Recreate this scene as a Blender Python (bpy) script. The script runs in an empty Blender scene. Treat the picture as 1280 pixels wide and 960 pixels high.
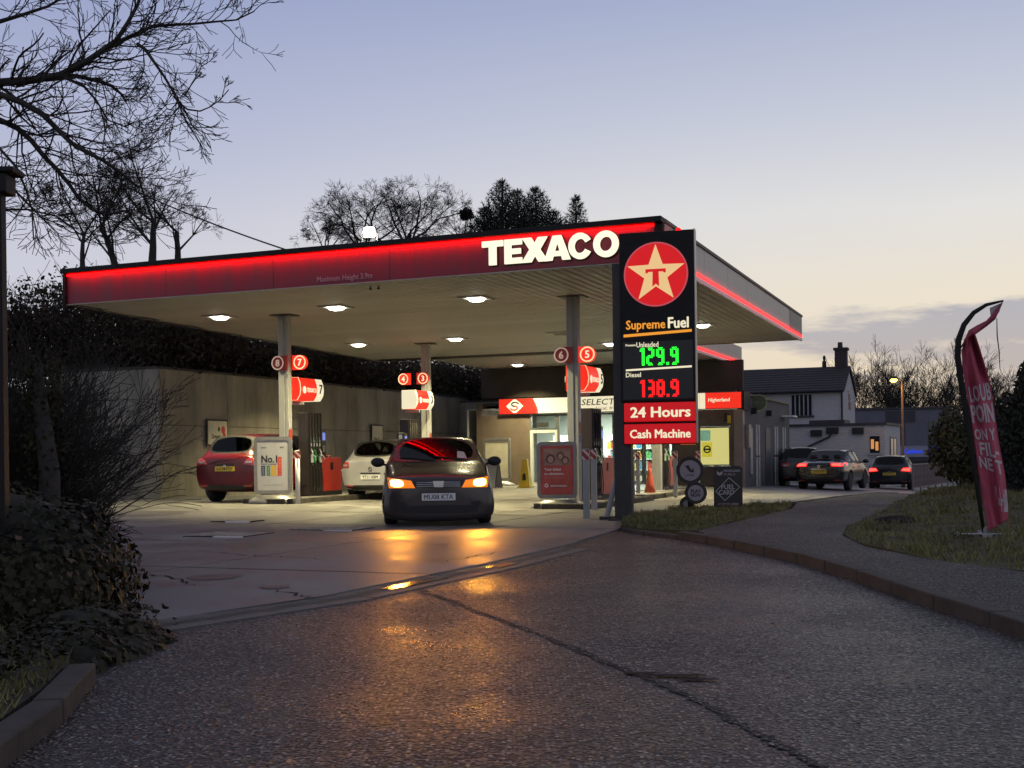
import bpy, bmesh, math, random
from mathutils import Vector, Matrix, noise
from mathutils.bvhtree import BVHTree
R = math.radians
S = bpy.context.scene
COL = S.collection
rnd = random.Random(7)

# ------------------------------------------------------------------ camera
FOC, EYE, ROLL = 1490.0, 1.1, R(0.7)
cam_d = bpy.data.cameras.new("camera"); cam = bpy.data.objects.new("camera", cam_d); COL.objects.link(cam)
cam_d.sensor_width = 36.0; cam_d.lens = 36.0 * FOC / 1280.0
cam_d.shift_y = 90.0 / 1280.0
cam_d.clip_start = 0.1; cam_d.clip_end = 2000
cam.location = (0, 0, EYE); cam.rotation_euler = (R(90), ROLL, 0)
S.camera = cam
S.view_settings.view_transform = 'Standard'; S.view_settings.look = 'None'
S.view_settings.exposure = 0.16; S.view_settings.gamma = 1.0
S.render.engine = 'CYCLES'
S.cycles.use_denoising = True; S.cycles.denoising_prefilter = 'FAST'
S.cycles.max_bounces = 6; S.cycles.diffuse_bounces = 3; S.cycles.glossy_bounces = 3
S.cycles.transparent_max_bounces = 8
S.cycles.sample_clamp_indirect = 2.0

# ------------------------------------------------------------------ dusk sky
def build_world():
    w = bpy.data.worlds.new("World"); S.world = w; w.use_nodes = True
    nt = w.node_tree; N = nt.nodes; L = nt.links; N.clear()
    out = N.new("ShaderNodeOutputWorld"); bg = N.new("ShaderNodeBackground")
    tc = N.new("ShaderNodeTexCoord"); sep = N.new("ShaderNodeSeparateXYZ")
    L.new(tc.outputs["Generated"], sep.inputs[0])
    def math_(op, a, b=None, c=None, clamp=False):
        n = N.new("ShaderNodeMath"); n.operation = op; n.use_clamp = clamp
        for i, v in enumerate((a, b, c)):
            if v is None: continue
            if isinstance(v, (int, float)): n.inputs[i].default_value = v
            else: L.new(v, n.inputs[i])
        return n.outputs[0]
    def ramp(fac, stops):
        n = N.new("ShaderNodeValToRGB"); e = n.color_ramp.elements
        e[0].position, e[0].color = stops[0][0], (*stops[0][1], 1)
        e[1].position, e[1].color = stops[-1][0], (*stops[-1][1], 1)
        for p, c in stops[1:-1]:
            x = e.new(p); x.color = (*c, 1)
        L.new(fac, n.inputs[0]); return n.outputs[0]
    def mix(f, a, b):
        n = N.new("ShaderNodeMix"); n.data_type = 'RGBA'
        if isinstance(f, (int, float)): n.inputs[0].default_value = f
        else: L.new(f, n.inputs[0])
        for i, v in ((6, a), (7, b)):
            if isinstance(v, tuple): n.inputs[i].default_value = (*v, 1)
            else: L.new(v, n.inputs[i])
        return n.outputs[2]
    z = sep.outputs["Z"]
    # the cool side of the sky, away from the sunset
    cool = ramp(z, [(0.0, (.58, .56, .57)), (.06, (.57, .57, .61)), (.17, (.53, .54, .63)), (.25, (.41, .44, .59)),
                    (.36, (.285, .33, .52)), (.65, (.19, .215, .31)), (1.0, (.15, .165, .22))])
    warm = ramp(z, [(0.0, (.72, .56, .38)), (.05, (.76, .63, .46)), (.12, (.76, .68, .55)), (.19, (.69, .68, .66)), (.27, (.51, .54, .63)),
                    (.37, (.33, .38, .545)), (.65, (.20, .225, .31)), (1.0, (.15, .165, .22))])
    dot = N.new("ShaderNodeVectorMath"); dot.operation = 'DOT_PRODUCT'
    L.new(tc.outputs["Generated"], dot.inputs[0])
    az = R(34); dot.inputs[1].default_value = (math.sin(az), math.cos(az), 0)
    mr = N.new("ShaderNodeMapRange"); mr.interpolation_type = 'SMOOTHSTEP'
    mr.inputs[1].default_value = .52; mr.inputs[2].default_value = .99
    L.new(dot.outputs["Value"], mr.inputs[0])
    sky = mix(mr.outputs[0], cool, warm)
    # low banks of cloud near the horizon
    mp = N.new("ShaderNodeMapping"); mp.inputs["Scale"].default_value = (4.6, 4.6, 24.0); mp.inputs["Location"].default_value = (3.1, .4, .7)
    L.new(tc.outputs["Generated"], mp.inputs[0])
    nz = N.new("ShaderNodeTexNoise"); nz.inputs["Scale"].default_value = 1.9; nz.inputs["Detail"].default_value = 7; nz.inputs["Roughness"].default_value = .58
    L.new(mp.outputs[0], nz.inputs["Vector"])
    band = N.new("ShaderNodeValToRGB"); e = band.color_ramp.elements
    e[0].position, e[0].color = 0.0, (.60, .60, .60, 1)
    e[1].position, e[1].color = .16, (0, 0, 0, 1)
    for p, v in ((.035, .52), (.07, .60), (.108, .80), (.124, .40)):
        x = e.new(p); x.color = (v, v, v, 1)
    L.new(z, band.inputs[0])
    side = N.new("ShaderNodeMapRange"); side.interpolation_type = 'SMOOTHSTEP'
    side.inputs[1].default_value = .80; side.inputs[2].default_value = .985
    L.new(dot.outputs["Value"], side.inputs[0])
    thr = math_('MULTIPLY', band.outputs[0], side.outputs[0])
    m = math_('ADD', nz.outputs[0], math_('SUBTRACT', thr, 1.0))
    cm = math_('MULTIPLY', m, 6.5, clamp=True)
    cm = math_('MULTIPLY', cm, .80)
    cloudcol = ramp(z, [(0.0, (.40, .34, .31)), (.06, (.42, .37, .36)), (.12, (.33, .345, .42)), (.2, (.36, .37, .45))])
    sky2 = mix(cm, sky, cloudcol)
    # a faint higher veil
    nz2 = N.new("ShaderNodeTexNoise"); nz2.inputs["Scale"].default_value = 2.0; nz2.inputs["Detail"].default_value = 5
    mp2 = N.new("ShaderNodeMapping"); mp2.inputs["Scale"].default_value = (1.2, 1.2, 5.0)
    L.new(tc.outputs["Generated"], mp2.inputs[0]); L.new(mp2.outputs[0], nz2.inputs["Vector"])
    veil = math_('MULTIPLY', math_('SUBTRACT', nz2.outputs[0], .5, clamp=True), .5)
    sky3 = mix(veil, sky2, (.50, .50, .56))
    # below the horizon: dim earth
    below = N.new("ShaderNodeMapRange"); below.inputs[1].default_value = -.02; below.inputs[2].default_value = 0.0
    L.new(z, below.inputs[0])
    final = mix(below.outputs[0], (.03, .03, .035), sky3)
    L.new(final, bg.inputs[0]); bg.inputs[1].default_value = 1.0
    L.new(bg.outputs[0], out.inputs[0])
build_world()

# ------------------------------------------------------------------ geometry helpers
A = R(22)                                      # yaw of the canopy, pumps and shop
EU = Vector((-math.cos(A), math.sin(A), 0)); EV = Vector((math.sin(A), math.cos(A), 0))
C0 = Vector((2.58, 20.2, 0))
def W(u, v, z=0.0): return C0 + EU * u + EV * v + Vector((0, 0, z))
def sst(a, b, x):
    t = (x - a) / (b - a); t = max(0.0, min(1.0, t)); return t * t * (3 - 2 * t)
def gz(x, y):                                  # the lie of the land
    r = .08 * sst(-1, -5, x) * sst(17, 25, y) * (1 - sst(33, 39, y))
    d = -.055 * max(0.0, min(14.0, x - 6.5)) * sst(24, 38, y)
    return r + d
def derot(px, py):
    dx, dy = px - 640.0, py - 570.0
    c, s = math.cos(ROLL), math.sin(ROLL)
    return dx * c - dy * s, dx * s + dy * c
def at(px, py, Y):                             # point at forward distance Y
    x, y = derot(px, py); return Vector((x / FOC * Y, Y, EYE - y / FOC * Y))
def gp(px, py, z=0.0):                         # point of the plane z
    x, y = derot(px, py); Y = FOC * (EYE - z) / y; return Vector((x / FOC * Y, Y, z))
def uv_soffit(px, py, z=4.4):
    x, y = derot(px, py); Y = FOC * (EYE - z) / y
    p = Vector((x / FOC * Y, Y, 0)) - C0; return p.dot(EU), p.dot(EV)
def u_on(px, py, v):                           # u where the column px meets the plane v = const
    x, _ = derot(px, py); k = x / FOC
    o = C0 + EV * v
    return (o.x - k * o.y) / (k * EU.y - EU.x)

class MB:
    def __init__(s): s.v, s.f, s.m = [], [], []
    def add(s, vs, fs, m=0):
        o = len(s.v); s.v += [tuple(p) for p in vs]
        for f in fs: s.f.append([i + o for i in f]); s.m.append(m)
        return s
    def bx(s, x0, x1, y0, y1, z0, z1, m=0):
        return s.add([(x0, y0, z0), (x1, y0, z0), (x1, y1, z0), (x0, y1, z0), (x0, y0, z1), (x1, y0, z1), (x1, y1, z1), (x0, y1, z1)],
                     [(3, 2, 1, 0), (4, 5, 6, 7), (0, 1, 5, 4), (1, 2, 6, 5), (2, 3, 7, 6), (3, 0, 4, 7)], m)
    def frustum(s, c0, s0, z0, c1, s1, z1, m=0):
        a = [(c0[0] - s0[0], c0[1] - s0[1], z0), (c0[0] + s0[0], c0[1] - s0[1], z0), (c0[0] + s0[0], c0[1] + s0[1], z0), (c0[0] - s0[0], c0[1] + s0[1], z0)]
        b = [(c1[0] - s1[0], c1[1] - s1[1], z1), (c1[0] + s1[0], c1[1] - s1[1], z1), (c1[0] + s1[0], c1[1] + s1[1], z1), (c1[0] - s1[0], c1[1] + s1[1], z1)]
        return s.add(a + b, [(3, 2, 1, 0), (4, 5, 6, 7), (0, 1, 5, 4), (1, 2, 6, 5), (2, 3, 7, 6), (3, 0, 4, 7)], m)
    def tube(s, pts, rads, n=6, m=0, caps=True):
        pts = [Vector(p) for p in pts]
        if isinstance(rads, (int, float)): rads = [rads] * len(pts)
        o = len(s.v); ref = None
        for i, p in enumerate(pts):
            d = (pts[min(i + 1, len(pts) - 1)] - pts[max(i - 1, 0)])
            if d.length < 1e-9: d = Vector((0, 0, 1))
            d.normalize()
            if ref is None:
                ref = Vector((1, 0, 0)) if abs(d.x) < .8 else Vector((0, 1, 0))
            ref = (ref - d * ref.dot(d))
            if ref.length < 1e-6: ref = d.orthogonal()
            ref.normalize(); b = d.cross(ref)
            for k in range(n):
                t = 2 * math.pi * k / n
                q = p + (ref * math.cos(t) + b * math.sin(t)) * rads[i]
                s.v.append((q.x, q.y, q.z))
        for i in range(len(pts) - 1):
            for k in range(n):
                k2 = (k + 1) % n
                s.f.append([o + i * n + k, o + i * n + k2, o + (i + 1) * n + k2, o + (i + 1) * n + k]); s.m.append(m)
        if caps:
            s.f.append([o + k for k in range(n)][::-1]); s.m.append(m)
            s.f.append([o + (len(pts) - 1) * n + k for k in range(n)]); s.m.append(m)
        return s
    def lathe(s, prof, n=16, org=(0, 0, 0), ax='z', m=0):
        o = len(s.v); O = Vector(org)
        for r, h in prof:
            for k in range(n):
                t = 2 * math.pi * k / n; c, q = r * math.cos(t), r * math.sin(t)
                p = {'z': (c, q, h), 'y': (c, h, q), 'x': (h, c, q)}[ax]
                s.v.append((p[0] + O.x, p[1] + O.y, p[2] + O.z))
        for i in range(len(prof) - 1):
            for k in range(n):
                k2 = (k + 1) % n
                s.f.append([o + i * n + k, o + i * n + k2, o + (i + 1) * n + k2, o + (i + 1) * n + k]); s.m.append(m)
        s.f.append([o + k for k in range(n)][::-1]); s.m.append(m)
        s.f.append([o + (len(prof) - 1) * n + k for k in range(n)]); s.m.append(m)
        return s
    def prism(s, poly, y0, y1, m=0):           # polygon in local XZ, extruded along y
        n = len(poly)
        vs = [(p[0], y0, p[1]) for p in poly] + [(p[0], y1, p[1]) for p in poly]
        fs = [list(range(n)), list(range(2 * n - 1, n - 1, -1))] + [(i + n, (i + 1) % n + n, (i + 1) % n, i) for i in range(n)]
        return s.add(vs, fs, m)
    def prismx(s, poly, x0, x1, m=0):          # polygon in local YZ, extruded along x
        n = len(poly)
        vs = [(x0, p[0], p[1]) for p in poly] + [(x1, p[0], p[1]) for p in poly]
        fs = [list(range(n))[::-1], list(range(n, 2 * n))] + [(i, (i + 1) % n, (i + 1) % n + n, i + n) for i in range(n)]
        return s.add(vs, fs, m)
    def ring(s, cx, cz, r0, r1, y0, y1, n=28, m=0):
        o = len(s.v)
        for k in range(n):
            t = 2 * math.pi * k / n; c, q = math.cos(t), math.sin(t)
            for r in (r0, r1):
                for y in (y0, y1): s.v.append((cx + r * c, y, cz + r * q))
        for k in range(n):
            a, b = o + 4 * k, o + 4 * ((k + 1) % n)
            for f in ((a, b, b + 2, a + 2), (a + 2, b + 2, b + 3, a + 3), (a + 3, b + 3, b + 1, a + 1), (a + 1, b + 1, b, a)):
                s.f.append(list(f)); s.m.append(m)
        return s
    def mesh(s, name, mats, smooth=False):
        me = bpy.data.meshes.new(name); me.from_pydata(s.v, [], s.f)
        for x in (mats if isinstance(mats, (list, tuple)) else [mats]): me.materials.append(x)
        if any(s.m): me.polygons.foreach_set("material_index", s.m)
        if smooth: me.polygons.foreach_set("use_smooth", [True] * len(s.f))
        me.update(); return me
    def build(s, name, mats, parent=None, smooth=False, bevel=0.0, loc=(0, 0, 0), rz=0.0, fixn=True):
        me = s.mesh(name, mats, smooth)
        if fixn and len(s.f) < 6000:
            b = bmesh.new(); b.from_mesh(me); bmesh.ops.recalc_face_normals(b, faces=b.faces); b.to_mesh(me); b.free()
        return put(name, me, parent, loc, rz, bevel)
def put(name, me, parent=None, loc=(0, 0, 0), rz=0.0, bevel=0.0):
    o = bpy.data.objects.new(name, me); COL.objects.link(o)
    o.location = loc; o.rotation_euler = (0, 0, rz)
    if parent is not None: o.parent = parent
    if bevel:
        md = o.modifiers.new("bevel", 'BEVEL'); md.width = bevel; md.segments = 2; md.limit_method = 'ANGLE'; md.angle_limit = R(40)
    return o
def tag(o, label=None, cat=None, group=None, kind=None):
    if label: o["label"] = label
    if cat: o["category"] = cat
    if group: o["group"] = group
    if kind: o["kind"] = kind
    return o
def thing(name, label, cat, loc=(0, 0, 0), rz=0.0, group=None):
    o = bpy.data.objects.new(name, None); COL.objects.link(o)
    o.location = loc; o.rotation_euler = (0, 0, rz); o.empty_display_size = .2
    return tag(o, label, cat, group)
def copy_tree(o, parent=None):
    c = o.copy(); COL.objects.link(c); c.parent = parent
    for ch in o.children: copy_tree(ch, c)
    return c
def light(name, kind, parent, loc, power, color, rot=(0, 0, 0), size=.3, size_y=None, spot=None, blend=.5, spread=None):
    d = bpy.data.lights.new(name, kind); d.energy = power; d.color = color
    if kind == 'AREA':
        d.shape = 'RECTANGLE' if size_y else 'SQUARE'; d.size = size
        if size_y: d.size_y = size_y
        if spread: d.spread = spread
    else: d.shadow_soft_size = size
    if kind == 'SPOT': d.spot_size = spot; d.spot_blend = blend
    o = bpy.data.objects.new(name, d); COL.objects.link(o); o.location = loc; o.rotation_euler = rot
    if parent is not None: o.parent = parent
    return o

# ------------------------------------------------------------------ materials
def mat(name, rgb, rough=.55, metal=0.0, nz=None, bump=None, spec=.5, emit=None, es=0.0, coat=0.0, rvar=0.0, alpha=None, trans=0.0):
    m = bpy.data.materials.new(name); m.use_nodes = True
    nt = m.node_tree; N = nt.nodes; L = nt.links; b = N["Principled BSDF"]
    b.inputs["Base Color"].default_value = (*rgb, 1); b.inputs["Roughness"].default_value = rough
    b.inputs["Metallic"].default_value = metal; b.inputs["Specular IOR Level"].default_value = spec
    if coat: b.inputs["Coat Weight"].default_value = coat; b.inputs["Coat Roughness"].default_value = .05
    if trans: b.inputs["Transmission Weight"].default_value = trans
    if emit: b.inputs["Emission Color"].default_value = (*emit, 1); b.inputs["Emission Strength"].default_value = es
    if nz or bump or rvar:
        tc = N.new("ShaderNodeTexCoord")
    if nz:
        sc, amt = nz[0], nz[1]
        t = N.new("ShaderNodeTexNoise"); t.inputs["Scale"].default_value = sc; t.inputs["Detail"].default_value = 6; t.inputs["Roughness"].default_value = .62
        if len(nz) > 2:
            mp = N.new("ShaderNodeMapping"); mp.inputs["Scale"].default_value = nz[2]; L.new(tc.outputs["Object"], mp.inputs[0]); L.new(mp.outputs[0], t.inputs["Vector"])
        else: L.new(tc.outputs["Object"], t.inputs["Vector"])
        r = N.new("ShaderNodeValToRGB"); e = r.color_ramp.elements
        e[0].position, e[1].position = .32, .68
        e[0].color = (*[c * (1 - amt) for c in rgb], 1); e[1].color = (*[min(1, c * (1 + amt * .8)) for c in rgb], 1)
        L.new(t.outputs[0], r.inputs[0]); L.new(r.outputs[0], b.inputs["Base Color"])
        if rvar:
            q = N.new("ShaderNodeMapRange"); q.inputs[1].default_value = .3; q.inputs[2].default_value = .7
            q.inputs[3].default_value = max(.02, rough - rvar); q.inputs[4].default_value = min(1, rough + rvar)
            L.new(t.outputs[0], q.inputs[0]); L.new(q.outputs[0], b.inputs["Roughness"])
    if bump:
        t = N.new("ShaderNodeTexNoise"); t.inputs["Scale"].default_value = bump[0]; t.inputs["Detail"].default_value = 4
        L.new(tc.outputs["Object"], t.inputs["Vector"])
        bp = N.new("ShaderNodeBump"); bp.inputs["Strength"].default_value = bump[1]; bp.inputs["Distance"].default_value = bump[2] if len(bump) > 2 else .01
        L.new(t.outputs[0], bp.inputs["Height"]); L.new(bp.outputs[0], b.inputs["Normal"])
    return m
def glow(name, rgb, strength, base=None):
    return mat(name, tuple(.5 * c for c in (base or tuple(min(.8, c) for c in rgb))), .4, emit=rgb, es=strength)

def asphalt(name, dark, light_, rough, grain, wet):
    m = bpy.data.materials.new(name); m.use_nodes = True
    nt = m.node_tree; N = nt.nodes; L = nt.links; b = N["Principled BSDF"]
    tc = N.new("ShaderNodeTexCoord")
    big = N.new("ShaderNodeTexNoise"); big.inputs["Scale"].default_value = .42; big.inputs["Detail"].default_value = 7; big.inputs["Roughness"].default_value = .65
    L.new(tc.outputs["Object"], big.inputs["Vector"])
    vo = N.new("ShaderNodeTexVoronoi"); vo.inputs["Scale"].default_value = grain
    L.new(tc.outputs["Object"], vo.inputs["Vector"])
    fine = N.new("ShaderNodeTexNoise"); fine.inputs["Scale"].default_value = grain * .45; fine.inputs["Detail"].default_value = 0
    L.new(tc.outputs["Object"], fine.inputs["Vector"])
    r = N.new("ShaderNodeValToRGB"); e = r.color_ramp.elements
    e[0].position, e[0].color = .34, (*dark, 1); e[1].position, e[1].color = .66, (*light_, 1)
    L.new(big.outputs[0], r.inputs[0])
    sp = N.new("ShaderNodeMix"); sp.data_type = 'RGBA'; sp.blend_type = 'MULTIPLY'; sp.inputs[0].default_value = 1.0
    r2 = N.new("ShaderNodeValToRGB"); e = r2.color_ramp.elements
    e[0].position, e[0].color = .30, (.30, .30, .30, 1); e[1].position, e[1].color = 1.0, (3.9, 3.6, 3.3, 1)  # brightest grains double as sparkle painted into the base colour
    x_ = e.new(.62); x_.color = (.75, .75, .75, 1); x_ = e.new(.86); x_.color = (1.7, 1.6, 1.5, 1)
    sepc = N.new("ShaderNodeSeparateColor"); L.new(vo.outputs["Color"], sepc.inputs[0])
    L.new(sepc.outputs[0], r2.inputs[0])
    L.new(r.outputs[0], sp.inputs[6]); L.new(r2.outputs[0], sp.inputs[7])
    # pale chips among the dark stones, painting wet glints into the colour
    v2 = N.new("ShaderNodeTexVoronoi"); v2.inputs["Scale"].default_value = grain * .72; L.new(tc.outputs["Object"], v2.inputs["Vector"])
    s2 = N.new("ShaderNodeSeparateColor"); L.new(v2.outputs["Color"], s2.inputs[0])
    g1 = N.new("ShaderNodeMath"); g1.operation = 'GREATER_THAN'; g1.inputs[1].default_value = .64; L.new(s2.outputs[0], g1.inputs[0])
    g2 = N.new("ShaderNodeMath"); g2.operation = 'LESS_THAN'; g2.inputs[1].default_value = .42; L.new(v2.outputs["Distance"], g2.inputs[0])
    g3 = N.new("ShaderNodeMath"); g3.operation = 'MULTIPLY'; L.new(g1.outputs[0], g3.inputs[0]); L.new(g2.outputs[0], g3.inputs[1])
    g4 = N.new("ShaderNodeMath"); g4.operation = 'MULTIPLY'; L.new(g3.outputs[0], g4.inputs[0]); L.new(s2.outputs[1], g4.inputs[1])
    ch = N.new("ShaderNodeMix"); ch.data_type = 'RGBA'; L.new(g4.outputs[0], ch.inputs[0]); L.new(sp.outputs[2], ch.inputs[6]); ch.inputs[7].default_value = (.40, .365, .335, 1)
    L.new(ch.outputs[2], b.inputs["Base Color"])
    q = N.new("ShaderNodeMapRange"); q.inputs[1].default_value = .35; q.inputs[2].default_value = .65
    q.inputs[3].default_value = rough - wet; q.inputs[4].default_value = rough + wet
    L.new(big.outputs[0], q.inputs[0])
    gr = N.new("ShaderNodeMath"); gr.operation = 'MULTIPLY_ADD'; gr.inputs[1].default_value = -.34; L.new(sepc.outputs[1], gr.inputs[0])
    gq = N.new("ShaderNodeMath"); gq.operation = 'ADD'; gq.inputs[1].default_value = .17; L.new(q.outputs[0], gq.inputs[0]); L.new(gq.outputs[0], gr.inputs[2]); L.new(gr.outputs[0], b.inputs["Roughness"])
    ad = N.new("ShaderNodeMath"); ad.operation = 'ADD'
    L.new(vo.outputs["Distance"], ad.inputs[0]); L.new(fine.outputs[0], ad.inputs[1])
    bp = N.new("ShaderNodeBump"); bp.inputs["Strength"].default_value = 1.0; bp.inputs["Distance"].default_value = .011
    L.new(ad.outputs[0], bp.inputs["Height"]); L.new(bp.outputs[0], b.inputs["Normal"])
    b.inputs["Specular IOR Level"].default_value = .38
    return m

M = {}
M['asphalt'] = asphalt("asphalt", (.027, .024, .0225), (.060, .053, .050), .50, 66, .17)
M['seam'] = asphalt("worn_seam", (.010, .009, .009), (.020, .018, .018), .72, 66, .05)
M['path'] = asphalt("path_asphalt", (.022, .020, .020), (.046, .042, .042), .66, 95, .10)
M['concrete'] = mat("forecourt_concrete", (.175, .166, .156), .50, nz=(.8, .5), bump=(60, .7, .007), rvar=.16, spec=.4)
M['concrete_b'] = mat("forecourt_concrete_worn", (.155, .147, .139), .46, nz=(1.1, .55), bump=(60, .7, .007), rvar=.17, spec=.4)
M['wall'] = mat("wall_concrete", (.23, .212, .172), .82, nz=(.9, .5, (1, 1, .30)), bump=(9, .4, .02))
M['kerb'] = mat("kerb_concrete", (.050, .043, .035), .85, nz=(5, .35), bump=(30, .5, .008))
M['tar'] = mat("tar", (.020, .018, .017), .8, nz=(6, .3), bump=(40, .4, .006), spec=.15)
M['stain'] = mat("oily_concrete", (.060, .052, .047), .42, nz=(3, .5), bump=(60, .4, .006))
M['soil'] = mat("soil", (.035, .028, .018), .95, nz=(3, .4), bump=(12, .8, .04))
M['red_fascia'] = mat("red_fascia", (.19, .009, .024), .45, nz=(1.1, .28, (2.2, 1, .18)), rvar=.12)
M['black'] = mat("black_paint", (.014, .0135, .013), .6, nz=(3, .25), spec=.22)
M['black_gloss'] = mat("black_gloss", (.010, .010, .010), .35, nz=(2, .2))
M['dark_metal'] = mat("dark_metal", (.040, .038, .037), .55, metal=.2, nz=(3, .25))
M['clad'] = mat("weathered_cladding", (.30, .275, .285), .42, metal=.35, nz=(1.6, .34, (1, 3, .25)), rvar=.1)
M['clad_dark'] = mat("dull_cladding", (.17, .16, .165), .5, metal=.35, nz=(1.6, .34, (1, 3, .25)), rvar=.1)
M['soffit'] = mat("soffit_plank", (.36, .348, .33), .55, nz=(.6, .14))
M['column'] = mat("column_paint", (.33, .33, .325), .5, nz=(2, .14, (1, 1, .3)))
M['grey_paint'] = mat("grey_paint", (.33, .33, .34), .5, nz=(4, .18))
M['white_paint'] = mat("white_paint", (.72, .70, .67), .5, nz=(5, .1))
M['silver'] = mat("silver_plastic", (.23, .22, .215), .35, metal=.35, nz=(4, .12))
M['poster_white'] = mat("poster_white", (.40, .39, .41), .35, nz=(5, .07))
M['letter_red'] = mat("letter_red", (.55, .03, .02), .5)
M['letter_black'] = mat("letter_black", (.02, .02, .02), .5)
M['letter_white'] = mat("letter_white", (.75, .73, .7), .5)
M['faded_letter'] = mat("faded_letter", (.44, .27, .29), .5)
M['tyre'] = mat("tyre_rubber", (.017, .017, .018), .85, nz=(9, .3))
M['rim'] = mat("alloy_rim", (.38, .38, .40), .3, metal=.8)
M['glass'] = mat("dark_glass", (.012, .014, .016), .04, spec=.6, nz=(2, .1))
M['chrome'] = mat("chrome", (.62, .62, .63), .15, metal=1.0)
M['trim'] = mat("black_trim", (.012, .012, .012), .6, nz=(6, .2))
M['plate_yellow'] = mat("plate_yellow", (.72, .50, .03), .4)
M['plate_white'] = mat("plate_white", (.72, .72, .70), .4)
M['bark'] = mat("bark", (.035, .028, .023), .9, nz=(8, .4), bump=(20, .7, .02))
M['twig'] = mat("twig", (.024, .018, .013), .9, nz=(3, .35))
M['conifer'] = mat("conifer_foliage", (.022, .034, .020), .8, nz=(2, .4))
M['grass'] = mat("grass_blade", (.15, .14, .045), .7, nz=(1.3, .5))
M['turf'] = mat("turf_soil", (.065, .058, .022), .95, nz=(2, .45), bump=(25, .7, .03))
M['ivy'] = mat("ivy_leaf", (.026, .023, .010), .55, nz=(2.2, .75), spec=.16)
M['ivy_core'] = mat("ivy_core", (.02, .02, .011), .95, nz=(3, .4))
M['led_red'] = glow("led_red", (1, .0008, .001), 6.0, (.5, .02, .02))
M['lamp'] = glow("lamp_lens", (1.0, .97, .80), 9.0, (.8, .8, .8))
M['cream_lit'] = glow("cream_lit", (1.0, .90, .60), .74, (.6, .58, .5))
M['star_lit'] = glow("star_lit", (.95, .60, .24), .72, (.5, .45, .35))
M['red_lit'] = glow("red_lit", (.85, .004, .006), .62, (.4, .01, .01))
M['red_lit_hot'] = glow("red_lit_hot", (1.0, .030, .012), .78, (.3, .01, .01))
M['red_dim'] = glow("red_dim", (.30, .012, .010), .16, (.12, .01, .01))
M['white_dim'] = glow("white_dim", (.65, .45, .36), .42, (.4, .3, .3))
M['green_led'] = glow("green_led", (.015, 1.0, .03), 1.4, (.02, .3, .02))
M['red_led'] = glow("red_led", (1.0, .006, .006), 1.3, (.3, .01, .01))
M['orange_lit'] = glow("orange_lit", (1.0, .36, .025), .72, (.5, .3, .05))
M['ring_lit'] = glow("ring_lit", (1.0, .42, .22), 1.5, (.6, .4, .3))
def clear_glass(name, tint=(.9, .95, .93)):
    m = bpy.data.materials.new(name); m.use_nodes = True; nt = m.node_tree; N = nt.nodes; L = nt.links; N.clear()
    o = N.new("ShaderNodeOutputMaterial"); mx = N.new("ShaderNodeMixShader"); tr = N.new("ShaderNodeBsdfTransparent"); gl = N.new("ShaderNodeBsdfGlossy"); fr = N.new("ShaderNodeFresnel")
    tr.inputs[0].default_value = (*tint, 1); gl.inputs["Roughness"].default_value = .03; fr.inputs[0].default_value = 1.45
    L.new(fr.outputs[0], mx.inputs[0]); L.new(tr.outputs[0], mx.inputs[1]); L.new(gl.outputs[0], mx.inputs[2]); L.new(mx.outputs[0], o.inputs[0]); return m
# ------------------------------------------------------------------ lettering
def text_mesh(s, bold=0.0, depth=.01, shear=0.0, space=1.0):
    c = bpy.data.curves.new("lettering", 'FONT'); c.body = s; c.size = 1; c.offset = bold; c.shear = shear; c.space_character = space
    c.resolution_u = 2; c.align_x = 'LEFT'
    o = bpy.data.objects.new("lettering", c); COL.objects.link(o)
    dg = bpy.context.evaluated_depsgraph_get(); dg.update()
    me = bpy.data.meshes.new_from_object(o.evaluated_get(dg))
    bpy.data.objects.remove(o); bpy.data.curves.remove(c)
    vs = [v.co.copy() for v in me.vertices]; fs = [list(p.vertices) for p in me.polygons]
    bpy.data.meshes.remove(me)
    return vs, fs
def text(name, s, m, parent, loc, width=None, height=None, bold=.0, depth=.01, rz=0.0, shear=0.0, align='c', space=1.0):
    """Raised lettering facing local -Y; loc is the centre (or left middle) of its box."""
    fat = bold if bold > .009 else 0
    vs, fs = text_mesh(s, 0 if fat else bold, depth, shear, space)
    x0 = min(v.x for v in vs); x1 = max(v.x for v in vs); y0 = min(v.y for v in vs); y1 = max(v.y for v in vs)
    sx = width / (x1 - x0) if width else None; sy = height / (y1 - y0) if height else None
    sx = sx or sy; sy = sy or sx
    ox = (x0 + x1) / 2 if align == 'c' else x0
    b = MB(); n = len(vs)
    P = [((v.x - ox) * sx, (v.y - (y0 + y1) / 2) * sy) for v in vs]
    # boundary edges give the sides
    cnt = {}
    for f in fs:
        for i in range(len(f)):
            a, c = f[i], f[(i + 1) % len(f)]; k = (min(a, c), max(a, c)); cnt[k] = cnt.get(k, 0) + 1
    b.v = [(p[0], -depth, p[1]) for p in P] + [(p[0], 0, p[1]) for p in P]
    for f in fs: b.f.append(f); b.m.append(0)
    for f in fs:
        for i in range(len(f)):
            a, c = f[i], f[(i + 1) % len(f)]
            if cnt[(min(a, c), max(a, c))] == 1: b.f.append([a, a + n, c + n, c]); b.m.append(0)
    if fat:                                    # heavier strokes: the outline laid over itself with small shifts
        v0, f0 = list(b.v), [list(f) for f in b.f]; m0 = len(v0)
        for q, (dx, dz) in enumerate(((-1, .3), (1, -.3), (.5, .7), (-.5, -.7))):
            o = len(b.v); e = .0003 * (q + 1)
            b.v += [(v[0] + dx * fat * sx, v[1] - (e if v[1] < 0 else 0), v[2] + dz * fat * sy) for v in v0]; b.f += [[i + o for i in f] for f in f0]; b.m += [0] * len(f0)
    return b.build(name, m, parent, loc=loc, rz=rz, fixn=False)

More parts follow.
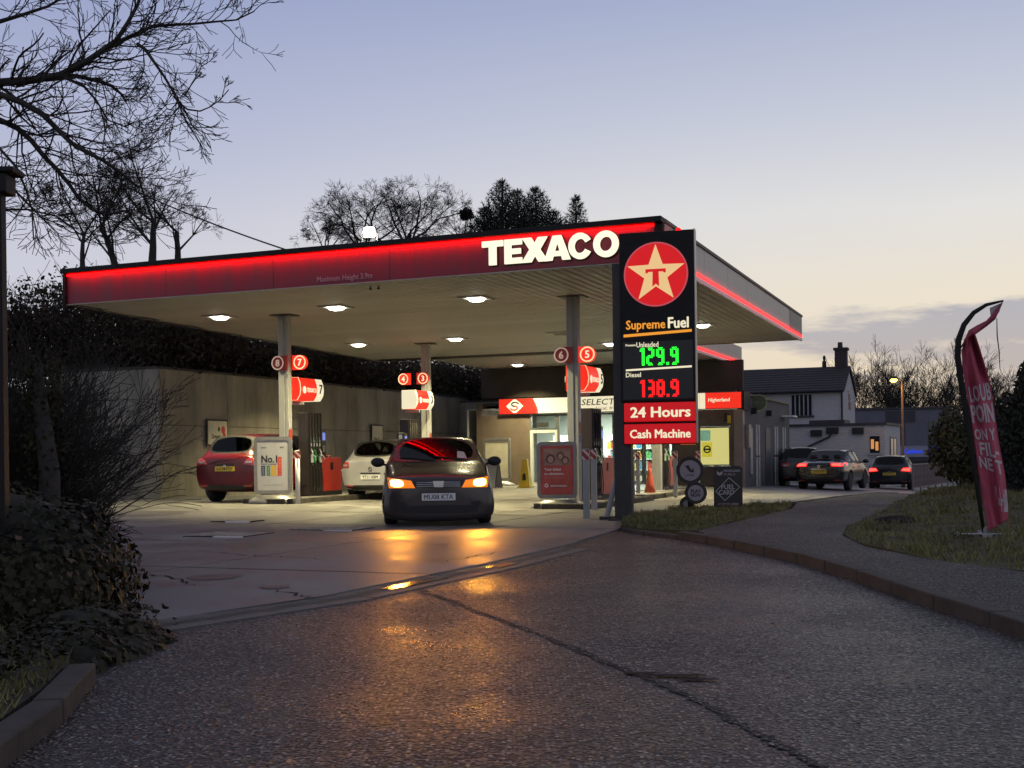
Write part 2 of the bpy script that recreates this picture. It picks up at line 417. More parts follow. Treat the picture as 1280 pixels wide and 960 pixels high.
def heavy_letter(ch):
    """Outlines of heavy grotesque capitals in a 0..1 box: list of (outer, holes as strips)."""
    if ch == 'T': return [[(0, 1), (0, .76), (.33, .76), (.33, 0), (.67, 0), (.67, .76), (1, .76), (1, 1)]]
    if ch == 'E': return [[(0, 0), (1, 0), (1, .23), (.38, .23), (.38, .395), (.93, .395), (.93, .61), (.38, .61), (.38, .77), (1, .77), (1, 1), (0, 1)]]
    if ch == 'X': return [[(0, 0), (.36, 0), (.5, .26), (.64, 0), (1, 0), (.70, .51), (.98, 1), (.63, 1), (.5, .76), (.37, 1), (.02, 1), (.30, .51)]]
    if ch == 'A': return [[(0, 0), (.30, 0), (.345, .17), (.655, .17), (.70, 0), (1, 0), (.66, 1), (.5, 1), (.5, .74), (.60, .37), (.40, .37), (.5, .74), (.5, 1), (.34, 1)]]
def arc_band(ro, ri, a0, a1, n, sx=1.0, sz=1.0):
    o = [(.5 + .5 * sx * ro * math.cos(a0 + (a1 - a0) * i / n), .5 + .5 * sz * ro * math.sin(a0 + (a1 - a0) * i / n)) for i in range(n + 1)]
    i_ = [(.5 + .5 * sx * ri[0] * math.cos(a0 + (a1 - a0) * i / n), .5 + .5 * sz * ri[1] * math.sin(a0 + (a1 - a0) * i / n)) for i in range(n + 1)]
    return o, i_
def letter_builder(ch, w, h, d):
    b = MB()
    if ch in 'CO':
        a0, a1 = (R(28), R(332)) if ch == 'C' else (0, 2 * math.pi)
        n = 28; o, i_ = arc_band(1.0, (.50, .55), a0, a1, n)
        for k in range(n):
            q = [o[k], o[k + 1], i_[k + 1], i_[k]]
            b.prism([(p[0] * w - w / 2, p[1] * h) for p in q], -d, 0)
    else:
        for poly in heavy_letter(ch):
            b.prism([(p[0] * w - w / 2, p[1] * h) for p in poly], -d, 0)
    return b
SEG = {'1': 'bc', '2': 'abged', '3': 'abgcd', '8': 'abcdefg', '9': 'abcdfg', '0': 'abcdef'}
def digit(b, ch, x, z, w, h, t, d):
    """A matrix-display digit with clipped corners, facing -Y."""
    if ch == '.': b.prism([(x, z), (x + t, z), (x + t, z + t), (x, z + t)], -d, 0); return
    if ch == '1':
        b.prism([(x + w * .30, z), (x + w * .30 + t, z), (x + w * .30 + t, z + h), (x + w * .30, z + h)], -d, 0)
        b.prism([(x + w * .02, z + h * .80), (x + w * .295, z + h * .80), (x + w * .295, z + h), (x + w * .12, z + h * .95)], -d, 0); return
    k = t * .5
    segs = {'a': [(x + k, z + h), (x + w - k, z + h), (x + w - t, z + h - t), (x + t, z + h - t)],
            'd': [(x + t, z + t), (x + w - t, z + t), (x + w - k, z), (x + k, z)],
            'g': [(x + t * .6, z + h / 2 + k), (x + w - t * .6, z + h / 2 + k), (x + w - t * .6, z + h / 2 - k), (x + t * .6, z + h / 2 - k)],
            'f': [(x, z + h - k), (x + t, z + h - t), (x + t, z + h / 2), (x, z + h / 2)],
            'b': [(x + w - t, z + h - t), (x + w, z + h - k), (x + w, z + h / 2), (x + w - t, z + h / 2)],
            'e': [(x, z + h / 2), (x + t, z + h / 2), (x + t, z + t), (x, z + k)],
            'c': [(x + w - t, z + h / 2), (x + w, z + h / 2), (x + w, z + k), (x + w - t, z + t)]}
    for i, sname in enumerate(SEG[ch]): b.prism(segs[sname], -d - .0004 * i, 0)
def rrect(x0, x1, z0, z1, r, n=5):
    pts = []
    for cx, cz, a in ((x1 - r, z1 - r, 0), (x0 + r, z1 - r, 90), (x0 + r, z0 + r, 180), (x1 - r, z0 + r, 270)):
        for i in range(n + 1):
            t = R(a + 90 * i / n); pts.append((cx + r * math.cos(t), cz + r * math.sin(t)))
    return pts
def disc_poly(cx, cz, rx, rz=None, n=32):
    rz = rz or rx
    return [(cx + rx * math.cos(2 * math.pi * i / n), cz + rz * math.sin(2 * math.pi * i / n)) for i in range(n)]
# ------------------------------------------------------------------ the ground
def build_ground():
    xs = [-160, -90, -60, -40, -28, -20] + [-16 + i * 1.0 for i in range(46)] + [32, 36, 42, 50, 70, 100, 160]
    ys = [-25, -12, -5] + [0 + i * 1.0 for i in range(46)] + [48, 51, 54, 58, 64, 72, 85, 110, 160, 240, 400]
    b = MB()
    for y in ys:
        for x in xs: b.v.append((x, y, gz(x, y)))
    n = len(xs)
    for j in range(len(ys) - 1):
        for i in range(n - 1):
            b.f.append([j * n + i, j * n + i + 1, (j + 1) * n + i + 1, (j + 1) * n + i]); b.m.append(0)
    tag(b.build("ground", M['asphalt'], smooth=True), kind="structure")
build_ground()

def sheet(name, poly, off, m, step=1.5, hfun=None, kind="structure", skirt=0.0):
    bm = bmesh.new()
    vs = [bm.verts.new((p[0], p[1], 0)) for p in poly]
    f = bm.faces.new(vs); bmesh.ops.triangulate(bm, faces=[f])
    for ax in (0, 1):
        lo = min(p[ax] for p in poly); hi = max(p[ax] for p in poly); k = lo + step
        while k < hi:
            no = (1, 0, 0) if ax == 0 else (0, 1, 0); co = (k, 0, 0) if ax == 0 else (0, k, 0)
            bmesh.ops.bisect_plane(bm, geom=bm.verts[:] + bm.edges[:] + bm.faces[:], plane_co=co, plane_no=no)
            k += step
    for v in bm.verts: v.co.z = (hfun(v.co.x, v.co.y) if hfun else gz(v.co.x, v.co.y)) + off
    bmesh.ops.recalc_face_normals(bm, faces=bm.faces)
    if skirt:
        edges = [e for e in bm.edges if e.is_boundary]
        r = bmesh.ops.extrude_edge_only(bm, edges=edges)
        for v in r["geom"]:
            if isinstance(v, bmesh.types.BMVert): v.co.z -= skirt
    for f in bm.faces:
        if f.normal.z < -.5: f.normal_flip()
    me = bpy.data.meshes.new(name); bm.to_mesh(me); bm.free(); me.materials.append(m)
    return tag(put(name, me), kind=kind)

EDGE = [(-9, 3.4), (-4.6, 5.3), (-2.47, 8.0), (-1.5, 9.36), (-.99, 10.5), (-.32, 11.9), (.57, 14.2), (1.40, 16.9)]
FORE = EDGE + [(1.55, 17.3), (1.95, 20.6), (4.2, 23.6), (5.6, 23.8), (8.3, 28.6), (11.6, 36), (16, 46), (24, 62), (24, 80), (-14, 80), (-14, 10)]
def clip(poly, a, b, c):                       # keep a*x+b*y<=c
    out = []
    for i in range(len(poly)):
        p, q = poly[i], poly[(i + 1) % len(poly)]
        dp, dq = a * p[0] + b * p[1] - c, a * q[0] + b * q[1] - c
        if dp <= 0: out.append(p)
        if (dp < 0 < dq) or (dq < 0 < dp):
            t = dp / (dp - dq); out.append((p[0] + (q[0] - p[0]) * t, p[1] + (q[1] - p[1]) * t))
    return out
def build_forecourt():
    base = sheet("forecourt", FORE, .004, M['tar'], 3.0)
    cell = 3.4; g = .018; cnt = 0
    for i in range(-9, 8):
        for j in range(-6, 20):
            u0, u1, v0, v1 = i * cell + g - 1.0, (i + 1) * cell - g - 1.0, j * cell + g + .4, (j + 1) * cell - g + .4
            p = FORE
            o = C0
            for e, s, lim in ((EU, 1, u1), (EU, -1, u0), (EV, 1, v1), (EV, -1, v0)):
                p = clip(p, e.x * s, e.y * s, s * lim + (o.x * e.x + o.y * e.y) * s)
                if len(p) < 3: break
            if len(p) < 3: continue
            ar = abs(sum(p[k][0] * p[(k + 1) % len(p)][1] - p[(k + 1) % len(p)][0] * p[k][1] for k in range(len(p)))) / 2
            if ar < .15: continue
            b = MB(); n = len(p); dz = rnd.uniform(-.002, .002)
            b.v = [(q[0], q[1], gz(*q) + .022 + dz) for q in p] + [(q[0], q[1], gz(*q) - .03) for q in p]
            b.f = [list(range(n))] + [[k, k + n, (k + 1) % n + n, (k + 1) % n] for k in range(n)]; b.m = [0] * (n + 1)
            b.build("concrete_slab", M['concrete'] if rnd.random() < .6 else M['concrete_b'], base, fixn=True)
            cnt += 1
build_forecourt()

def along(poly, step):
    pts = [Vector((p[0], p[1], 0)) for p in poly]; out = []; acc = 0.0; nxt = 0.0
    for a, c in zip(pts, pts[1:]):
        d = (c - a); l = d.length; d.normalize()
        while nxt <= acc + l + 1e-9:
            out.append((a + d * (nxt - acc), math.atan2(d.y, d.x))); nxt += step
        acc += l
    return out
M['channel'] = mat("channel_concrete", (.105, .095, .088), .6, nz=(3, .35), bump=(60, .5, .006))
def build_drain():
    off = []
    for (x, y) in EDGE[1:-1]: off.append((x + .17, y - .09))
    d = tag(thing("drain_channel", None, None), kind="structure")
    g = MB()
    for x0, x1 in ((-.245, .245),):
        g.bx(-.245, .245, -.10, -.075, -.03, .004); g.bx(-.245, .245, .075, .10, -.03, .004)
        for k in range(13): g.bx(-.235 + k * .038, -.235 + k * .038 + .016, -.075, .075, -.03, .003)
    gm = g.mesh("drain_grate", M['grate'])
    pl = MB(); pl.bx(-.245, .245, -.07, .07, -.03, .007); pm = pl.mesh("cover_plate", M['chrome_worn'])
    kb = MB(); kb.bx(-.248, .248, -.22, -.105, -.05, .003); kb.bx(-.248, .248, .105, .16, -.05, .006); km = kb.mesh("channel_edge", M['channel'])
    for i, (p, r) in enumerate(along(off, .5)):
        if i == 0: continue
        plate = i in (12, 13, 16)
        put("cover_plate" if plate else "drain_grate", pm if plate else gm, d, (p.x, p.y, .006), r)
        put("channel_edge", km, d, (p.x, p.y, .006), r)
M['grate'] = mat("cast_grate", (.15, .135, .115), .7, nz=(6, .3))
M['chrome_worn'] = mat("worn_steel", (.62, .58, .50), .17, metal=1.0, nz=(5, .2))
build_drain()

KERB = [(1.55, 17.1), (1.78, 16.2), (2.28, 15.0), (2.62, 13.2), (2.84, 11.8), (2.91, 10.0), (2.91, 8.6), (2.96, 6.9), (3.0, 4.0), (3.0, 0), (3.0, -6)]
RIGHT = [(14.5, 36), (9.4, 26.3), (6.2, 19.7), (4.55, 16.2), (3.95, 14.3), (3.72, 12.6), (3.85, 10.9), (4.2, 9.75), (4.35, 6), (4.4, 0), (4.4, -6)]
VERGE = [(1.58, 17.25), (1.80, 16.4), (2.35, 15.55), (3.6, 18.4), (4.95, 21.4), (5.55, 23.7), (4.2, 23.5), (1.95, 20.5)]
def pave():
    left = [(2.40, 15.5), (3.65, 18.3), (5.0, 21.3), (5.65, 23.7), (8.35, 28.5), (11.65, 36)]
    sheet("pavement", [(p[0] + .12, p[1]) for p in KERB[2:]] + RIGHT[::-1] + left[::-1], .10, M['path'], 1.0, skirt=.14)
    k = tag(thing("kerb", None, None), kind="structure")
    st = MB(); st.bx(-.445, .445, -.065, .065, -.08, .104); km = st.mesh("kerb_stone", M['kerb'])
    def stones(line, par, zf):
        pts = [q[0] for q in along(line, .9)]
        for i, (p, q) in enumerate(zip(pts, pts[1:])):
            d = q - p; c = (p + q) / 2
            put("kerb_stone", km, par, (c.x, c.y, zf(i, c) + rnd.uniform(-.005, .003)), math.atan2(d.y, d.x) + rnd.uniform(-.006, .006), .012)
    stones([(x + .06, y) for x, y in KERB], k, lambda i, c: 0 if i > 1 else -.05)
    stones([(-2.14, 5.9), (-2.0, 5.3), (-1.93, 4.7), (-1.88, 4), (-1.85, 0), (-1.85, -5)], tag(thing("kerb", None, None), kind="structure"), lambda i, c: 0)
    stones([(5.62, 23.9), (8.3, 28.6), (11.6, 36)], tag(thing("kerb", None, None), kind="structure"), lambda i, c: gz(c.x, c.y) + .003)
pave()
def mound_r(x, y):
    return gz(x, y) + .10 + .25 * sst(4.5, 9, x) * (1 - .6 * sst(20, 34, y)) + .05 * noise.noise(Vector((x * .9, y * .9, 0)))
def bank_l(x, y): return .085 + .06 * sst(-2.2, -4, x) + .03 * noise.noise(Vector((x * 1.3, y * 1.3, 3)))
sheet("verge_ground", VERGE, 0, M['turf'], .5, lambda x, y: .085 + .03 * noise.noise(Vector((x, y, 5))), skirt=.12)
GR = [(p[0] + .02, p[1]) for p in RIGHT] + [(60, -6), (60, 36)]
sheet("lawn", GR, 0, M['turf'], 1.2, mound_r, skirt=.2)
sheet("field", [(30, 36.5), (60, 36.5), (159, 30), (159, 395), (-159, 395), (-159, 112), (34, 112), (30, 90)], .006, M['turf'], 12.0)
LV = [(-2.40, 6.5), (-2.25, 6.0), (-2.11, 5.3), (-2.04, 4.7), (-1.99, 4), (-1.96, 0), (-1.96, -5), (-14, -5), (-14, 9.6), (-3.2, 9.2)]
sheet("verge_soil", LV, 0, M['soil'], .6, bank_l, skirt=.2)

def inside(p, poly):
    x, y = p; c = False; n = len(poly)
    for i in range(n):
        a, b = poly[i], poly[i - 1]
        if (a[1] > y) != (b[1] > y) and x < (b[0] - a[0]) * (y - a[1]) / (b[1] - a[1]) + a[0]: c = not c
    return c
def grass(name, poly, n, hfun, hmin, hmax, seed, box):
    r = random.Random(seed); b = MB(); k = 0
    x0, x1, y0, y1 = box
    while k < n:
        x = r.uniform(x0, x1); y = y0 + (y1 - y0) * r.random() ** 1.7
        if not inside((x, y), poly): continue
        k += 1
        if noise.noise(Vector((x * 1.1, y * 1.1, seed))) < -.28 and r.random() < .7: continue
        h = r.uniform(hmin, hmax) * (1.9 if r.random() < .06 else 1) * (.6 + .7 * (noise.noise(Vector((x * .8, y * .8, 9))) * .5 + .5)) ; z = hfun(x, y) - .01
        a = r.uniform(0, 6.283); w = .006 + .010 * r.random() * (y / 14.0); dx, dy = math.cos(a) * w, math.sin(a) * w
        lx, ly = r.uniform(-.7, .7) * h, r.uniform(-.7, .7) * h
        b.add([(x - dx, y - dy, z), (x + dx, y + dy, z), (x + lx, y + ly, z + h)], [(0, 1, 2)])
    for _ in range(n // 420):                    # coarse tufts
        while True:
            cx, cy = r.uniform(x0, x1), y0 + (y1 - y0) * r.random() ** 1.7
            if inside((cx, cy), poly): break
        for _k in range(26):
            x, y = cx + r.gauss(0, .06), cy + r.gauss(0, .06); h = r.uniform(1.2, 2.1) * hmax; z = hfun(x, y) - .01; a = r.uniform(0, 6.283); w = .006 + .004 * y / 14
            b.add([(x - math.cos(a) * w, y - math.sin(a) * w, z), (x + math.cos(a) * w, y + math.sin(a) * w, z), (x + r.gauss(0, .5) * h, y + r.gauss(0, .5) * h, z + h)], [(0, 1, 2)])
    return tag(b.build(name, M['grass'], fixn=False), kind="stuff")
grass("grass", VERGE, 11000, lambda x, y: .085, .025, .075, 3, (1.5, 5.6, 15.5, 23.8))
grass("grass", GR, 52000, mound_r, .03, .085, 4, (3.6, 16, 9.4, 34))
grass("grass", LV, 5000, bank_l, .04, .10, 5, (-4.2, -2.0, 4.0, 7.2))

# tar seam, worn patches and leaves on the road
def seam():
    px = [(525, 738), (565, 752), (605, 768), (640, 780), (690, 800), (735, 818), (790, 842), (830, 856), (880, 880), (920, 903), (960, 925), (1005, 948), (1050, 972), (1110, 1005)]
    c = [gp(*p) for p in px]; r = random.Random(2); L_, R_ = [], []
    pts = []
    for a, d in zip(c, c[1:]):
        for k in range(8): pts.append(a.lerp(d, k / 8))
    for i, p in enumerate(pts):
        q = pts[min(i + 1, len(pts) - 1)] - pts[max(i - 1, 0)]; q.normalize(); nrm = Vector((-q.y, q.x, 0))
        w = .010 + .038 * max(0, noise.noise(Vector((i * .33, 1, 0)))) + .018 * r.random()
        j = nrm * .05 * noise.noise(Vector((i * .7, 4, 0)))
        L_.append(p + nrm * w + j); R_.append(p - nrm * w + j)
    b = MB(); n = len(pts)
    b.v = [(p.x, p.y, .004) for p in L_] + [(p.x, p.y, .004) for p in R_]
    for i in range(n - 1): b.f.append([i, i + n, i + 1 + n, i + 1]); b.m.append(0)
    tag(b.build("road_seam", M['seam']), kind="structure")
    def blob(px, py, rx, ry, sd, name="road_patch", z=.008):
        o = gp(px, py); b = MB(); n = 26
        b.v = [(o.x + rx * math.cos(t) * (1 + .35 * noise.noise(Vector((math.cos(t) * 1.4, math.sin(t) * 1.4, sd)))),
                o.y + ry * math.sin(t) * (1 + .35 * noise.noise(Vector((math.cos(t) * 1.4, math.sin(t) * 1.4, sd + 7)))), gz(o.x, o.y) + z) for t in [2 * math.pi * i / n for i in range(n)]]
        b.f = [list(range(n))]; b.m = [0]; tag(b.build(name, M['stain'] if name == 'oil_stain' else M['tar']), kind="structure")
    blob(848, 846, .15, .035, 1); blob(872, 851, .10, .03, 2); blob(800, 843, .10, .03, 5)
    blob(268, 724, .26, .26, 3, "oil_stain", .0255); blob(150, 739, .12, .18, 4, "oil_stain", .0255); blob(345, 737, .14, .14, 6, "oil_stain", .0255); blob(545, 702, .25, .2, 9, "oil_stain", .0255)
seam()
def cracks():
    r = random.Random(19)
    for path in ([(235, 688), (300, 694), (370, 697), (440, 703)], [(335, 737), (372, 743), (405, 749)], [(640, 688), (585, 697), (540, 706)], [(430, 672), (500, 676), (560, 676)], [(150, 715), (215, 722), (250, 735)]):
        c = [gp(a, b_, .02) for a, b_ in path]; pts = []
        for a, d in zip(c, c[1:]):
            for k in range(10): pts.append(a.lerp(d, k / 10) + Vector((r.gauss(0, .02), r.gauss(0, .05), 0)))
        b = MB(); n = len(pts)
        for sg in (1, -1):
            for i, p in enumerate(pts):
                q = pts[min(i + 1, n - 1)] - pts[max(i - 1, 0)]; q.normalize(); w = (.010 + .022 * abs(noise.noise(Vector((i * .5, path[0][0], 0))))) * math.sin(math.pi * (i + .5) / n)
                b.v.append((p.x - q.y * w * sg, p.y + q.x * w * sg, gz(p.x, p.y) + .0252))
        for i in range(n - 1): b.f.append([i, i + n, i + 1 + n, i + 1]); b.m.append(0)
        tag(b.build("slab_crack", M['tar']), kind="structure")
cracks()
def fallen_leaves():
    r = random.Random(12); b = MB()
    for _ in range(170):
        if r.random() < .55:
            p = r.choice(KERB[3:7]); q = (p[0] - abs(r.gauss(.02, .12)), p[1] + r.uniform(-1.2, 1.2))
        else: q = (-2.1 + abs(r.gauss(.05, .35)), r.uniform(4.4, 8)) if r.random() < .5 else (r.uniform(-2, 3), r.uniform(4.5, 12))
        s = r.uniform(.007, .018); a = r.uniform(0, 6.28); z = .006 + r.random() * .012
        b.add([(q[0] + s * math.cos(a), q[1] + s * math.sin(a), z), (q[0] - s * .5 * math.sin(a), q[1] + s * .5 * math.cos(a), z + .006),
               (q[0] - s * math.cos(a), q[1] - s * math.sin(a), z), (q[0] + s * .5 * math.sin(a), q[1] - s * .5 * math.cos(a), z + .004)], [(0, 1, 2, 3)])
    tag(b.build("fallen_leaves", M['dead_leaf'], fixn=False), kind="stuff")
M['dead_leaf'] = mat("dead_leaf", (.10, .055, .025), .7, nz=(4, .5))
fallen_leaves()
# ------------------------------------------------------------------ the canopy
SO = 4.40
M['red_mid2'] = mat('notice_red', (.35, .05, .04), .5); M['notice_blue'] = mat('notice_blue', (.10, .13, .30), .5)
def build_canopy():
    c = thing("petrol_station_canopy", "large flat petrol station canopy with red lit front fascia carrying white capital letters", "canopy", C0, -A)
    for i in range(5):
        fr = MB(); w5 = 12.68 / 5; fr.bx(-12.8 + i * w5 + .003, -12.8 + (i + 1) * w5 - .003, rnd.uniform(-.002, .002), .08, SO, 5.02); fr.build("fascia_panel", M['red_fascia'], c, bevel=.003)
    fr = MB(); fr.bx(-12.8, -.12, .02, .07, SO + .01, 5.01); fr.build("fascia_frame", M['black'], c)
    lip = MB(); lip.bx(-12.86, .03, -.14, .16, 5.024, 5.12); lip.build("capping", M['black'], c, bevel=.01)
    cp = MB(); cp.bx(-.117, .03, -.03, .0, SO - .01, 5.02); cp.bx(-12.86, -12.805, -.06, .1, SO - .01, 5.02); cp.build("corner_post", M['black'], c)
    st = MB(); st.bx(-12.79, -.13, -.014, -.003, 4.972, 5.018); st.build("led_strip", M['led_red'], c)
    light("led_light", 'AREA', c, (-6.46, -.085, 4.99), 36, (1, .002, .004), (R(35), 0, 0), 12.5, .04)
    # the side facing the road: separate weathered panels
    ys = [.16, 1.0, 3.2, 5.4, 7.6, 9.8, 12.0, 13.7, 15.9]
    for i, (a, b_) in enumerate(zip(ys, ys[1:])):
        p = MB(); p.bx(-.06, .0 + (.008 if i in (0, 7) else 0), a + .006, b_ - .006, SO + .14, 5.06)
        p.build("cladding_panel", M['clad_dark'] if i in (0, 7) else M['clad'], c)
    t = MB(); t.bx(-.10, .03, .165, 15.93, 5.062, 5.12); t.build("capping", M['dark_metal'], c)
    b = MB(); b.bx(-.08, -.055, .0, 15.9, SO + .01, 5.05); b.build("side_backing", M['dark_metal'], c)
    s = MB(); s.bx(-.050, .012, .02, 15.88, SO + .065, SO + .132); s.build("led_strip", M['led_red'], c)
    s = MB(); s.bx(-.050, .020, .02, 15.88, SO - .035, SO + .055); s.build("light_trough", M['white_paint'], c)
    light("led_light", 'AREA', c, (.16, 7.95, SO + .20), 7, (1, .01, .02), (0, R(40), 0), .04, 15.5)
    # back, left and roof
    bk = MB(); bk.add([(0, 15.86, SO), (-14.4, 16.76, SO), (-14.4, 16.76, 5.1), (0, 15.86, 5.1), (0, 15.94, SO), (-14.4, 16.84, SO), (-14.4, 16.84, 5.1), (0, 15.94, 5.1)],
                      [(0, 1, 2, 3), (5, 4, 7, 6), (3, 2, 6, 7), (1, 0, 4, 5)]); bk.build("back_fascia", M['clad_dark'], c)
    lf = MB(); lf.add([(-12.86, .09, SO), (-14.4, 16.76, SO), (-14.4, 16.76, 5.1), (-12.86, .09, 5.1), (-12.94, .09, SO), (-14.48, 16.76, SO), (-14.48, 16.76, 5.1), (-12.94, .09, 5.1)],
                      [(0, 1, 2, 3), (5, 4, 7, 6), (3, 2, 6, 7)]); lf.build("left_fascia", M['clad_dark'], c)
    rf = MB(); rf.add([(-.1, .1, 4.95), (-12.8, .1, 4.95), (-14.4, 16.7, 4.95), (-.1, 15.8, 4.95), (-.1, .1, 4.52), (-12.8, .1, 4.52), (-14.4, 16.7, 4.52), (-.1, 15.8, 4.52)],
                      [(0, 1, 2, 3), (7, 6, 5, 4), (0, 3, 7, 4), (0, 4, 5, 1), (1, 5, 6, 2), (2, 6, 7, 3)]); rf.build("roof_deck", M['dark_metal'], c)
    # ceiling planks
    def plank(y0, y1):
        w = .192; b = MB()
        b.prism([(0, SO + .012), (.012, SO), (w - .03, SO), (w - .018, SO + .013), (w, SO + .013), (w, SO + .04), (0, SO + .04)], y0, y1); return b
    full = plank(.085, 15.86).mesh("soffit_plank", M['soffit'])
    x = -.10 - .192
    while x > -14.35:
        if x > -12.8: put("soffit_plank", full, c, (x, 0, 0))
        else:
            y0 = (-12.8 - x) / 1.6 * 16.7 + .1
            if y0 < 15.5: plank(y0, 15.86).build("soffit_plank", M['soffit'], c, loc=(x, 0, 0))
        x -= .194
    for y in (.10,):
        e = MB(); e.bx(-12.8, -.1, .0, .075, SO - .02, SO - .003); e.build("soffit_trim", M['soffit'], c)
    # columns
    for u, v in ((2.9, 3.75), (9.9, 3.75), (10.1, 11.5), (3.15, 11.2)):
        p = W(u, v); z0 = gz(p.x, p.y)
        k = MB(); k.bx(-.11, .035, -.10, .10, z0, SO - .021); k.bx(.035, .13, -.085, .085, z0, SO - .021); k.bx(-.16, .18, -.15, .15, z0, z0 + .14)
        o = k.build("column", M['column'], c, loc=(-u, v, 0), bevel=.008)
        h = MB(); h.bx(-.26, .28, -.22, .22, SO - .022, SO - .002); h.build("head_plate", M['dark_metal'], o)
        h = MB(); h.bx(.131, .134, -.07, .07, 1.55, 1.78); h.build("notice", M['red_mid2'], o); h = MB(); h.bx(.131, .134, -.07, .07, 1.82, 2.02); h.build("notice", M['poster_white'], o); h = MB(); h.bx(.131, .134, -.07, .07, 1.36, 1.52); h.build("notice", M['notice_blue'], o)
    # lettering along the front: every letter is lit and stands off the fascia
    word = "TEXACO"; xs = [(603, 629), (631, 652.5), (652.5, 685), (680.5, 713), (711, 740), (742, 773.5)]
    for ch, (a, b_) in zip(word, xs):
        ua, ub = u_on(a, 315, -.07), u_on(b_, 315, -.07); w = ua - ub
        h, z = (.455, 4.500) if ch in 'CO' else (.43, 4.512)
        lb = letter_builder(ch, w, h, .05); lb.build("letter", M['letter_lit'], c, loc=(-(ua + ub) / 2, -.05, z))
        rim = letter_builder(ch, w * 1.09, h * 1.06, .035); rim.build("letter_backing", M['trim'], c, loc=(-(ua + ub) / 2, -.006, z - .012))
    ua, ub = u_on(396, 350, -.01), u_on(465, 346, -.01)
    text("lettering", "Maximum Height 3.9m", M['faded_letter'], c, (-(ua + ub) / 2, -.003, SO + .095), ua - ub, .135, .012, .004)
    return c
M['letter_lit'] = glow("letter_lit", (1.0, .90, .66), .98, (.6, .58, .5))
CANOPY = build_canopy()

def build_back_canopy():
    c = thing("back_canopy", "smaller grey canopy with red lit edge linking behind the main one to the shop", "canopy", C0, -A)
    y0, y1, x0, x1 = 16.95, 25.3, -12.5, -3.6
    b = MB(); b.bx(x0, x1 - .07, y0, y1, SO + .03, 5.02); b.build("deck", M['dark_metal'], c)
    b = MB(); b.bx(x1 - .06, x1, y0, y1, SO + .14, 5.1); b.build("cladding_panel", M['clad'], c)
    b = MB(); b.bx(x1 - .05, x1 + .012, y0, y1 - .05, SO + .065, SO + .132); b.build("led_strip", M['led_red'], c)
    b = MB(); b.bx(x1 - .05, x1 + .02, y0, y1 - .02, SO - .035, SO + .055); b.build("light_trough", M['white_paint'], c)
    b = MB(); b.bx(x0, x1 - .06, y0, y1, SO, SO + .028); b.build("soffit_sheet", M['soffit'], c)
    light("led_light", 'AREA', c, (x1 + .14, 21.1, SO + .2), 4, (1, .01, .02), (0, R(40), 0), .04, 8)
build_back_canopy()

LAMPCOL = (1.0, .87, .45)
def build_lamps():
    spots = [(275, 397, "lit canopy lamp at the far left, nearest the red front fascia's left end"),
             (420, 385, "lit canopy lamp between the left column and the red front fascia"),
             (595, 374, "lit canopy lamp nearest below the big white capital letters"),
             (448, 431, "lit canopy lamp in the back row, left of the column with discs 4 and 3"),
             (569, 424, "lit canopy lamp in the middle, right of the column with discs 4 and 3"),
             (647, 456, "small lit canopy lamp deepest at the back, above the red shop sign"),
             (763, 430, "lit canopy lamp just left of the tall price sign"),
             (878, 407, "lit canopy lamp just right of the tall price sign")]
    proto = None
    for i, (px, py, lab) in enumerate(spots):
        u, v = uv_soffit(px, py + 1, SO - .05); p = W(u, v, SO)
        if proto is None:
            t = thing("canopy_lamp", lab, "ceiling lamp", p, -A, "lit lamps in the canopy ceiling")
            f = MB()
            f.bx(-.30, .30, -.30, -.21, -.028, -.003); f.bx(-.30, .30, .21, .30, -.028, -.003); f.bx(-.30, -.21, -.21, .21, -.028, -.003); f.bx(.21, .30, -.21, .21, -.028, -.003)
            f.build("frame", M['grey_paint'], t)
            l = MB(); l.frustum((0, 0), (.10, .10), -.08, (0, 0), (.165, .165), -.004); l.build("lens", M['lamp'], t)
            proto = t
        else:
            t = copy_tree(proto); t.location = p; t["label"] = lab
        light("lamp_light", 'AREA', t, (0, 0, -.085), LAMP_W, LAMPCOL, (0, 0, 0), .26, spread=R(122))
    u, v = uv_soffit(700, 416)
    t = copy_tree(proto); t.location = W(u, v, SO); t["label"] = "unlit canopy lamp beside the column with discs 6 and 5"; t["group"] = "unlit lamps in the canopy ceiling"
    for ch in t.children:
        if ch.type == 'LIGHT': bpy.data.objects.remove(ch)
        elif ch.name.startswith("lens"): ch.data = ch.data.copy(); ch.data.materials[0] = M['silver']
LAMP_W = 125
build_lamps()

def build_floodlight():
    p = at(462, 291, 22.4)
    t = thing("floodlight", "bright white square floodlight mounted on top of the canopy", "floodlight", (p.x, p.y, 5.12), R(-4))
    h = p.z - 5.12
    b = MB(); b.bx(-.12, .12, -.03, .05, h - .095, h + .115); b.build("housing", M['dark_metal'], t, bevel=.01)
    b = MB(); b.prism(rrect(-.105, .105, h - .08, h + .10, .04), -.042, -.032); b.build("lens", M['flood'], t)
    b = MB(); b.bx(-.15, -.135, -.01, .03, .0, h + .02); b.bx(.135, .15, -.01, .03, .0, h + .02); b.bx(-.15, .15, -.01, .03, -.15, .02); b.build("bracket", M['dark_metal'], t)
    light("flood_light", 'AREA', t, (0, -.06, h), 40, (1, .93, .8), (R(62), 0, 0), .2)
M['flood'] = glow("floodlight_lens", (1.0, .96, .86), 14, (.8, .8, .8))
build_floodlight()

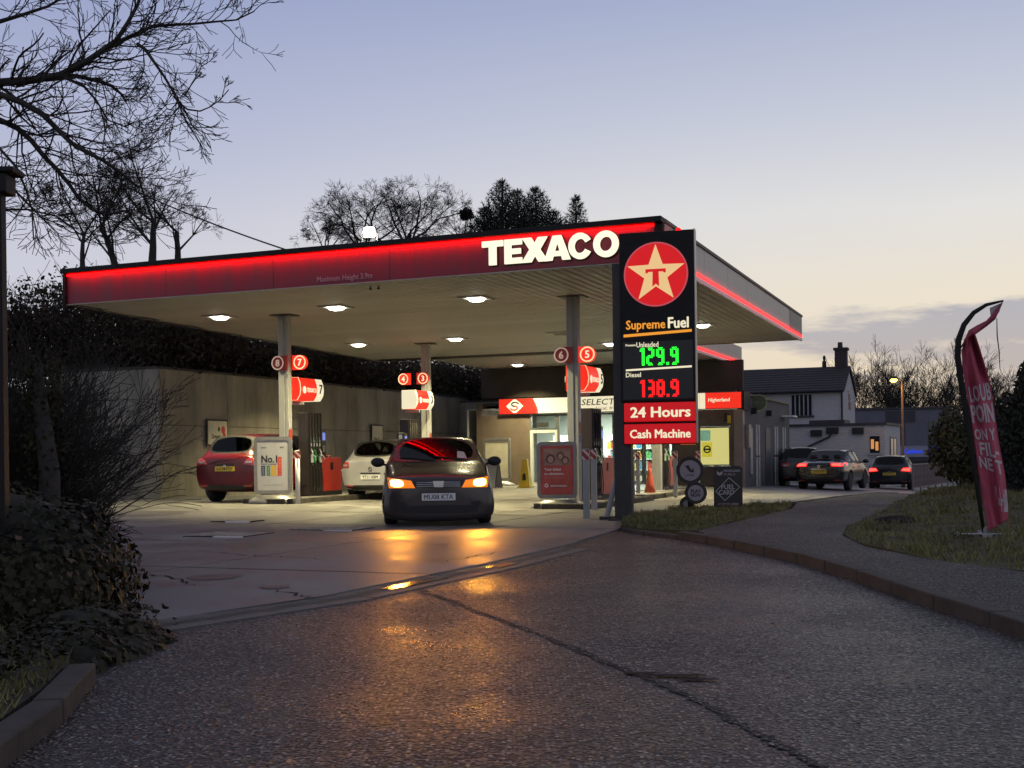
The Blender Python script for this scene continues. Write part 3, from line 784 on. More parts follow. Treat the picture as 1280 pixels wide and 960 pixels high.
def build_beacon():
    p = at(848, 286, 20.6)
    t = thing("beacon_lamp", "small red lamp on the canopy corner behind the price sign", "lamp", (p.x, p.y, 4.78))
    b = MB(); b.lathe([(.05, .0), (.05, .12), (.06, .13)], 12); b.build("stem", M['dark_metal'], t)
    b = MB(); b.lathe([(.055, .131), (.055, .16), (.05, .20), (.02, .23)], 14); b.build("lens", M['led_red'], t, smooth=True)
build_beacon()
def build_cameras():
    for px, py, lab in ((463, 355, "tiny dark security camera under the front fascia, left of its pair"), (473, 354, "tiny dark security camera under the front fascia, right of its pair")):
        u, v = uv_soffit(px, py + 3); p = W(u, v, SO - .005)
        t = thing("security_camera", lab, "camera", p, -A, "security cameras under the fascia")
        b = MB(); b.lathe([(.022, 0), (.022, -.01), (.010, -.015), (.010, -.03)], 10); b.build("mount", M['dark_metal'], t)
        b = MB(); b.lathe([(.008, -.07), (.024, -.06), (.03, -.045), (.026, -.031)], 12); b.build("dome", M['black_gloss'], t, smooth=True)
build_cameras()

# ------------------------------------------------------------------ the tall price sign
def build_price_sign():
    Y = 19.4; px0 = 822; X = derot(px0, 420)[0] / FOC * Y
    yaw = R(16)
    t = thing("price_sign", "tall black illuminated fuel price sign with star disc and green and red prices", "sign", (X, Y, 0), -yaw)
    s = FOC / Y; k = 1 / s / .985
    def x(px): return (px - px0) * k
    def z(py): return EYE + (570 - (py + .0122 * (px0 - 640))) / s
    p = MB(); p.bx(x(764) + .02, x(764) + .30, .02, .24, -.1, z(326)); p.build("post", M['dark_metal'], t, bevel=.01)
    p = MB(); p.bx(x(764) - .08, x(764) + .40, -.08, .34, -.1, .05); p.build("footing", M['kerb'], t, bevel=.02)
    fr = x(776.5); fl = x(868.5)
    c = MB(); c.bx(fr, fl, -.10, .10, z(501.5), z(290.5)); c.build("cabinet", M['black'], t, bevel=.012)
    c = MB(); c.bx(fl + .002, fl + .014, -.105, .105, z(554), z(289.5)); c.build("side_trim", M['silver'], t)
    # disc with the star
    cx, cz = x(822), z(344); rx, rz = .508, .508
    d = MB(); d.prism(disc_poly(cx, cz, rx, rz, 48), -.112, -.098); dd = d.build("disc", M['red_lit'], t)
    d = MB(); d.ring(0, 0, .985, 1.03, -.118, -.10, 48)
    d.v = [(cx + v[0] * rx, v[1], cz + v[2] * rz) for v in d.v]; d.build("disc_rim", M['rim_lit'], dd)
    pts = []
    for i in range(10):
        a = R(90 + 36 * i); r = .955 if i % 2 == 0 else .385
        pts.append((cx + rx * r * math.cos(a), cz + rz * r * math.sin(a)))
    # the star is built as five points round a pentagon, so every face is convex
    ctr = [pts[i] for i in (1, 3, 5, 7, 9)]
    sb = MB(); sb.prism(ctr, -.122, -.112)
    for i in (0, 2, 4, 6, 8): sb.prism([pts[i - 1], pts[i], pts[(i + 1) % 10]], -.122, -.112)
    sb.build("star", M['star_lit'], t)
    tb = MB(); w = .165
    tb.prism([(cx - w, cz + .085), (cx + w, cz + .085), (cx + w, cz + .02), (cx + w - .03, cz + .02), (cx + w - .05, cz + .04), (cx - w + .05, cz + .04), (cx - w + .03, cz + .02), (cx - w, cz + .02)], -.130, -.122)
    tb.prism([(cx - .048, cz + .0399), (cx + .048, cz + .0399), (cx + .055, cz - .20), (cx, cz - .155), (cx - .055, cz - .20)], -.130, -.122)
    tb.build("letter", M['red_lit'], t)
    # words and prices
    text("lettering", "Supreme", M['orange_lit'], t, ((x(784.5) + x(832.5)) / 2, -.10, z(407.5)), x(832.5) - x(784.5), (z(400.5) - z(415)), .022, .006)
    text("lettering", "Fuel", M['cream_lit'], t, ((x(836.5) + x(861)) / 2, -.10, z(405)), x(861) - x(836.5), z(398.5) - z(411.5), .03, .006)
    u = MB(); u.prism([(x(781), z(421)), (x(865), z(417)), (x(865), z(413.8)), (x(781), z(417.5))], -.106, -.10); u.build("underline", M['orange_lit'], t)
    sc = MB(); sc.bx(x(780), x(866), -.104, -.0995, z(499), z(427)); sc.build("price_screen", M['black_gloss'], t)
    text("lettering", "Premium", M['cream_lit'], t, ((x(783.5) + x(796)) / 2, -.104, z(431)), x(796) - x(783.5), .035, .02, .004)
    text("lettering", "Unleaded", M['cream_lit'], t, ((x(797) + x(824)) / 2, -.104, z(431)), x(824) - x(797), .082, .012, .004)
    text("lettering", "Diesel", M['cream_lit'], t, ((x(783.5) + x(802)) / 2, -.104, z(468.2)), x(802) - x(783.5), .075, .012, .004)
    ln = MB(); ln.prism([(x(783.5), z(463.4)), (x(864.5), z(461.0)), (x(864.5), z(458.6)), (x(783.5), z(461.2))], -.110, -.104); ln.build("divider", M['cream_lit'], t)
    for str_, m, zt, zb in (("129.9", M['green_led'], 435, 457), ("138.9", M['red_led'], 475, 496.5)):
        x0 = x(803); W_ = x(851.5) - x0; h = z(zt) - z(zb); w = W_ * .205; g = W_ * .048
        xx = x0 - w * .25
        for ch in str_:
            b = MB(); digit(b, ch, xx, z(zb) + (x(851) - xx) * 0 + .0, w, h, .045, .007)
            b.build("price_digit", m, t, loc=(0, -.104, 0))
            xx += (w * .62 + g) if ch == '1' else (.045 + g * .7) if ch == '.' else (w + g)
    for s_, a, b_, th_, wa, wb in (("24 Hours", 503.5, 527, .165, 789, 862), ("Cash Machine", 530, 554.5, .135, 788, 862)):
        pn = MB(); pn.bx(x(780.5), x(869) - .008, -.115, .08, z(b_), z(a)); o = pn.build("red_panel", M['red_lit_p'], t, bevel=.012)
        text("lettering", s_, M['cream_lit'], o, ((x(wa) + x(wb)) / 2, -.116, z((a + b_) / 2)), x(wb) - x(wa), th_, .03, .006)
    bk = MB(); bk.bx(x(779), fl, -.06, .06, z(555.5), z(501.6)); bk.build("panel_backing", M['black'], t)
M['rim_lit'] = glow("rim_lit", (.75, .10, .14), .5, (.5, .1, .1))
M['red_lit_p'] = glow("red_panel_lit", (.80, .003, .008), .50, (.4, .01, .01))
build_price_sign()
# ------------------------------------------------------------------ islands, pumps and what stands by them
def build_islands():
    for u, v0, v1, lab in ((9.85, 2.9, 7.4, "raised kerbed pump island at the left column"), (10.0, 8.2, 12.6, "raised kerbed pump island behind the pale hatchback"),
                           (2.85, 2.9, 7.4, "raised kerbed pump island left of the price sign"), (3.05, 8.2, 13.2, "raised kerbed pump island behind the price sign")):
        p = W(u, (v0 + v1) / 2); t = thing("pump_island", lab, "pump island", (p.x, p.y, gz(p.x, p.y)), -A, "pump islands under the canopy")
        l = (v1 - v0) / 2
        b = MB(); b.prism([(-.5, 0), (.5, 0), (.5, .118), (-.5, .118)], -l + .13, l - .13); b.build("slab", M['concrete_b'], t)
        st = MB(); st.bx(-.075, .075, -.44, .44, -.02, .132); km = st.mesh("kerb_stone", M['kerb'])
        n = int(2 * l / .89)
        for sx in (-1, 1):
            for i in range(n): put("kerb_stone", km, t, (sx * .58, -l + .45 + i * (2 * l - .9) / max(1, n - 1), 0), 0, .012)
        for sy in (-1, 1): put("kerb_stone", km, t, (0, sy * (l + .03), 0), R(90), .012)
build_islands()
HOSE = mat("hose_rubber", (.015, .015, .015), .5); M['pump'] = mat("pump_casing", (.022, .016, .015), .38, nz=(3, .2)); M['pump_b'] = mat("pump_panel", (.022, .02, .022), .3, nz=(3, .2))
M['red_panel'] = mat("red_panel", (.45, .035, .025), .4, nz=(2, .12)); M['pale_panel'] = mat("pale_red_panel", (.45, .10, .085), .45, nz=(2, .12))
M['screen'] = glow("screen_blue", (.18, .25, .75), .8, (.1, .1, .3)); M['green_p'] = mat("green_plastic", (.03, .22, .05), .4); M['yellow_p'] = mat("yellow_plastic", (.62, .42, .02), .45, nz=(4, .15))
M['sticker'] = glow("sticker", (.8, .78, .66), .16, (.7, .68, .6)); M['orange_p'] = mat("cone_orange", (.50, .075, .03), .5, nz=(5, .2))
def pump(u, v, flip, lab, panel='red_panel'):
    """Long side along v; the nozzle side faces -u (local +x). flip puts the terminal at the near end."""
    p = W(u, v); t = thing("fuel_pump", lab, "fuel pump", (p.x, p.y, gz(p.x, p.y) + .12), -A, "fuel pumps on their islands")
    f = -1 if flip else 1; t.scale = (.66, .70, 1)
    def Y(a, b): return (a * f, b * f) if f > 0 else (b * f, a * f)
    b = MB(); y0, y1 = Y(-.62, .28); b.bx(-.22, .20, y0, y1, .04, 2.0); b.bx(-.24, .215, y0 - .01, y1 + .01, 0, .06)
    b.build("casing", M['pump'], t, bevel=.015)
    rib = MB(); rib.bx(.203, .235, -.02, .02, .75, 1.985); rm = rib.mesh("hose_channel", M['pump_b'])
    for i in range(5): put("hose_channel", rm, t, (0, f * (-.54 + i * .185), 0))
    lb = MB(); lb.bx(.2015, .21, -.055, .055, 1.18, 1.42); lm = lb.mesh("grade_label", M['pump_b'])
    s1 = MB(); s1.bx(.2105, .214, -.04, .04, 1.19, 1.27); s1m = s1.mesh("grade_sticker", M['sticker'])
    s2 = MB(); s2.bx(.2105, .214, -.03, -.008, 1.29, 1.41); s2.bx(.2105, .214, .008, .03, 1.29, 1.34); s2m = s2.mesh("grade_mark", M['green_p']); s3m = s2.mesh("grade_mark", M['sticker'])
    nb = MB()
    nb.tube([(.26, 0, .90), (.30, -.03, .97), (.31, -.06, 1.05), (.27, -.09, 1.13)], [.018, .024, .024, .012], 6)
    nb.tube([(.32, -.03, .99), (.38, .03, .93), (.36, .07, .86)], .012, 5); nb.bx(.19, .27, -.05, .05, .80, 1.0)
    nm = nb.mesh("nozzle", M['sticker']); nbm = nb.mesh("nozzle", M['green_p']); nkm = nb.mesh("nozzle", M['black'])
    for i in range(4):
        y = f * (-.45 + i * .185)
        o = put("grade_label", lm, t, (0, y, 0)); put("grade_sticker", s1m, o); put("grade_mark", s2m if i % 2 == 0 else s3m, o)
        put("nozzle", (nm, nbm, nkm, nm)[i], t, (0, y, 0))
        h = MB(); h.tube([(.25, y, .86), (.29, y + .02, .6), (.31, y + .05, .30), (.29, y + .03, .12), (.25, y - .06, .10), (.235, y - .08, .3), (.235, y - .085, .8), (.235, y - .085, 1.9)], .016, 5)
        h.build("hose", HOSE, t, smooth=True)
    e = MB(); y = -.63 if f > 0 else -.29
    e.bx(-.17, .15, y - .006 if f > 0 else y, y if f > 0 else y + .006, .25, .7); e.build("end_hatch", M['pump_b'], t)
    b = MB(); y0, y1 = Y(.30, .62); b.bx(-.19, .16, y0, y1, .85, 1.62); b.build("payment_terminal", M['pump_b'], t, bevel=.02)
    s = MB(); ym = (y0 + y1) / 2; s.bx(.162, .168, ym - .09, ym + .09, 1.34, 1.53); s.build("screen", M['screen'], t)
    s = MB(); s.bx(.162, .175, ym - .08, ym + .08, 1.05, 1.22); s.build("keypad", M['silver'], t)
    if flip: s = MB(); s.bx(-.08, .08, y0 - .006, y0 - .001, 1.40, 1.57); s.build("notice", M['sticker'], t)
    b = MB(); y0, y1 = Y(.29, 1.02 if flip else 1.6)
    b.prismx([(y0, .10), (y1, .10), (y1 - .03 * f, .5), (y1, .92), (y0, .92)], -.2, .2); b.build("lower_panel", M[panel], t, bevel=.01)
    b = MB(); b.bx(.201, .206, (y0 + y1) / 2 - .12, (y0 + y1) / 2 + .06, .62, .80); b.build("hatch", M['black'], t)
    b = MB(); b.bx(-.21, .21, y0, y1, 0, .096); b.build("plinth", M['trim'], t)
pump(10.12, 5.3, False, "dark fuel pump with red lower panel behind the left column, at disc number 7")
pump(10.05, 10.2, True, "dark fuel pump half hidden behind the white hatchback, at disc number 4")
pump(3.02, 5.35, False, "dark fuel pump beside the red ticket poster stand, at disc number 5", 'pale_panel')
pump(3.3, 12.35, False, "dark fuel pump seen below the price sign's red panels", 'pale_panel')

def pump_header(u, v, num, lab, cap='cream_lit'):
    p = W(u, v); t = thing("pump_header_sign", lab, "lit sign", (p.x, p.y, 2.72), -A, "lit box signs over the pumps")
    prof = [(-.22, -.26), (.17, -.26), (.25, -.14), (.27, .0), (.25, .14), (.20, .26), (-.22, .26)]      # (x, z)
    def body(y0, y1, m, name, sc=1.0, par=t):
        b = MB(); b.prism([(q[0] * sc, q[1] * sc) for q in prof], y0, y1); return b.build(name, m, par, bevel=.01)
    body(-.52, .22, M['red_lit_hot'], "red_body"); body(-.57, -.522, M[cap], "end_cap", 1.0); body(.222, .52, M['cream_lit'], "number_panel")
    b = MB(); b.prism([(q[0] * 1.02, q[1] * 1.02) for q in prof], -.53, -.505); b.build("trim", M['ring_lit'], t)
    text("lettering", "TEXACO", M['cream_lit'], t, (.274, -.04, -.02), .42, .10, .012, .006, R(90))
    d = MB(); d.prism(disc_poly(-.0, 0, .065, .085, 20), -.012, 0); d.build("emblem", M['cream_lit'], t, loc=(.272, -.36, -.02), rz=R(90))
    text("number", num, M['letter_black'], t, (.272, .37, .02), None, .21, .02, .006, R(90))
    b = MB(); b.bx(-.24, .20, -.30, -.25, -.36, -.30); b.bx(-.34, -.22, -.3, .3, -.06, .06); b.build("bracket", M['column'], t)
pump_header(9.93, 4.55, "7", "red lit box sign with white end panel reading 7, on the left column", 'red_lit_hot')
pump_header(10.0, 10.75, "3", "red lit box sign with white end caps reading 3, on the middle column")
pump_header(2.93, 4.55, "5", "red lit box sign with white end panel reading 5, beside the price sign", 'red_lit_hot')

def number_disc(u, v, px, py, num, lit, lab, side):
    q = W(u, v - .13); p = at(px, py, q.y)
    t = thing("pump_number_disc", lab, "number sign", p, -A, "round pump number discs on the columns")
    r = .165
    body = M['red_lit_hot'] if lit == 2 else M['red_mid'] if lit == 1 else M['red_dim']
    b = MB(); b.prism(disc_poly(0, 0, r, r, 26), -.05, .05); b.prism([(0, -r), (side * r * 1.25, -r), (side * r * 1.25, r), (0, r)], -.045, .045); b.build("body", body, t)
    b = MB(); b.ring(0, 0, r * .80, r * .97, -.06, -.05, 26); b.build("ring", M['ring_lit'] if lit else M['white_dim'], t)
    text("number", num, M['cream_lit'] if lit else M['white_dim'], t, (0, -.052, 0), None, .15, .03, .006)
M['red_mid'] = glow("red_mid", (.75, .03, .015), .55, (.4, .02, .02))
number_disc(9.9, 3.75, 348.5, 454, "8", 0, "dim red disc reading 8 on the left column", -1 * -1)
number_disc(9.9, 3.75, 376, 453, "7", 2, "bright red disc reading 7 on the left column", -1)
number_disc(10.1, 11.5, 505, 474, "4", 2, "bright red disc reading 4 on the middle column", 1)
number_disc(10.1, 11.5, 529.5, 473, "3", 1, "red disc reading 3 on the middle column's right side", -1)
number_disc(2.9, 3.75, 702.5, 444, "6", 0, "dim red disc reading 6 on the column left of the price sign", 1)
number_disc(2.9, 3.75, 735, 443, "5", 2, "bright red disc reading 5 on the column left of the price sign", -1)

# ------------------------------------------------------------------ poster stands
def poster_stand(p, rz, w, h, lab, name="poster_stand"):
    t = thing(name, lab, "poster stand", p, rz, None)
    b = MB(); b.lathe([(.40, 0), (.42, .03), (.40, .09), (.30, .16), (.26, .20)], 24)
    b.v = [(v[0] * w / .62, v[1] * .62, v[2]) for v in b.v]; b.build("base", M['silver'], t, smooth=True)
    f = MB(); o = rrect(-w / 2, w / 2, .22, .22 + h, .10); i_ = rrect(-w / 2 + .075, w / 2 - .075, .30, .22 + h - .08, .04)
    n = len(o); f.v = [(q[0], -.05, q[1]) for q in o] + [(q[0], -.05, q[1]) for q in i_] + [(q[0], .05, q[1]) for q in o] + [(q[0], -.03, q[1]) for q in i_]
    for k in range(n):
        k2 = (k + 1) % n
        f.f += [[k, k2, k2 + n, k + n], [k + 2 * n, k2 + 2 * n, k2, k], [k + n, k2 + n, k2 + 3 * n, k + 3 * n]]; f.m += [0, 0, 0]
    f.f.append([2 * n + k for k in range(n)]); f.m.append(0); f.build("frame", M['silver'], t, fixn=True)
    return t, i_
def stand_one():
    q = W(10.1, 2.95); p = at(342, 629, q.y)
    t, i_ = poster_stand((p.x, p.y, p.z - .01), R(5), .84, 1.28, "grey framed poster stand reading No.1 with four coloured bars")
    b = MB(); b.prism(i_, -.034, -.028); o = b.build("poster", M['poster_white'], t)
    text("lettering", "No.1", M['letter_black'], o, (-.08, -.034, 1.0), .34, .16, .03, .002)
    text("small_print", "when it counts", M['letter_black'], o, (-.09, -.034, .89), .34, .03, .01, .002)
    for x, w_, h_, z_, c in ((-.215, .09, .23, .74, (.05, .07, .12)), (-.10, .075, .23, .74, (.08, .17, .07)), (.02, .12, .23, .74, (.55, .33, .03)), (.15, .09, .42, .835, (.55, .07, .045))):
        b = MB(); b.prism([(x - w_ / 2, z_ - h_ / 2), (x + w_ / 2, z_ - h_ / 2), (x + w_ / 2, z_ + h_ / 2), (x - w_ / 2, z_ + h_ / 2)], -.037, -.034)
        k = b.build("colour_bar", mat("print_colour", c, .4, nz=(6, .15)), o)
        for j in range(5): text("bar_figure", "8", M['poster_white'], k, (x, -.037, z_ - h_ / 2 + .03 + j * (h_ - .05) / 4.6), w_ * .35, .022, 0, .001)
    text("small_print", "Local No.", M['letter_black'], o, (-.2, -.034, 1.26), .13, .022, .01, .002); text("small_print", "GO GO", M['letter_black'], o, (.2, -.034, 1.26), .09, .03, .02, .002)
    text("small_print", "ask inside for details and terms", M['letter_black'], o, (0, -.034, .42), .42, .02, .0, .001)
stand_one()
def stand_two():
    q = W(3.6, 3.0); p = at(697, 635, q.y)
    t, i_ = poster_stand((p.x, p.y, -.0), R(-4), .82, 1.16, "grey framed poster stand reading Your ticket to adventure on red")
    b = MB(); b.prism(i_, -.034, -.028); o = b.build("poster", mat("poster_red", (.40, .06, .05), .4, nz=(3, .2)), t)
    b = MB(); b.prism([(-.27, .90), (.27, .90), (.27, 1.24), (-.27, 1.24)], -.037, -.034); ph = b.build("picture", mat("print_picture", (.30, .17, .13), .45, nz=(5, .5)), o)
    for x, z, r in ((-.13, 1.03, .085), (.07, 1.09, .07), (.17, 1.0, .07)):
        b = MB(); b.prism(disc_poly(x, z, r * 1.12, r * 1.15, 18), -.039, -.037); hd = b.build("printed_head", mat("print_hair", (.10, .05, .04), .5), ph)
        b = MB(); b.prism(disc_poly(x, z - .01, r * .7, r * .82, 18), -.041, -.039); b.build("printed_face", mat("print_face", (.42, .25, .18), .5), ph)
    text("lettering", "Your ticket", M['letter_white'], o, (-.09, -.034, .82), .34, .06, .02, .002)
    text("lettering", "to adventure.", M['letter_white'], o, (-.06, -.034, .73), .40, .055, .02, .002)
    text("small_print", "Collect points and save on days out", M['faded_letter'], o, (-.07, -.034, .65), .38, .03, .0, .001)
    text("lettering", "REWARDS", M['letter_white'], o, (.03, -.034, .48), .32, .035, .02, .002)
    b = MB(); b.ring(-.22, .49, .022, .04, -.036, -.034, 16); b.build("emblem", M['letter_white'], o)
stand_two()
def stand_blank():
    p = at(622, 606, 43.5)
    t, i_ = poster_stand((p.x, p.y, gz(p.x, p.y)), R(-16), 1.02, 1.55, "large pale blank poster stand against the brown shop wall")
    b = MB(); b.prism(i_, -.034, -.028); b.build("poster", M['poster_cream'], t)
M['poster_cream'] = mat("poster_cream", (.62, .58, .44), .4, nz=(3, .12))
stand_blank()
def a_board():
    p = at(614, 612, 40.5)
    t = thing("pavement_board", "small white leaning sandwich board just right of the dark car's mirror", "sandwich board", (p.x, p.y, 0), R(-25))
    for s in (-1, 1):
        b = MB(); b.add([(-.28, s * .28, .03), (.28, s * .28, .03), (.28, s * .03, 1.02), (-.28, s * .03, 1.02), (-.28, s * .28 - .03 * s, .03), (.28, s * .28 - .03 * s, .03), (.28, s * .03 - .03 * s, 1.02), (-.28, s * .03 - .03 * s, 1.02)],
                        [(0, 1, 2, 3), (7, 6, 5, 4), (0, 4, 5, 1), (1, 5, 6, 2), (2, 6, 7, 3), (3, 7, 4, 0)])
        b.build("board", M['poster_white'], t)
    for x in (-.29, .29):
        b = MB(); b.tube([(x, -.29, 0), (x, -.03, 1.05), (x, .29, 0)], .014, 5); b.build("leg", M['dark_metal'], t)
a_board()

# ------------------------------------------------------------------ bollards, cones
def bollards():
    b = MB(); b.bx(-.052, .052, -.052, .052, -.02, 1.0); bm_ = b.mesh("post", M['column'])
    bandm = bpy.data.materials.new("red_white_band"); bandm.use_nodes = True
    nt = bandm.node_tree; N = nt.nodes; L = nt.links; bs = N["Principled BSDF"]
    tc = N.new("ShaderNodeTexCoord"); wv = N.new("ShaderNodeTexWave"); wv.bands_direction = 'DIAGONAL'; wv.inputs["Scale"].default_value = 4.4
    L.new(tc.outputs["Object"], wv.inputs[0]); r = N.new("ShaderNodeValToRGB"); e = r.color_ramp.elements; r.color_ramp.interpolation = 'CONSTANT'
    e[0].color = (.32, .03, .025, 1); e[1].position = .66; e[1].color = (.60, .52, .48, 1); L.new(wv.outputs[0], r.inputs[0]); L.new(r.outputs[0], bs.inputs[0])
    c = MB(); c.bx(-.058, .058, -.058, .058, 1.0, 1.17); cm = c.mesh("band", bandm)
    c = MB(); c.bx(-.05, .05, -.05, .05, 1.172, 1.19); pm = c.mesh("cap", M['grey_paint'])
    for px, py, Y, lab, sc in ((733.5, 650, 20.3, "grey bollard with red band nearest the price sign's post", 1.0), (743, 640, 23.2, "grey bollard just behind the nearest one, left of the price sign's post", 1.0),
                           (791, 628, 27.4, "white bollard with red band immediately right of the price sign's post", .97), (798, 622, 30.4, "thinner white bollard second right of the price sign's post", .97),
                           (844.5, 622, 29.6, "white bollard with red band left of the circle sign's top", .97), (873, 623, 30.0, "white bollard with red band right behind the circle sign's top", .97)):
        p = at(px, py, Y)
        t = thing("bollard", lab, "bollard", (p.x, p.y, gz(p.x, p.y) + .02), R(-12), "bollards with red and white bands"); t.scale = (sc, sc, sc)
        put("post", bm_, t, bevel=.006); put("band", cm, t); put("cap", pm, t)
    q = W(9.3, 2.75); p = at(372.5, 628, q.y)
    t = thing("bollard", "slim white bollard with red striped plate beside the No.1 stand", "bollard", (p.x, p.y, gz(p.x, p.y)), 0, None)
    b = MB(); b.tube([(0, 0, 0), (0, 0, 1.2)], .052, 12); b.build("post", M['white_paint'], t, smooth=True)
    c = MB(); c.bx(-.075, .075, -.07, -.055, 1.02, 1.19); c.build("band", bandm, t)
bollards()
def cones():
    p = at(812.5, 621, 30.6)
    t = thing("traffic_cone", "orange traffic cone below the price sign", "cone", (p.x, p.y, gz(p.x, p.y) + .02))
    b = MB(); b.lathe([(.155, .04), (.10, .32), (.055, .62), (.03, .72), (.022, .73)], 18); b.build("body", M['orange_p'], t, smooth=True)
    b = MB(); b.bx(-.20, .20, -.20, .20, 0, .042); b.build("base", M['orange_p'], t, bevel=.01)
    p = at(657, 612, 40.4)
    t = thing("wet_floor_cone", "tall narrow yellow warning cone outside the shop door", "cone", (p.x, p.y, .022), R(-20))
    b = MB(); b.frustum((0, 0), (.20, .17), .05, (0, 0), (.085, .07), .92); b.frustum((0, 0), (.085, .07), .92, (0, 0), (.06, .05), .97); b.build("body", M['yellow_p'], t, bevel=.01)
    b = MB(); b.bx(-.24, .24, -.20, .20, 0, .05); b.build("base", M['yellow_p'], t)
    b = MB(); b.prism([(-.07, .25), (.07, .25), (.04, .48), (-.04, .48)], -.150, -.120); b.build("notice", M['letter_black'], t)
    q = at(760, 651, 19.9)
    t = thing("leaning_prop", "grey slanting prop on a small block beside the price sign's post", "prop", (q.x, q.y, 0))
    b = MB(); b.tube([(-.02, 0, .05), (.16, .06, .72)], .045, 8); b.build("strut", M['grey_paint'], t)
    b = MB(); b.bx(-.14, .16, -.10, .10, -.02, .07); b.build("block", M['kerb'], t, bevel=.02)
cones()
M['tread'] = mat("worn_tread", (.42, .38, .31), .8, nz=(6, .4), spec=.15)
def covers():
    for px, py, w, d, lab, rz in ((297, 653, .75, .5, "farthest left of the steel tank covers, in front of the No.1 stand", 12), (287, 668, .95, .9, "nearest left of the steel tank covers, with a bright edge", 12), (415, 661, 1.05, .75, "steel tank cover just left of the dark car", 14)):
        p = gp(px, py, .03)
        t = thing("tank_cover", lab, "manhole cover", (p.x, p.y, gz(p.x, p.y) + .024), -R(rz) - A * .3, "steel tank covers in the concrete")
        b = MB(); b.bx(-w / 2, w / 2, -d / 2, d / 2, -.02, .008); b.build("lid", M['tar'], t)
        n = 9
        rb = MB()
        for i in range(n):
            x = -w / 2 + .06 + i * (w - .12) / (n - 1); rb.prismx([(-d / 2 + .05, .0085), (d / 2 - .05, .0085), (d / 2 - .05, .016), (-d / 2 + .05, .016)], x - .028, x + .028)
        rb.build("tread_bars", M['tread'], t)
        e = MB(); e.bx(w / 2 - .42, w / 2 + .02, -d / 2 - .07, -d / 2 - .004, -.02, .014); e.build("bright_edge", M['white_paint'], t)
covers()

# ------------------------------------------------------------------ boards on the verge
def fuel_board():
    p = at(910.5, 641, 21.9)
    t = thing("fuel_card_board", "black rounded board with white diamond reading FUEL CARD on the verge", "board sign", (p.x, p.y, .08), R(-10))
    b = MB(); b.prism(rrect(-.26, .26, .02, .79, .07), -.02, .02); b.build("panel", M['black_gloss'], t)
    W_ = M['board_white']
    b = MB(); o = [(0, .55), (.22, .33), (0, .11), (-.22, .33)]
    o = [(.02, .575), (.21, .40), (-.06, .155), (-.225, .325)]
    for i in range(4):
        a, c = o[i], o[(i + 1) % 4]; dx, dz = c[0] - a[0], c[1] - a[1]; l = math.hypot(dx, dz); nx, nz_ = -dz / l * .006, dx / l * .006
        b.prism([(a[0] + nx, a[1] + nz_), (c[0] + nx, c[1] + nz_), (c[0] - nx, c[1] - nz_), (a[0] - nx, a[1] - nz_)], -.026 - .0004 * i, -.02)
    b.build("diamond", W_, t)
    text("lettering", "FUEL", W_, t, (.0, -.02, .405), .24, .085, .02, .004); text("lettering", "CARD", W_, t, (-.03, -.02, .305), .28, .085, .02, .004)
    text("lettering", "MORGAN", W_, t, (.07, -.02, .70), .29, .042, .02, .003); text("lettering", "FUELS", M['faded_letter'], t, (.03, -.02, .635), .2, .042, .01, .003)
    text("lettering", "ACCEPTED", M['faded_letter'], t, (-.08, -.02, .09), .22, .035, .01, .003); text("lettering", "HERE", W_, t, (.12, -.02, .09), .13, .035, .015, .003)
    b = MB(); b.prism([(-.20, .64), (-.15, .61), (-.10, .64), (-.10, .70), (-.15, .66), (-.20, .70)], -.024, -.02); b.build("emblem", W_, t)
    for x in (-.2, .2):
        b = MB(); b.bx(x - .03, x + .03, -.10, .12, -.03, .019); b.build("foot", M['black'], t)
M['board_white'] = mat("board_print", (.42, .40, .42), .5)
fuel_board()
def circle_sign():
    Y = 22.0; p = at(862, 640, Y)
    t = thing("circle_sign", "black stand of three stacked discs, the middle one reading PLAY NOW", "board sign", (p.x, p.y, .08), R(-8))
    k = Y / FOC
    def d(px, py, r, ri, y):
        q = at(px, py, Y); x, z = q.x - p.x, q.z - .08
        b = MB(); b.prism(disc_poly(x, z, r * k, r * k, 30), y - .03, y + .03); o = b.build("disc", M['black_gloss'], t, bevel=.006)
        b = MB(); b.prism(disc_poly(x, z, ri * k, ri * k, 26), y - .036, y - .03); b.build("face", M['poster_grey'], o); return o, x, z
    o, x, z = d(862.5, 588, 17.3, 12.8, 0); 
    text("lettering", "LOTTERY", M['letter_black'], o, (x, -.036, z - .09), .15, .035, .01, .003)
    b = MB(); b.prism([(x - .09, z + .08), (x - .03, z + .10), (x + .03, z), (x + .06, z + .06), (x + .07, z - .04), (x + .0, z - .03)], -.040, -.036); b.build("emblem", M['letter_black'], o)
    o, x, z = d(869.5, 616, 13.8, 9.8, -.062)
    text("lettering", "PLAY", M['letter_black'], o, (x, -.098, z + .035), .17, .06, .035, .003); text("lettering", "NOW", M['letter_black'], o, (x, -.098, z - .04), .17, .06, .035, .003)
    d(858.5, 630, 9.0, 4.6, .062)
    b = MB(); b.bx(-.22, .26, -.16, .16, -.03, .03); b.build("base", M['black'], t)
    b = MB(); b.bx(-.03, .07, .02, .05, .0, .95); b.build("upright", M['black'], t)
M['poster_grey'] = mat("print_grey", (.30, .28, .31), .45, nz=(5, .1))
circle_sign()
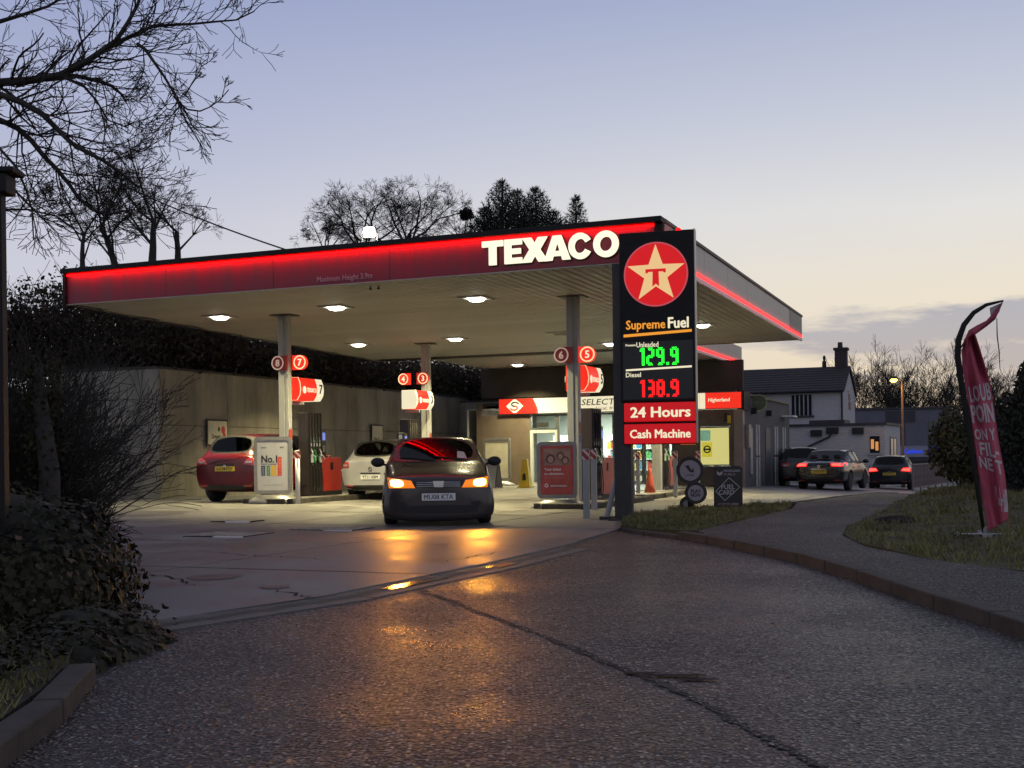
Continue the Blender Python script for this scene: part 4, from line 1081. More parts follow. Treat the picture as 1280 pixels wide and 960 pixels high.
# ------------------------------------------------------------------ cars (x forward, y left)
SHAPES = {
 # x, z bottom, half widths (sill, mid, belt), belt z, roof-edge half width, roof-edge z, centre z
 'saloon': [(-2.22, .36, .68, .75, .70, .80, .54, .87, .89), (-2.15, .27, .79, .84, .80, .92, .61, .985, 1.0), (-1.78, .24, .82, .865, .82, .95, .64, 1.005, 1.03),
            (-1.45, .22, .84, .88, .84, .955, .63, 1.03, 1.06), (-.72, .20, .85, .885, .85, .955, .60, 1.36, 1.40), (-.05, .20, .85, .885, .86, .945, .625, 1.40, 1.44),
            (.46, .20, .85, .885, .86, .935, .625, 1.385, 1.425), (1.12, .20, .84, .885, .85, .925, .755, .985, 1.02), (1.68, .14, .86, .885, .83, .84, .66, .885, .925),
            (2.08, .07, .91, .895, .815, .745, .60, .785, .825), (2.22, .07, .84, .83, .745, .63, .52, .68, .71)],
 'hatch':  [(-2.04, .36, .74, .80, .76, .88, .57, .98, 1.0), (-1.985, .27, .80, .858, .815, .985, .62, 1.06, 1.08), (-1.90, .24, .825, .875, .83, 1.0, .635, 1.085, 1.115),
            (-1.60, .22, .84, .88, .85, 1.0, .575, 1.475, 1.53), (-.85, .20, .85, .885, .86, .985, .59, 1.525, 1.58), (-.1, .20, .85, .885, .865, .97, .595, 1.53, 1.585),
            (.42, .20, .85, .885, .865, .955, .58, 1.48, 1.54), (1.18, .20, .84, .885, .85, .945, .70, 1.01, 1.045), (1.62, .22, .83, .88, .83, .87, .66, .92, .96),
            (1.94, .25, .79, .85, .79, .76, .58, .80, .84), (2.08, .30, .70, .76, .70, .64, .5, .68, .71)],
}
def car_meshes(kind, sx, sy, sz):
    st = SHAPES[kind]; bm = bmesh.new(); rows = []
    for (x, zb, ws, wm, wb, zl, wt, ze, zc) in st:
        pts = [(ws * .9, zb), (ws, zb + .12), (wm, (zb + zl) / 2 + .06), (wb, zl), (wt, ze)]
        row = [bm.verts.new((x * sx, p[0] * sy, p[1] * sz)) for p in pts] + [bm.verts.new((x * sx, 0, zc * sz))] + [bm.verts.new((x * sx, -p[0] * sy, p[1] * sz)) for p in pts[::-1]]
        rows.append(row)
    n = 11; fid = {}
    for j in range(len(rows) - 1):
        for i in range(n):
            i2 = (i + 1) % n
            f = bm.faces.new((rows[j][i], rows[j + 1][i], rows[j + 1][i2], rows[j][i2])); fid[(j, i)] = f
    for row in (rows[0], rows[-1]):
        r = row
        for i in range(4): bm.faces.new((r[i], r[i + 1], r[9 - i], r[10 - i]))
        bm.faces.new((r[4], r[5], r[6]))
    bmesh.ops.recalc_face_normals(bm, faces=bm.faces)
    glass = {}
    if kind == 'saloon': rw, roof = [(3, 4), (3, 5)], [(4, 5)]
    wind = {'windscreen': [(6, 4), (6, 5)], 'rear_window': [(3, 4), (3, 5)] if kind == 'saloon' else [(2, 4), (2, 5)],
            'side_l1': [(5, 3)], 'side_l2': [(4, 3)], 'side_r1': [(5, 6)], 'side_r2': [(4, 6)], 'side_l3': [(6, 3)], 'side_r3': [(6, 6)], 'side_l0': [(3, 3)], 'side_r0': [(3, 6)]}
    names = list(wind); idx = {}
    cl = bm.edges.layers.float.get('crease_edge') or bm.edges.layers.float.new('crease_edge')
    for k, nm in enumerate(names):
        fs = [fid[q] for q in wind[nm]]
        r = bmesh.ops.inset_region(bm, faces=fs, thickness=.035 if 'wind' in nm else .04, use_even_offset=True, use_boundary=True)
        for f in fs: f.material_index = k + 2
        inner = set(fs)
        for f in fs:
            for ed in f.edges:
                if any(g not in inner for g in ed.link_faces): ed[cl] = .85
        for f in r['faces']:
            for ed in f.edges:
                if ed[cl] == 0 and len(ed.link_faces) == 2 and not all(g in r['faces'] or g in inner for g in ed.link_faces): ed[cl] = .45
        for f in r['faces']: f.material_index = 1 if not nm.startswith('windscreen') else 0
    me = bpy.data.meshes.new("cage"); bm.to_mesh(me); bm.free()
    for _ in range(len(names) + 2): me.materials.append(None)
    for k in range(len(names) + 2): me.materials[k] = CARMATS[k] if k < len(CARMATS) else CARMATS[-1]
    return me, names
def make_dummy():
    out = []
    for i in range(14): out.append(bpy.data.materials.new("part_key"))
    return out
CARMATS = make_dummy()
M['upholstery'] = mat("upholstery", (.05, .045, .042), .9, nz=(6, .3))
M['car_glass'] = clear_glass("car_glass", (.34, .36, .37))
_cache = {}
def car_shell(kind, sx, sy, sz, axles, wr):
    key = (kind, sx, sy, sz, axles, wr)
    if key in _cache: return _cache[key]
    me, names = car_meshes(kind, sx, sy, sz)
    o = bpy.data.objects.new("cage", me); COL.objects.link(o)
    s = o.modifiers.new("s", 'SUBSURF'); s.levels = 2; s.render_levels = 2
    cut = MB()
    for ax in axles:
        for sd in (-1, 1): cut.lathe([(wr, sd * .48 * sy if sd > 0 else -1.2), (wr, 1.2 if sd > 0 else -.48 * sy)], 28, (ax, 0, wr - .035), 'y')
    co = cut.build("cutter", CARMATS[0]); 
    b = o.modifiers.new("b", 'BOOLEAN'); b.object = co; b.operation = 'DIFFERENCE'; b.solver = 'EXACT'
    dg = bpy.context.evaluated_depsgraph_get(); dg.update()
    res = bpy.data.meshes.new_from_object(o.evaluated_get(dg))
    b_ok = len(res.polygons)
    bpy.data.objects.remove(o); bpy.data.objects.remove(co)
    parts = {}
    for p in res.polygons:
        parts.setdefault(p.material_index, []).append(list(p.vertices))
    vs = [v.co.copy() for v in res.vertices]
    out = {}
    for k, fs in parts.items():
        used = {}; v2, f2 = [], []
        for f in fs:
            g = []
            for i in f:
                if i not in used: used[i] = len(v2); v2.append(vs[i])
                g.append(used[i])
            f2.append(g)
        m = bpy.data.meshes.new("shell"); m.from_pydata([tuple(v) for v in v2], [], f2); m.polygons.foreach_set("use_smooth", [True] * len(f2)); m.update()
        out[k] = m
    bvh = BVHTree.FromPolygons(vs, [list(p.vertices) for p in res.polygons])
    _cache[key] = (out, names, bvh); return _cache[key]
def patch(bvh, quad, d, n=10, m=6, off=.006, thick=.02, rnd_=0.0):
    """A piece that follows the shell: quad of four (y, z) corners projected along x (d=+1 from the front, -1 from the rear)."""
    b = MB(); grid = []
    for j in range(m + 1):
        for i in range(n + 1):
            a, c = i / n, j / m
            if rnd_:
                t = abs(2 * a - 1) ** 3; c = .5 + (c - .5) * (1 - rnd_ * t)
            p = [(quad[0][k] * (1 - a) + quad[1][k] * a) * (1 - c) + (quad[3][k] * (1 - a) + quad[2][k] * a) * c for k in (0, 1)]
            h = bvh.ray_cast(Vector((6 * d, p[0], p[1])), Vector((-d, 0, 0)))
            x = h[0].x if h[0] else None
            grid.append((x, p[0], p[1]))
    xs = [g[0] for g in grid if g[0] is not None]
    if not xs: return b
    xm = min(xs) if d > 0 else max(xs)
    b.v = [((g[0] if g[0] is not None else xm) + off * d, g[1], g[2]) for g in grid]
    N_ = len(b.v); b.v += [(v[0] - thick * d, v[1], v[2]) for v in b.v]
    w = n + 1
    for j in range(m):
        for i in range(n):
            q = [j * w + i, j * w + i + 1, (j + 1) * w + i + 1, (j + 1) * w + i]; b.f.append(q); b.m.append(0); b.f.append([k + N_ for k in q[::-1]]); b.m.append(0)
    ring = [i for i in range(w)] + [j * w + n for j in range(1, m + 1)] + [m * w + i for i in range(n - 1, -1, -1)] + [j * w for j in range(m - 1, 0, -1)]
    for i in range(len(ring)):
        a, c = ring[i], ring[(i + 1) % len(ring)]; b.f.append([a, a + N_, c + N_, c]); b.m.append(0)
    return b
def front_x(bvh, y, z, d):
    h = bvh.ray_cast(Vector((6 * d, y, z)), Vector((-d, 0, 0))); return h[0].x if h[0] else 2.0 * d
M['tail_off'] = mat("tail_lens", (.42, .045, .045), .15, coat=.6); M['tail_on'] = glow("tail_lit", (1.0, .035, .025), 5.0, (.4, .02, .02))
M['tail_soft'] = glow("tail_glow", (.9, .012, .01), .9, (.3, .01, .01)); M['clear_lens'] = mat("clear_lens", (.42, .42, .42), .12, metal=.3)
M['amber_on'] = glow("headlamp_amber", (1.0, .50, .09), 12, (.8, .6, .3)); M['amber_lens'] = glow("amber_lens", (1.0, .22, .008), .8, (.5, .25, .05)); M['amber_soft'] = glow("indicator_amber", (1.0, .24, .012), .8, (.5, .25, .05))
def car(lab, kind, paint, loc, heading, dims=(1, 1, 1), axles=(-1.32, 1.34), wr=.335, plate=None, plate_m='plate_yellow', tail='off', front=False, tailq=None, darkbump=True, rims='rim', winp=None, plate_z=.62, roofm=None, name="parked_car", label_cat="car"):
    sx, sy, sz = dims; fw = Vector((math.sin(heading), math.cos(heading)))
    t = thing(name, lab, label_cat, loc, math.atan2(fw.y, fw.x), "cars at the petrol station")
    out, names, bvh = car_shell(kind, sx, sy, sz, axles, wr + .05)
    def mk(nm, me, m, par=t):
        me = me.copy(); me.materials.clear(); me.materials.append(m); me.polygons.foreach_set("material_index", [0] * len(me.polygons)); return put(nm, me, par)
    body = mk("body", out[0], paint)
    if roofm: split_roof(body, 1.30 * sz, roofm, t)
    if 1 in out: mk("window_trim", out[1], M['trim'])
    for k, nm in enumerate(names):
        if k + 2 in out: mk("side_window" if nm.startswith("side") else nm, out[k + 2], M['car_glass'])
    # cabin
    for xx, ys_ in ((.02, (-.36, .36)), (-.85, (-.42, 0, .42))):
        for yy in ys_:
            b = MB(); b.bx(xx - .22, xx + .25, yy - .21, yy + .21, .38, .56 * sz); b.add([(xx - .24, yy - .21, .5), (xx - .12, yy - .21, .5), (xx - .34, yy - .19, 1.08 * sz), (xx - .42, yy - .19, 1.08 * sz), (xx - .24, yy + .21, .5), (xx - .12, yy + .21, .5), (xx - .34, yy + .19, 1.08 * sz), (xx - .42, yy + .19, 1.08 * sz)], [(0, 1, 2, 3), (7, 6, 5, 4), (0, 4, 5, 1), (1, 5, 6, 2), (2, 6, 7, 3), (3, 7, 4, 0)])
            o = b.build("seat", M['upholstery'], t, bevel=.03)
            b = MB(); b.bx(xx - .44, xx - .35, yy - .12, yy + .12, 1.10 * sz, 1.24 * sz); b.build("headrest", M['upholstery'], o, bevel=.03)
    b = MB(); b.bx(.62 * sx, .95 * sx, -.66, .66, .62, .93 * sz); b.build("dashboard", M['trim'], t, bevel=.04)
    b = MB(); b.lathe([(.17, 0), (.19, .0), (.19, .02), (.17, .02)], 18, (0, 0, 0), 'x'); b.build("steering_wheel", M['trim'], t, loc=(.52 * sx, -.36, .93 * sz))
    # wheels
    hw = .885 * sy
    ty = MB(); ty.lathe([(wr * .62, -.10), (wr * .9, -.105), (wr, -.075), (wr, .075), (wr * .9, .105), (wr * .62, .10)], 26, ax='y'); tm = ty.mesh("tyre", M['tyre'], True)
    rm = MB(); rm.lathe([(wr * .62, .06), (wr * .62, .085), (wr * .56, .09), (wr * .50, .05), (.05, .045), (.02, .05)], 24, ax='y')
    for i in range(5):
        a = 2 * math.pi * i / 5; c, s_ = math.cos(a), math.sin(a); rr = wr * .57
        rm.add([(c * .03 - s_ * .035, .088, s_ * .03 + c * .035), (c * .03 + s_ * .035, .088, s_ * .03 - c * .035), (c * rr + s_ * .028, .082, s_ * rr - c * .028), (c * rr - s_ * .028, .082, s_ * rr + c * .028),
                (c * .03 - s_ * .035, .05, s_ * .03 + c * .035), (c * .03 + s_ * .035, .05, s_ * .03 - c * .035), (c * rr + s_ * .028, .05, s_ * rr - c * .028), (c * rr - s_ * .028, .05, s_ * rr + c * .028)],
               [(0, 1, 2, 3), (0, 4, 5, 1), (1, 5, 6, 2), (2, 6, 7, 3), (3, 7, 4, 0)])
    rmm = rm.mesh("rim", M[rims])
    for ax in axles:
        for sd in (-1, 1):
            w = bpy.data.objects.new("wheel", tm); COL.objects.link(w); w.parent = t; w.location = (ax, sd * (hw - .125), wr); w.rotation_euler = (0, 0, 0 if sd > 0 else math.pi)
            put("rim", rmm, w)
    # mirrors
    for sd in (-1, 1):
        b = MB(); b.lathe([(.02, -.06), (.075, -.045), (.085, 0), (.07, .05), (.02, .07)], 14, (0, 0, 0), 'x'); b.v = [(v[0], v[1] * 1.35, v[2] * .95) for v in b.v]
        o = b.build("door_mirror", M['trim'] if front else paint, t, smooth=True, loc=(.86 * sx, sd * (hw + .09), 1.0 * sz))
        b = MB(); b.tube([(0, -sd * .01, -.02), (.02, -sd * .16, -.05)], .022, 6); b.build("mirror_arm", M['trim'], o)
    # door shut lines: thin proud-dark strips down the flanks and handles
    for sd in (-1, 1):
        for xx in (.32 * sx, -.62 * sx):
            h1 = bvh.ray_cast(Vector((xx, 4 * sd, .62 * sz)), Vector((0, -sd, 0)))
            if h1[0]:
                b = MB(); b.bx(-.09, .09, -.012, .018, -.016, .016); b.build("door_handle", M['trim'] if front else paint, t, loc=(xx - .17, h1[0].y * 1.0 + sd * .006, .80 * sz), bevel=.006)
    # rear
    if not front:
        q = tailq or [(.50, .80), (.80, .82), (.80, .96), (.46, .95)]
        for sd in (-1, 1):
            quad = [(y * sd * sy, z * sz) for y, z in q]
            b = patch(bvh, quad, -1, 8, 5, .014, .05); o = b.build("tail_light", M['tail_on'] if tail == 'on' else M['tail_off'], t, smooth=False)
            mid = [((quad[0][0] * (1 - f) + quad[1][0] * f), quad[0][1] * .62 + quad[3][1] * .38 + dz) for f, dz in ((.2, -.022), (.72, -.022), (.72, .022), (.2, .022))]
            if tail != 'on': patch(bvh, mid, -1, 5, 2, .022, .03).build('reversing_lens', M['clear_lens'], o)
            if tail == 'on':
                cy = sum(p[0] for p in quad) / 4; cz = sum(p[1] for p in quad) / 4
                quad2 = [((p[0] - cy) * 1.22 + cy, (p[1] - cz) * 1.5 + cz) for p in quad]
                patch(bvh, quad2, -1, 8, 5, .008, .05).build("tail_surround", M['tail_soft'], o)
            patch(bvh, [(sd * .50 * sy, .36 * sz), (sd * .70 * sy, .36 * sz), (sd * .70 * sy, .395 * sz), (sd * .50 * sy, .395 * sz)], -1, 4, 2, .01).build("reflector", M['tail_off'], t)
        patch(bvh, [(-.72 * sy, .24 * sz), (.72 * sy, .24 * sz), (.74 * sy, .40 * sz), (-.74 * sy, .40 * sz)], -1, 12, 4, .006, .03, .25).build("lower_bumper", M['trim'] if darkbump else paint, t)
        pz = plate_z * sz; xx = front_x(bvh, 0, pz, -1) - .012
        b = MB(); b.bx(xx - .008, xx + .03, -.26, .26, pz - .056, pz + .056); pl = b.build("number_plate", M[plate_m], t)
        if plate: text("plate_lettering", plate, M['letter_black'], pl, (xx - .008, 0, pz), .42, .075, .015, .002, R(-90))
        zz = (.80 if kind == 'hatch' else .84) * sz; xx = front_x(bvh, 0, zz, -1)
        b = MB(); b.ring(0, 0, .03, .05, -.012, .01, 16); b.build("badge", M['chrome'], t, loc=(xx - .008, 0, zz), rz=R(-90))
        patch(bvh, [(-.28, (plate_z + .085) * sz), (.28, (plate_z + .085) * sz), (.26, (plate_z + .11) * sz), (-.26, (plate_z + .11) * sz)], -1, 8, 2, .014, .03).build("boot_handle", M['chrome'] if kind == 'saloon' else M['trim'], t)
        b = MB(); b.bx(-.02, .02, -.25, .25, -.008, .008); b.build("wiper" if kind == 'hatch' else "high_brake_light", M['trim'], t, loc=(-1.83 * sx, .0, 1.145 * sz) if kind == 'hatch' else (-1.4 * sx, 0, 1.09 * sz))
    return t, bvh, body
def split_roof(body, z0, m, t):
    me = body.data; a, c = MB(), MB()
    for p in me.polygons:
        q = c if p.center.z > z0 else a; o = len(q.v); q.v += [tuple(me.vertices[i].co) for i in p.vertices]; q.f.append(list(range(o, o + len(p.vertices)))); q.m.append(0)
    for q, nm, mm, par in ((a, 'body', me.materials[0], None), (c, 'roof', m, t)):
        n = q.mesh(nm, mm, True); b = bmesh.new(); b.from_mesh(n); bmesh.ops.remove_doubles(b, verts=b.verts, dist=.0005); b.to_mesh(n); b.free()
        if par is None: body.data = n
        else: put('roof', n, t)
def paint(name, rgb, rough=.28, metal=0.0): return mat(name, rgb, rough, metal=metal, coat=.3, nz=(1.5, .12))

# the dark saloon leaving with its lamps on
def exit_car():
    front_p = gp(545, 660); d = Vector((-front_p.x, -front_p.y)).normalized()
    ctr = Vector((front_p.x, front_p.y)) - d * 2.2
    hd = math.atan2(d.x, d.y) + R(-1.2)
    P = paint("dark_brown_paint", (.030, .022, .020), .24)
    t, bvh, body = car("dark saloon car with lit amber headlamps driving out towards the road", 'saloon', P, (ctr.x, ctr.y, .022), hd, (1.0, .99, 1.0), front=True, wr=.325, rims='dark_metal', name="saloon_car")
    for sd in (-1, 1):
        q = [(sd * .36, .60), (sd * .765, .60), (sd * .795, .765), (sd * .42, .715)]
        b = patch(bvh, q, 1, 12, 6, .010, .05); o = b.build("headlight", M['amber_lens'], t, smooth=True)
        q2 = [(sd * .54, .618), (sd * .735, .618), (sd * .75, .745), (sd * .55, .725)]
        patch(bvh, q2, 1, 12, 8, .02, .03, .45).build("bulb_glow", M['amber_on'], o, smooth=True)
        q3 = [(sd * .41, .62), (sd * .525, .63), (sd * .535, .705), (sd * .445, .70)]
        patch(bvh, q3, 1, 6, 4, .016, .03).build("indicator", M['amber_soft'], o, smooth=True)
        x = front_x(bvh, sd * .63, .68, 1)
        light("headlamp_light", 'SPOT', t, (x + .10, sd * .63, .68), 115, (1.0, .38, .04), (0, R(-84), 0), .11, None, R(95), .8)
        qf = [(sd * .50, .30), (sd * .66, .31), (sd * .65, .39), (sd * .50, .38)]
        patch(bvh, qf, 1, 5, 4, .006, .03).build("fog_lamp_recess", M['trim'], t)
    g = patch(bvh, [(-.36, .60), (.36, .60), (.40, .70), (-.40, .70)], 1, 12, 5, .008, .04, .35); g.build("grille", M['trim'], t)
    for z in (.625, .655, .685):
        patch(bvh, [(-.34, z - .006), (.34, z - .006), (.34, z + .006), (-.34, z + .006)], 1, 10, 1, .016, .03).build("grille_bar", M['chrome_dull'], t)
    x = front_x(bvh, 0, .66, 1); b = MB(); b.prism([(-.07, -.045), (.07, -.045), (.085, .05), (-.085, .05)], -.012, .01); b.prism([(-.045, -.025), (.045, -.025), (.055, .03), (-.055, .03)], -.018, -.0125); b.build("badge", M['chrome'], t, loc=(x + .018, 0, .655), rz=R(90))
    low = patch(bvh, [(-.62, .20), (.62, .20), (.60, .33), (-.60, .33)], 1, 12, 4, .004, .03, .2); low.build("lower_intake", M['trim'], t)
    x = front_x(bvh, 0, .46, 1) + .012
    b = MB(); b.bx(x - .03, x + .008, -.26, .26, .405, .515); pl = b.build("number_plate", M['plate_white'], t)
    text("plate_lettering", "MU08 KTA", M['letter_black'], pl, (x + .008, 0, .46), .45, .075, .012, .002, R(90))
    sp = patch(bvh, [(-.70, .13), (.70, .13), (.72, .175), (-.72, .175)], 1, 12, 2, .02, .05, .1); sp.build("front_lip", M['trim'], t)
    h = bvh.ray_cast(Vector((6, -.02, 1.2)), Vector((-1, 0, 0)))
    patch(bvh, [(.34, 1.06), (.50, 1.05), (.46, 1.16), (.35, 1.17)], 1, 4, 4, .004, .006).build("windscreen_sticker", M['poster_cream2'], t)
    # wipers and a bonnet shut line
    for y0, y1 in ((.55, -.05), (-.02, -.6)):
        pts = []
        for k in range(7):
            y = y0 + (y1 - y0) * k / 6; h = bvh.ray_cast(Vector((1.12 - .02 * k, y, 3)), Vector((0, 0, -1)))
            if h[0]: pts.append(h[0] + Vector((0, 0, .012)))
        b = MB(); b.tube(pts, .009, 5); b.build("wiper", M['trim'], t)
M['poster_cream2'] = mat('sticker_print', (.5, .45, .4), .5, nz=(40, .5))
M['chrome_dull'] = mat("dull_chrome", (.30, .30, .31), .3, metal=.9)
exit_car()
def others():
    def at_rear(px, Y, u_len, hd, dz=0):
        x, _ = derot(px, 600); X = x / FOC * Y
        f = Vector((math.sin(hd), math.cos(hd))); c = Vector((X, Y)) + f * u_len
        return (c.x, c.y, gz(c.x, c.y) + .022 + dz)
    car("red hatchback parked beside the retaining wall, seen from behind", 'hatch', paint("red_paint", (.11, .004, .006), .25), at_rear(281, 27.4, 2.05, A), A, (1.0, 1.0, 1.03), plate="KX14 FTV",
        tailq=[(.50, .86), (.81, .83), (.79, 1.0), (.60, .99)], plate_z=.76, name="hatchback")
    car("silver white hatchback with dark roof at the middle pump, seen from behind", 'hatch', paint("silver_paint", (.48, .48, .49), .3, .35), at_rear(463, 28.7, 1.98, A), A, (.97, .98, .97), plate="YT11 XBM", plate_m='plate_white',
        tailq=[(.60, .84), (.82, .84), (.80, .98), (.62, .98)], plate_z=.60, darkbump=True, wr=.31, roofm=M['black_gloss'], name="hatchback")
    P = paint("black_car_paint", (.010, .010, .012), .2)
    car("black saloon car with lit red tail lamps waiting nearer the shop", 'saloon', P, at_rear(1024, 41.6, 2.3, R(27)), R(27), (1.06, 1.03, 1.03), plate="DE62 VJF", tail='on', tailq=[(.44, .865), (.83, .85), (.80, .95), (.42, .945)], plate_z=.66, name="saloon_car")
    car("dark hatchback with lit red tail lamps farther away by the railing", 'hatch', paint("navy_paint", (.014, .015, .02), .22), at_rear(1112, 50.5, 1.98, R(22)), R(22), (1.0, 1.02, .95), plate="BN15 OLC", tail='on',
        tailq=[(.48, .87), (.82, .84), (.79, .98), (.55, .97)], plate_z=.72, name="hatchback")
    car("dark unlit car mostly hidden between the shop corner and black saloon", 'hatch', paint("charcoal_paint", (.025, .026, .03), .25), at_rear(1003, 46.5, 2.0, R(12)), R(12), (1.0, 1.0, 1.02), plate="HG09 PRS", name="hatchback")
others()
# ------------------------------------------------------------------ the shop
M['shop_wall'] = mat("shop_render", (.115, .085, .066), .75, nz=(1.2, .22), bump=(18, .3, .01))
M['frame_grey'] = mat("window_frame", (.10, .11, .11), .45, nz=(4, .2)); M['door_frame'] = mat("door_frame", (.50, .52, .50), .4, nz=(4, .1))
M['clear_glass'] = clear_glass("clear_glass")
M['ceiling_panel'] = glow("shop_ceiling_light", (.95, 1.0, .92), 9, (.8, .8, .8)); M['shop_floor'] = mat("shop_floor", (.45, .44, .40), .35, nz=(2, .12)); M['shop_inside'] = mat("shop_inside", (.55, .57, .52), .7, nz=(1, .1))
M['window_film'] = glow("backlit_window_film", (.95, .88, .28), .52, (.6, .58, .35))
def brickmat(name, c1, c2, mortar, scale=1.0, rough=.85):
    m = bpy.data.materials.new(name); m.use_nodes = True; nt = m.node_tree; N = nt.nodes; L = nt.links; b = N["Principled BSDF"]
    tc = N.new("ShaderNodeTexCoord"); sp = N.new("ShaderNodeSeparateXYZ"); cb = N.new("ShaderNodeCombineXYZ"); ad = N.new("ShaderNodeMath"); ad.operation = 'ADD'
    L.new(tc.outputs["Object"], sp.inputs[0]); L.new(sp.outputs[0], ad.inputs[0]); L.new(sp.outputs[1], ad.inputs[1]); L.new(ad.outputs[0], cb.inputs[0]); L.new(sp.outputs[2], cb.inputs[1])
    br = N.new("ShaderNodeTexBrick"); br.inputs["Scale"].default_value = scale; br.inputs["Brick Width"].default_value = .225; br.inputs["Row Height"].default_value = .075; br.inputs["Mortar Size"].default_value = .01
    br.inputs["Color1"].default_value = (*c1, 1); br.inputs["Color2"].default_value = (*c2, 1); br.inputs["Mortar"].default_value = (*mortar, 1)
    L.new(cb.outputs[0], br.inputs["Vector"]); L.new(br.outputs["Color"], b.inputs["Base Color"]); b.inputs["Roughness"].default_value = rough
    bp = N.new("ShaderNodeBump"); bp.inputs["Strength"].default_value = .5; bp.inputs["Distance"].default_value = .01; bp.invert = True; L.new(br.outputs["Fac"], bp.inputs["Height"]); L.new(bp.outputs[0], b.inputs["Normal"]); return m
M['side_brick'] = brickmat("painted_brick", (.13, .118, .112), (.105, .097, .094), (.085, .078, .076)); M['pub_wall'] = brickmat("painted_pub_brick", (.48, .47, .47), (.43, .42, .43), (.35, .35, .35))
M['upper_wall'] = mat("dark_upper_boarding", (.035, .028, .024), .8, nz=(2, .3))
VS = 21.6
def build_shop():
    o = W(0, VS); t = thing("petrol_station_shop", "single storey petrol station shop with lit fascia, glazed front and grey side wall", "shop", (o.x, o.y, 0), -A)
    def X(px): return -u_on(px, 560, VS)
    xl, xr = X(602), -2.86; zt = 3.25; zb = -.45
    def wall(x0, x1, z0, z1, y0=0, y1=.25, m='shop_wall', name="wall_section"):
        b = MB(); b.bx(x0, x1, y0, y1, z0, z1); return b.build(name, M[m], t)
    xd0, xd1, xw1, xp0, xp1 = X(663), X(697), X(842), X(874), X(913)
    wall(xl, xd0, zb, 2.63)                                   # plain wall left of the door
    wall(xw1, xp0, zb, 2.63); wall(xp1, xr - .32, zb, 2.63); wall(xd0, xw1, zb, .02); wall(xp0, xp1, zb, .66); wall(xp0, xp1, 2.05, 2.63)
    pl = MB(); pl.bx(xr - .318, xr, -.04, .27, zb, 2.63); pl.build("corner_pier", mat("pier_panel", (.22, .17, .15), .4, nz=(2, .2)), t)
    wall(xl, xr, 3.28, 4.35, .02, .25, 'upper_wall')
    # side wall in three brick bays with a parapet coping
    yl = 9.9
    wall(xr - .25, xr - .006, zb - .3, 3.12, .272, yl, 'side_brick', "side_wall"); b = MB(); b.bx(xr - .3, xr + .06, .27, yl + .05, 3.122, 3.2); b.build("coping", M['dark_metal'], t)
    wall(xl, xr, zb, 3.1, yl + .01, yl + .2, 'side_brick', "back_wall"); wall(xl - .2, xl - .002, zb, 3.1, 0, yl, 'shop_wall', "left_wall")
    b = MB(); b.bx(xl, xr - .26, .26, yl, 3.0, 3.1); b.build("roof", M['dark_metal'], t)
    b = MB(); b.bx(xd0 - 2.6, xr - .26, .26, 5.9, 2.86, 2.9); b.build("ceiling", M['shop_inside'], t); b = MB(); b.bx(xd0 - 2.6, xr - .26, .26, 5.9, -.04, .0); b.build("floor", M['shop_floor'], t)
    b = MB(); b.bx(xd0 - 2.6, xr - .26, 5.9, 5.98, 0, 2.9); b.bx(xd0 - 2.68, xd0 - 2.602, .26, 5.9, 0, 2.86); b.build("inner_wall", M['shop_inside'], t)
    for i in range(3):
        for j in range(2):
            x = xd0 + .3 + i * 2.3; y = 1.2 + j * 2.4
            b = MB(); b.bx(x, x + 1.1, y, y + .5, 2.845, 2.858); b.build("ceiling_light", M['ceiling_panel'], t)
        light("shop_light", 'AREA', t, (xd0 + .8 + i * 2.3, 2.6, 2.8), 330, (.92, 1, .9), (0, 0, 0), 1.0, 2.5)
    # door with a glazed transom, then window bays
    def frame(x0, x1, z0, z1, w, m, name, par=t, y0=-.02, y1=.08):
        b = MB(); b.bx(x0, x0 + w, y0, y1, z0, z1); b.bx(x1 - w, x1, y0, y1, z0, z1); b.bx(x0 + w, x1 - w, y0, y1, z1 - w, z1); b.bx(x0 + w, x1 - w, y0, y1, z0, z0 + w); return b.build(name, m, par)
    d = frame(xd0, xd1, .02, 2.04, .10, M['door_frame'], "door"); b = MB(); b.bx(xd0 + .1, xd1 - .1, .02, .03, .12, 1.94); b.build("pane", M['clear_glass'], d)
    b = MB(); b.bx(xd1 - .17, xd1 - .13, -.07, -.03, .85, 1.25); b.build("handle", M['chrome'], d)
    b = MB(); b.bx(xd0 + .14, xd1 - .14, -.022, -.004, .12, .30); b.build("kick_plate", M['frame_grey'], d)
    b = MB(); b.prism([(xd1 - .42, 1.35), (xd1 - .2, 1.35), (xd1 - .2, 1.62), (xd1 - .42, 1.62)], .005, .012); b.build("door_notice", M['yellow_p'], d)
    w = frame(xd0, xd1, 2.06, 2.62, .06, M['frame_grey'], "window"); b = MB(); b.bx(xd0 + .06, xd1 - .06, .02, .03, 2.12, 2.56); b.build("pane", M['clear_glass'], w)
    b = MB(); b.bx((xd0 + xd1) / 2 - .22, (xd0 + xd1) / 2 + .2, -.06, .0, 2.16, 2.32); b.build("door_closer", M['trim'], w)
    n = 4; ww = (xw1 - xd1) / n
    for i in range(n):
        x0, x1 = xd1 + i * ww + .01, xd1 + (i + 1) * ww - .01
        w = frame(x0, x1, .03, 2.62, .06, M['frame_grey'], "window"); b = MB(); b.bx(x0 + .06, x1 - .06, .02, .03, .09, 2.56); b.build("pane", M['clear_glass'], w)
    w = frame(xp0, xp1, .67, 2.04, .045, M['frame_grey'], "window"); b = MB(); b.bx(xp0 + .045, xp1 - .045, .02, .03, .715, 1.995); b.build("lit_film", M['window_film'], w)
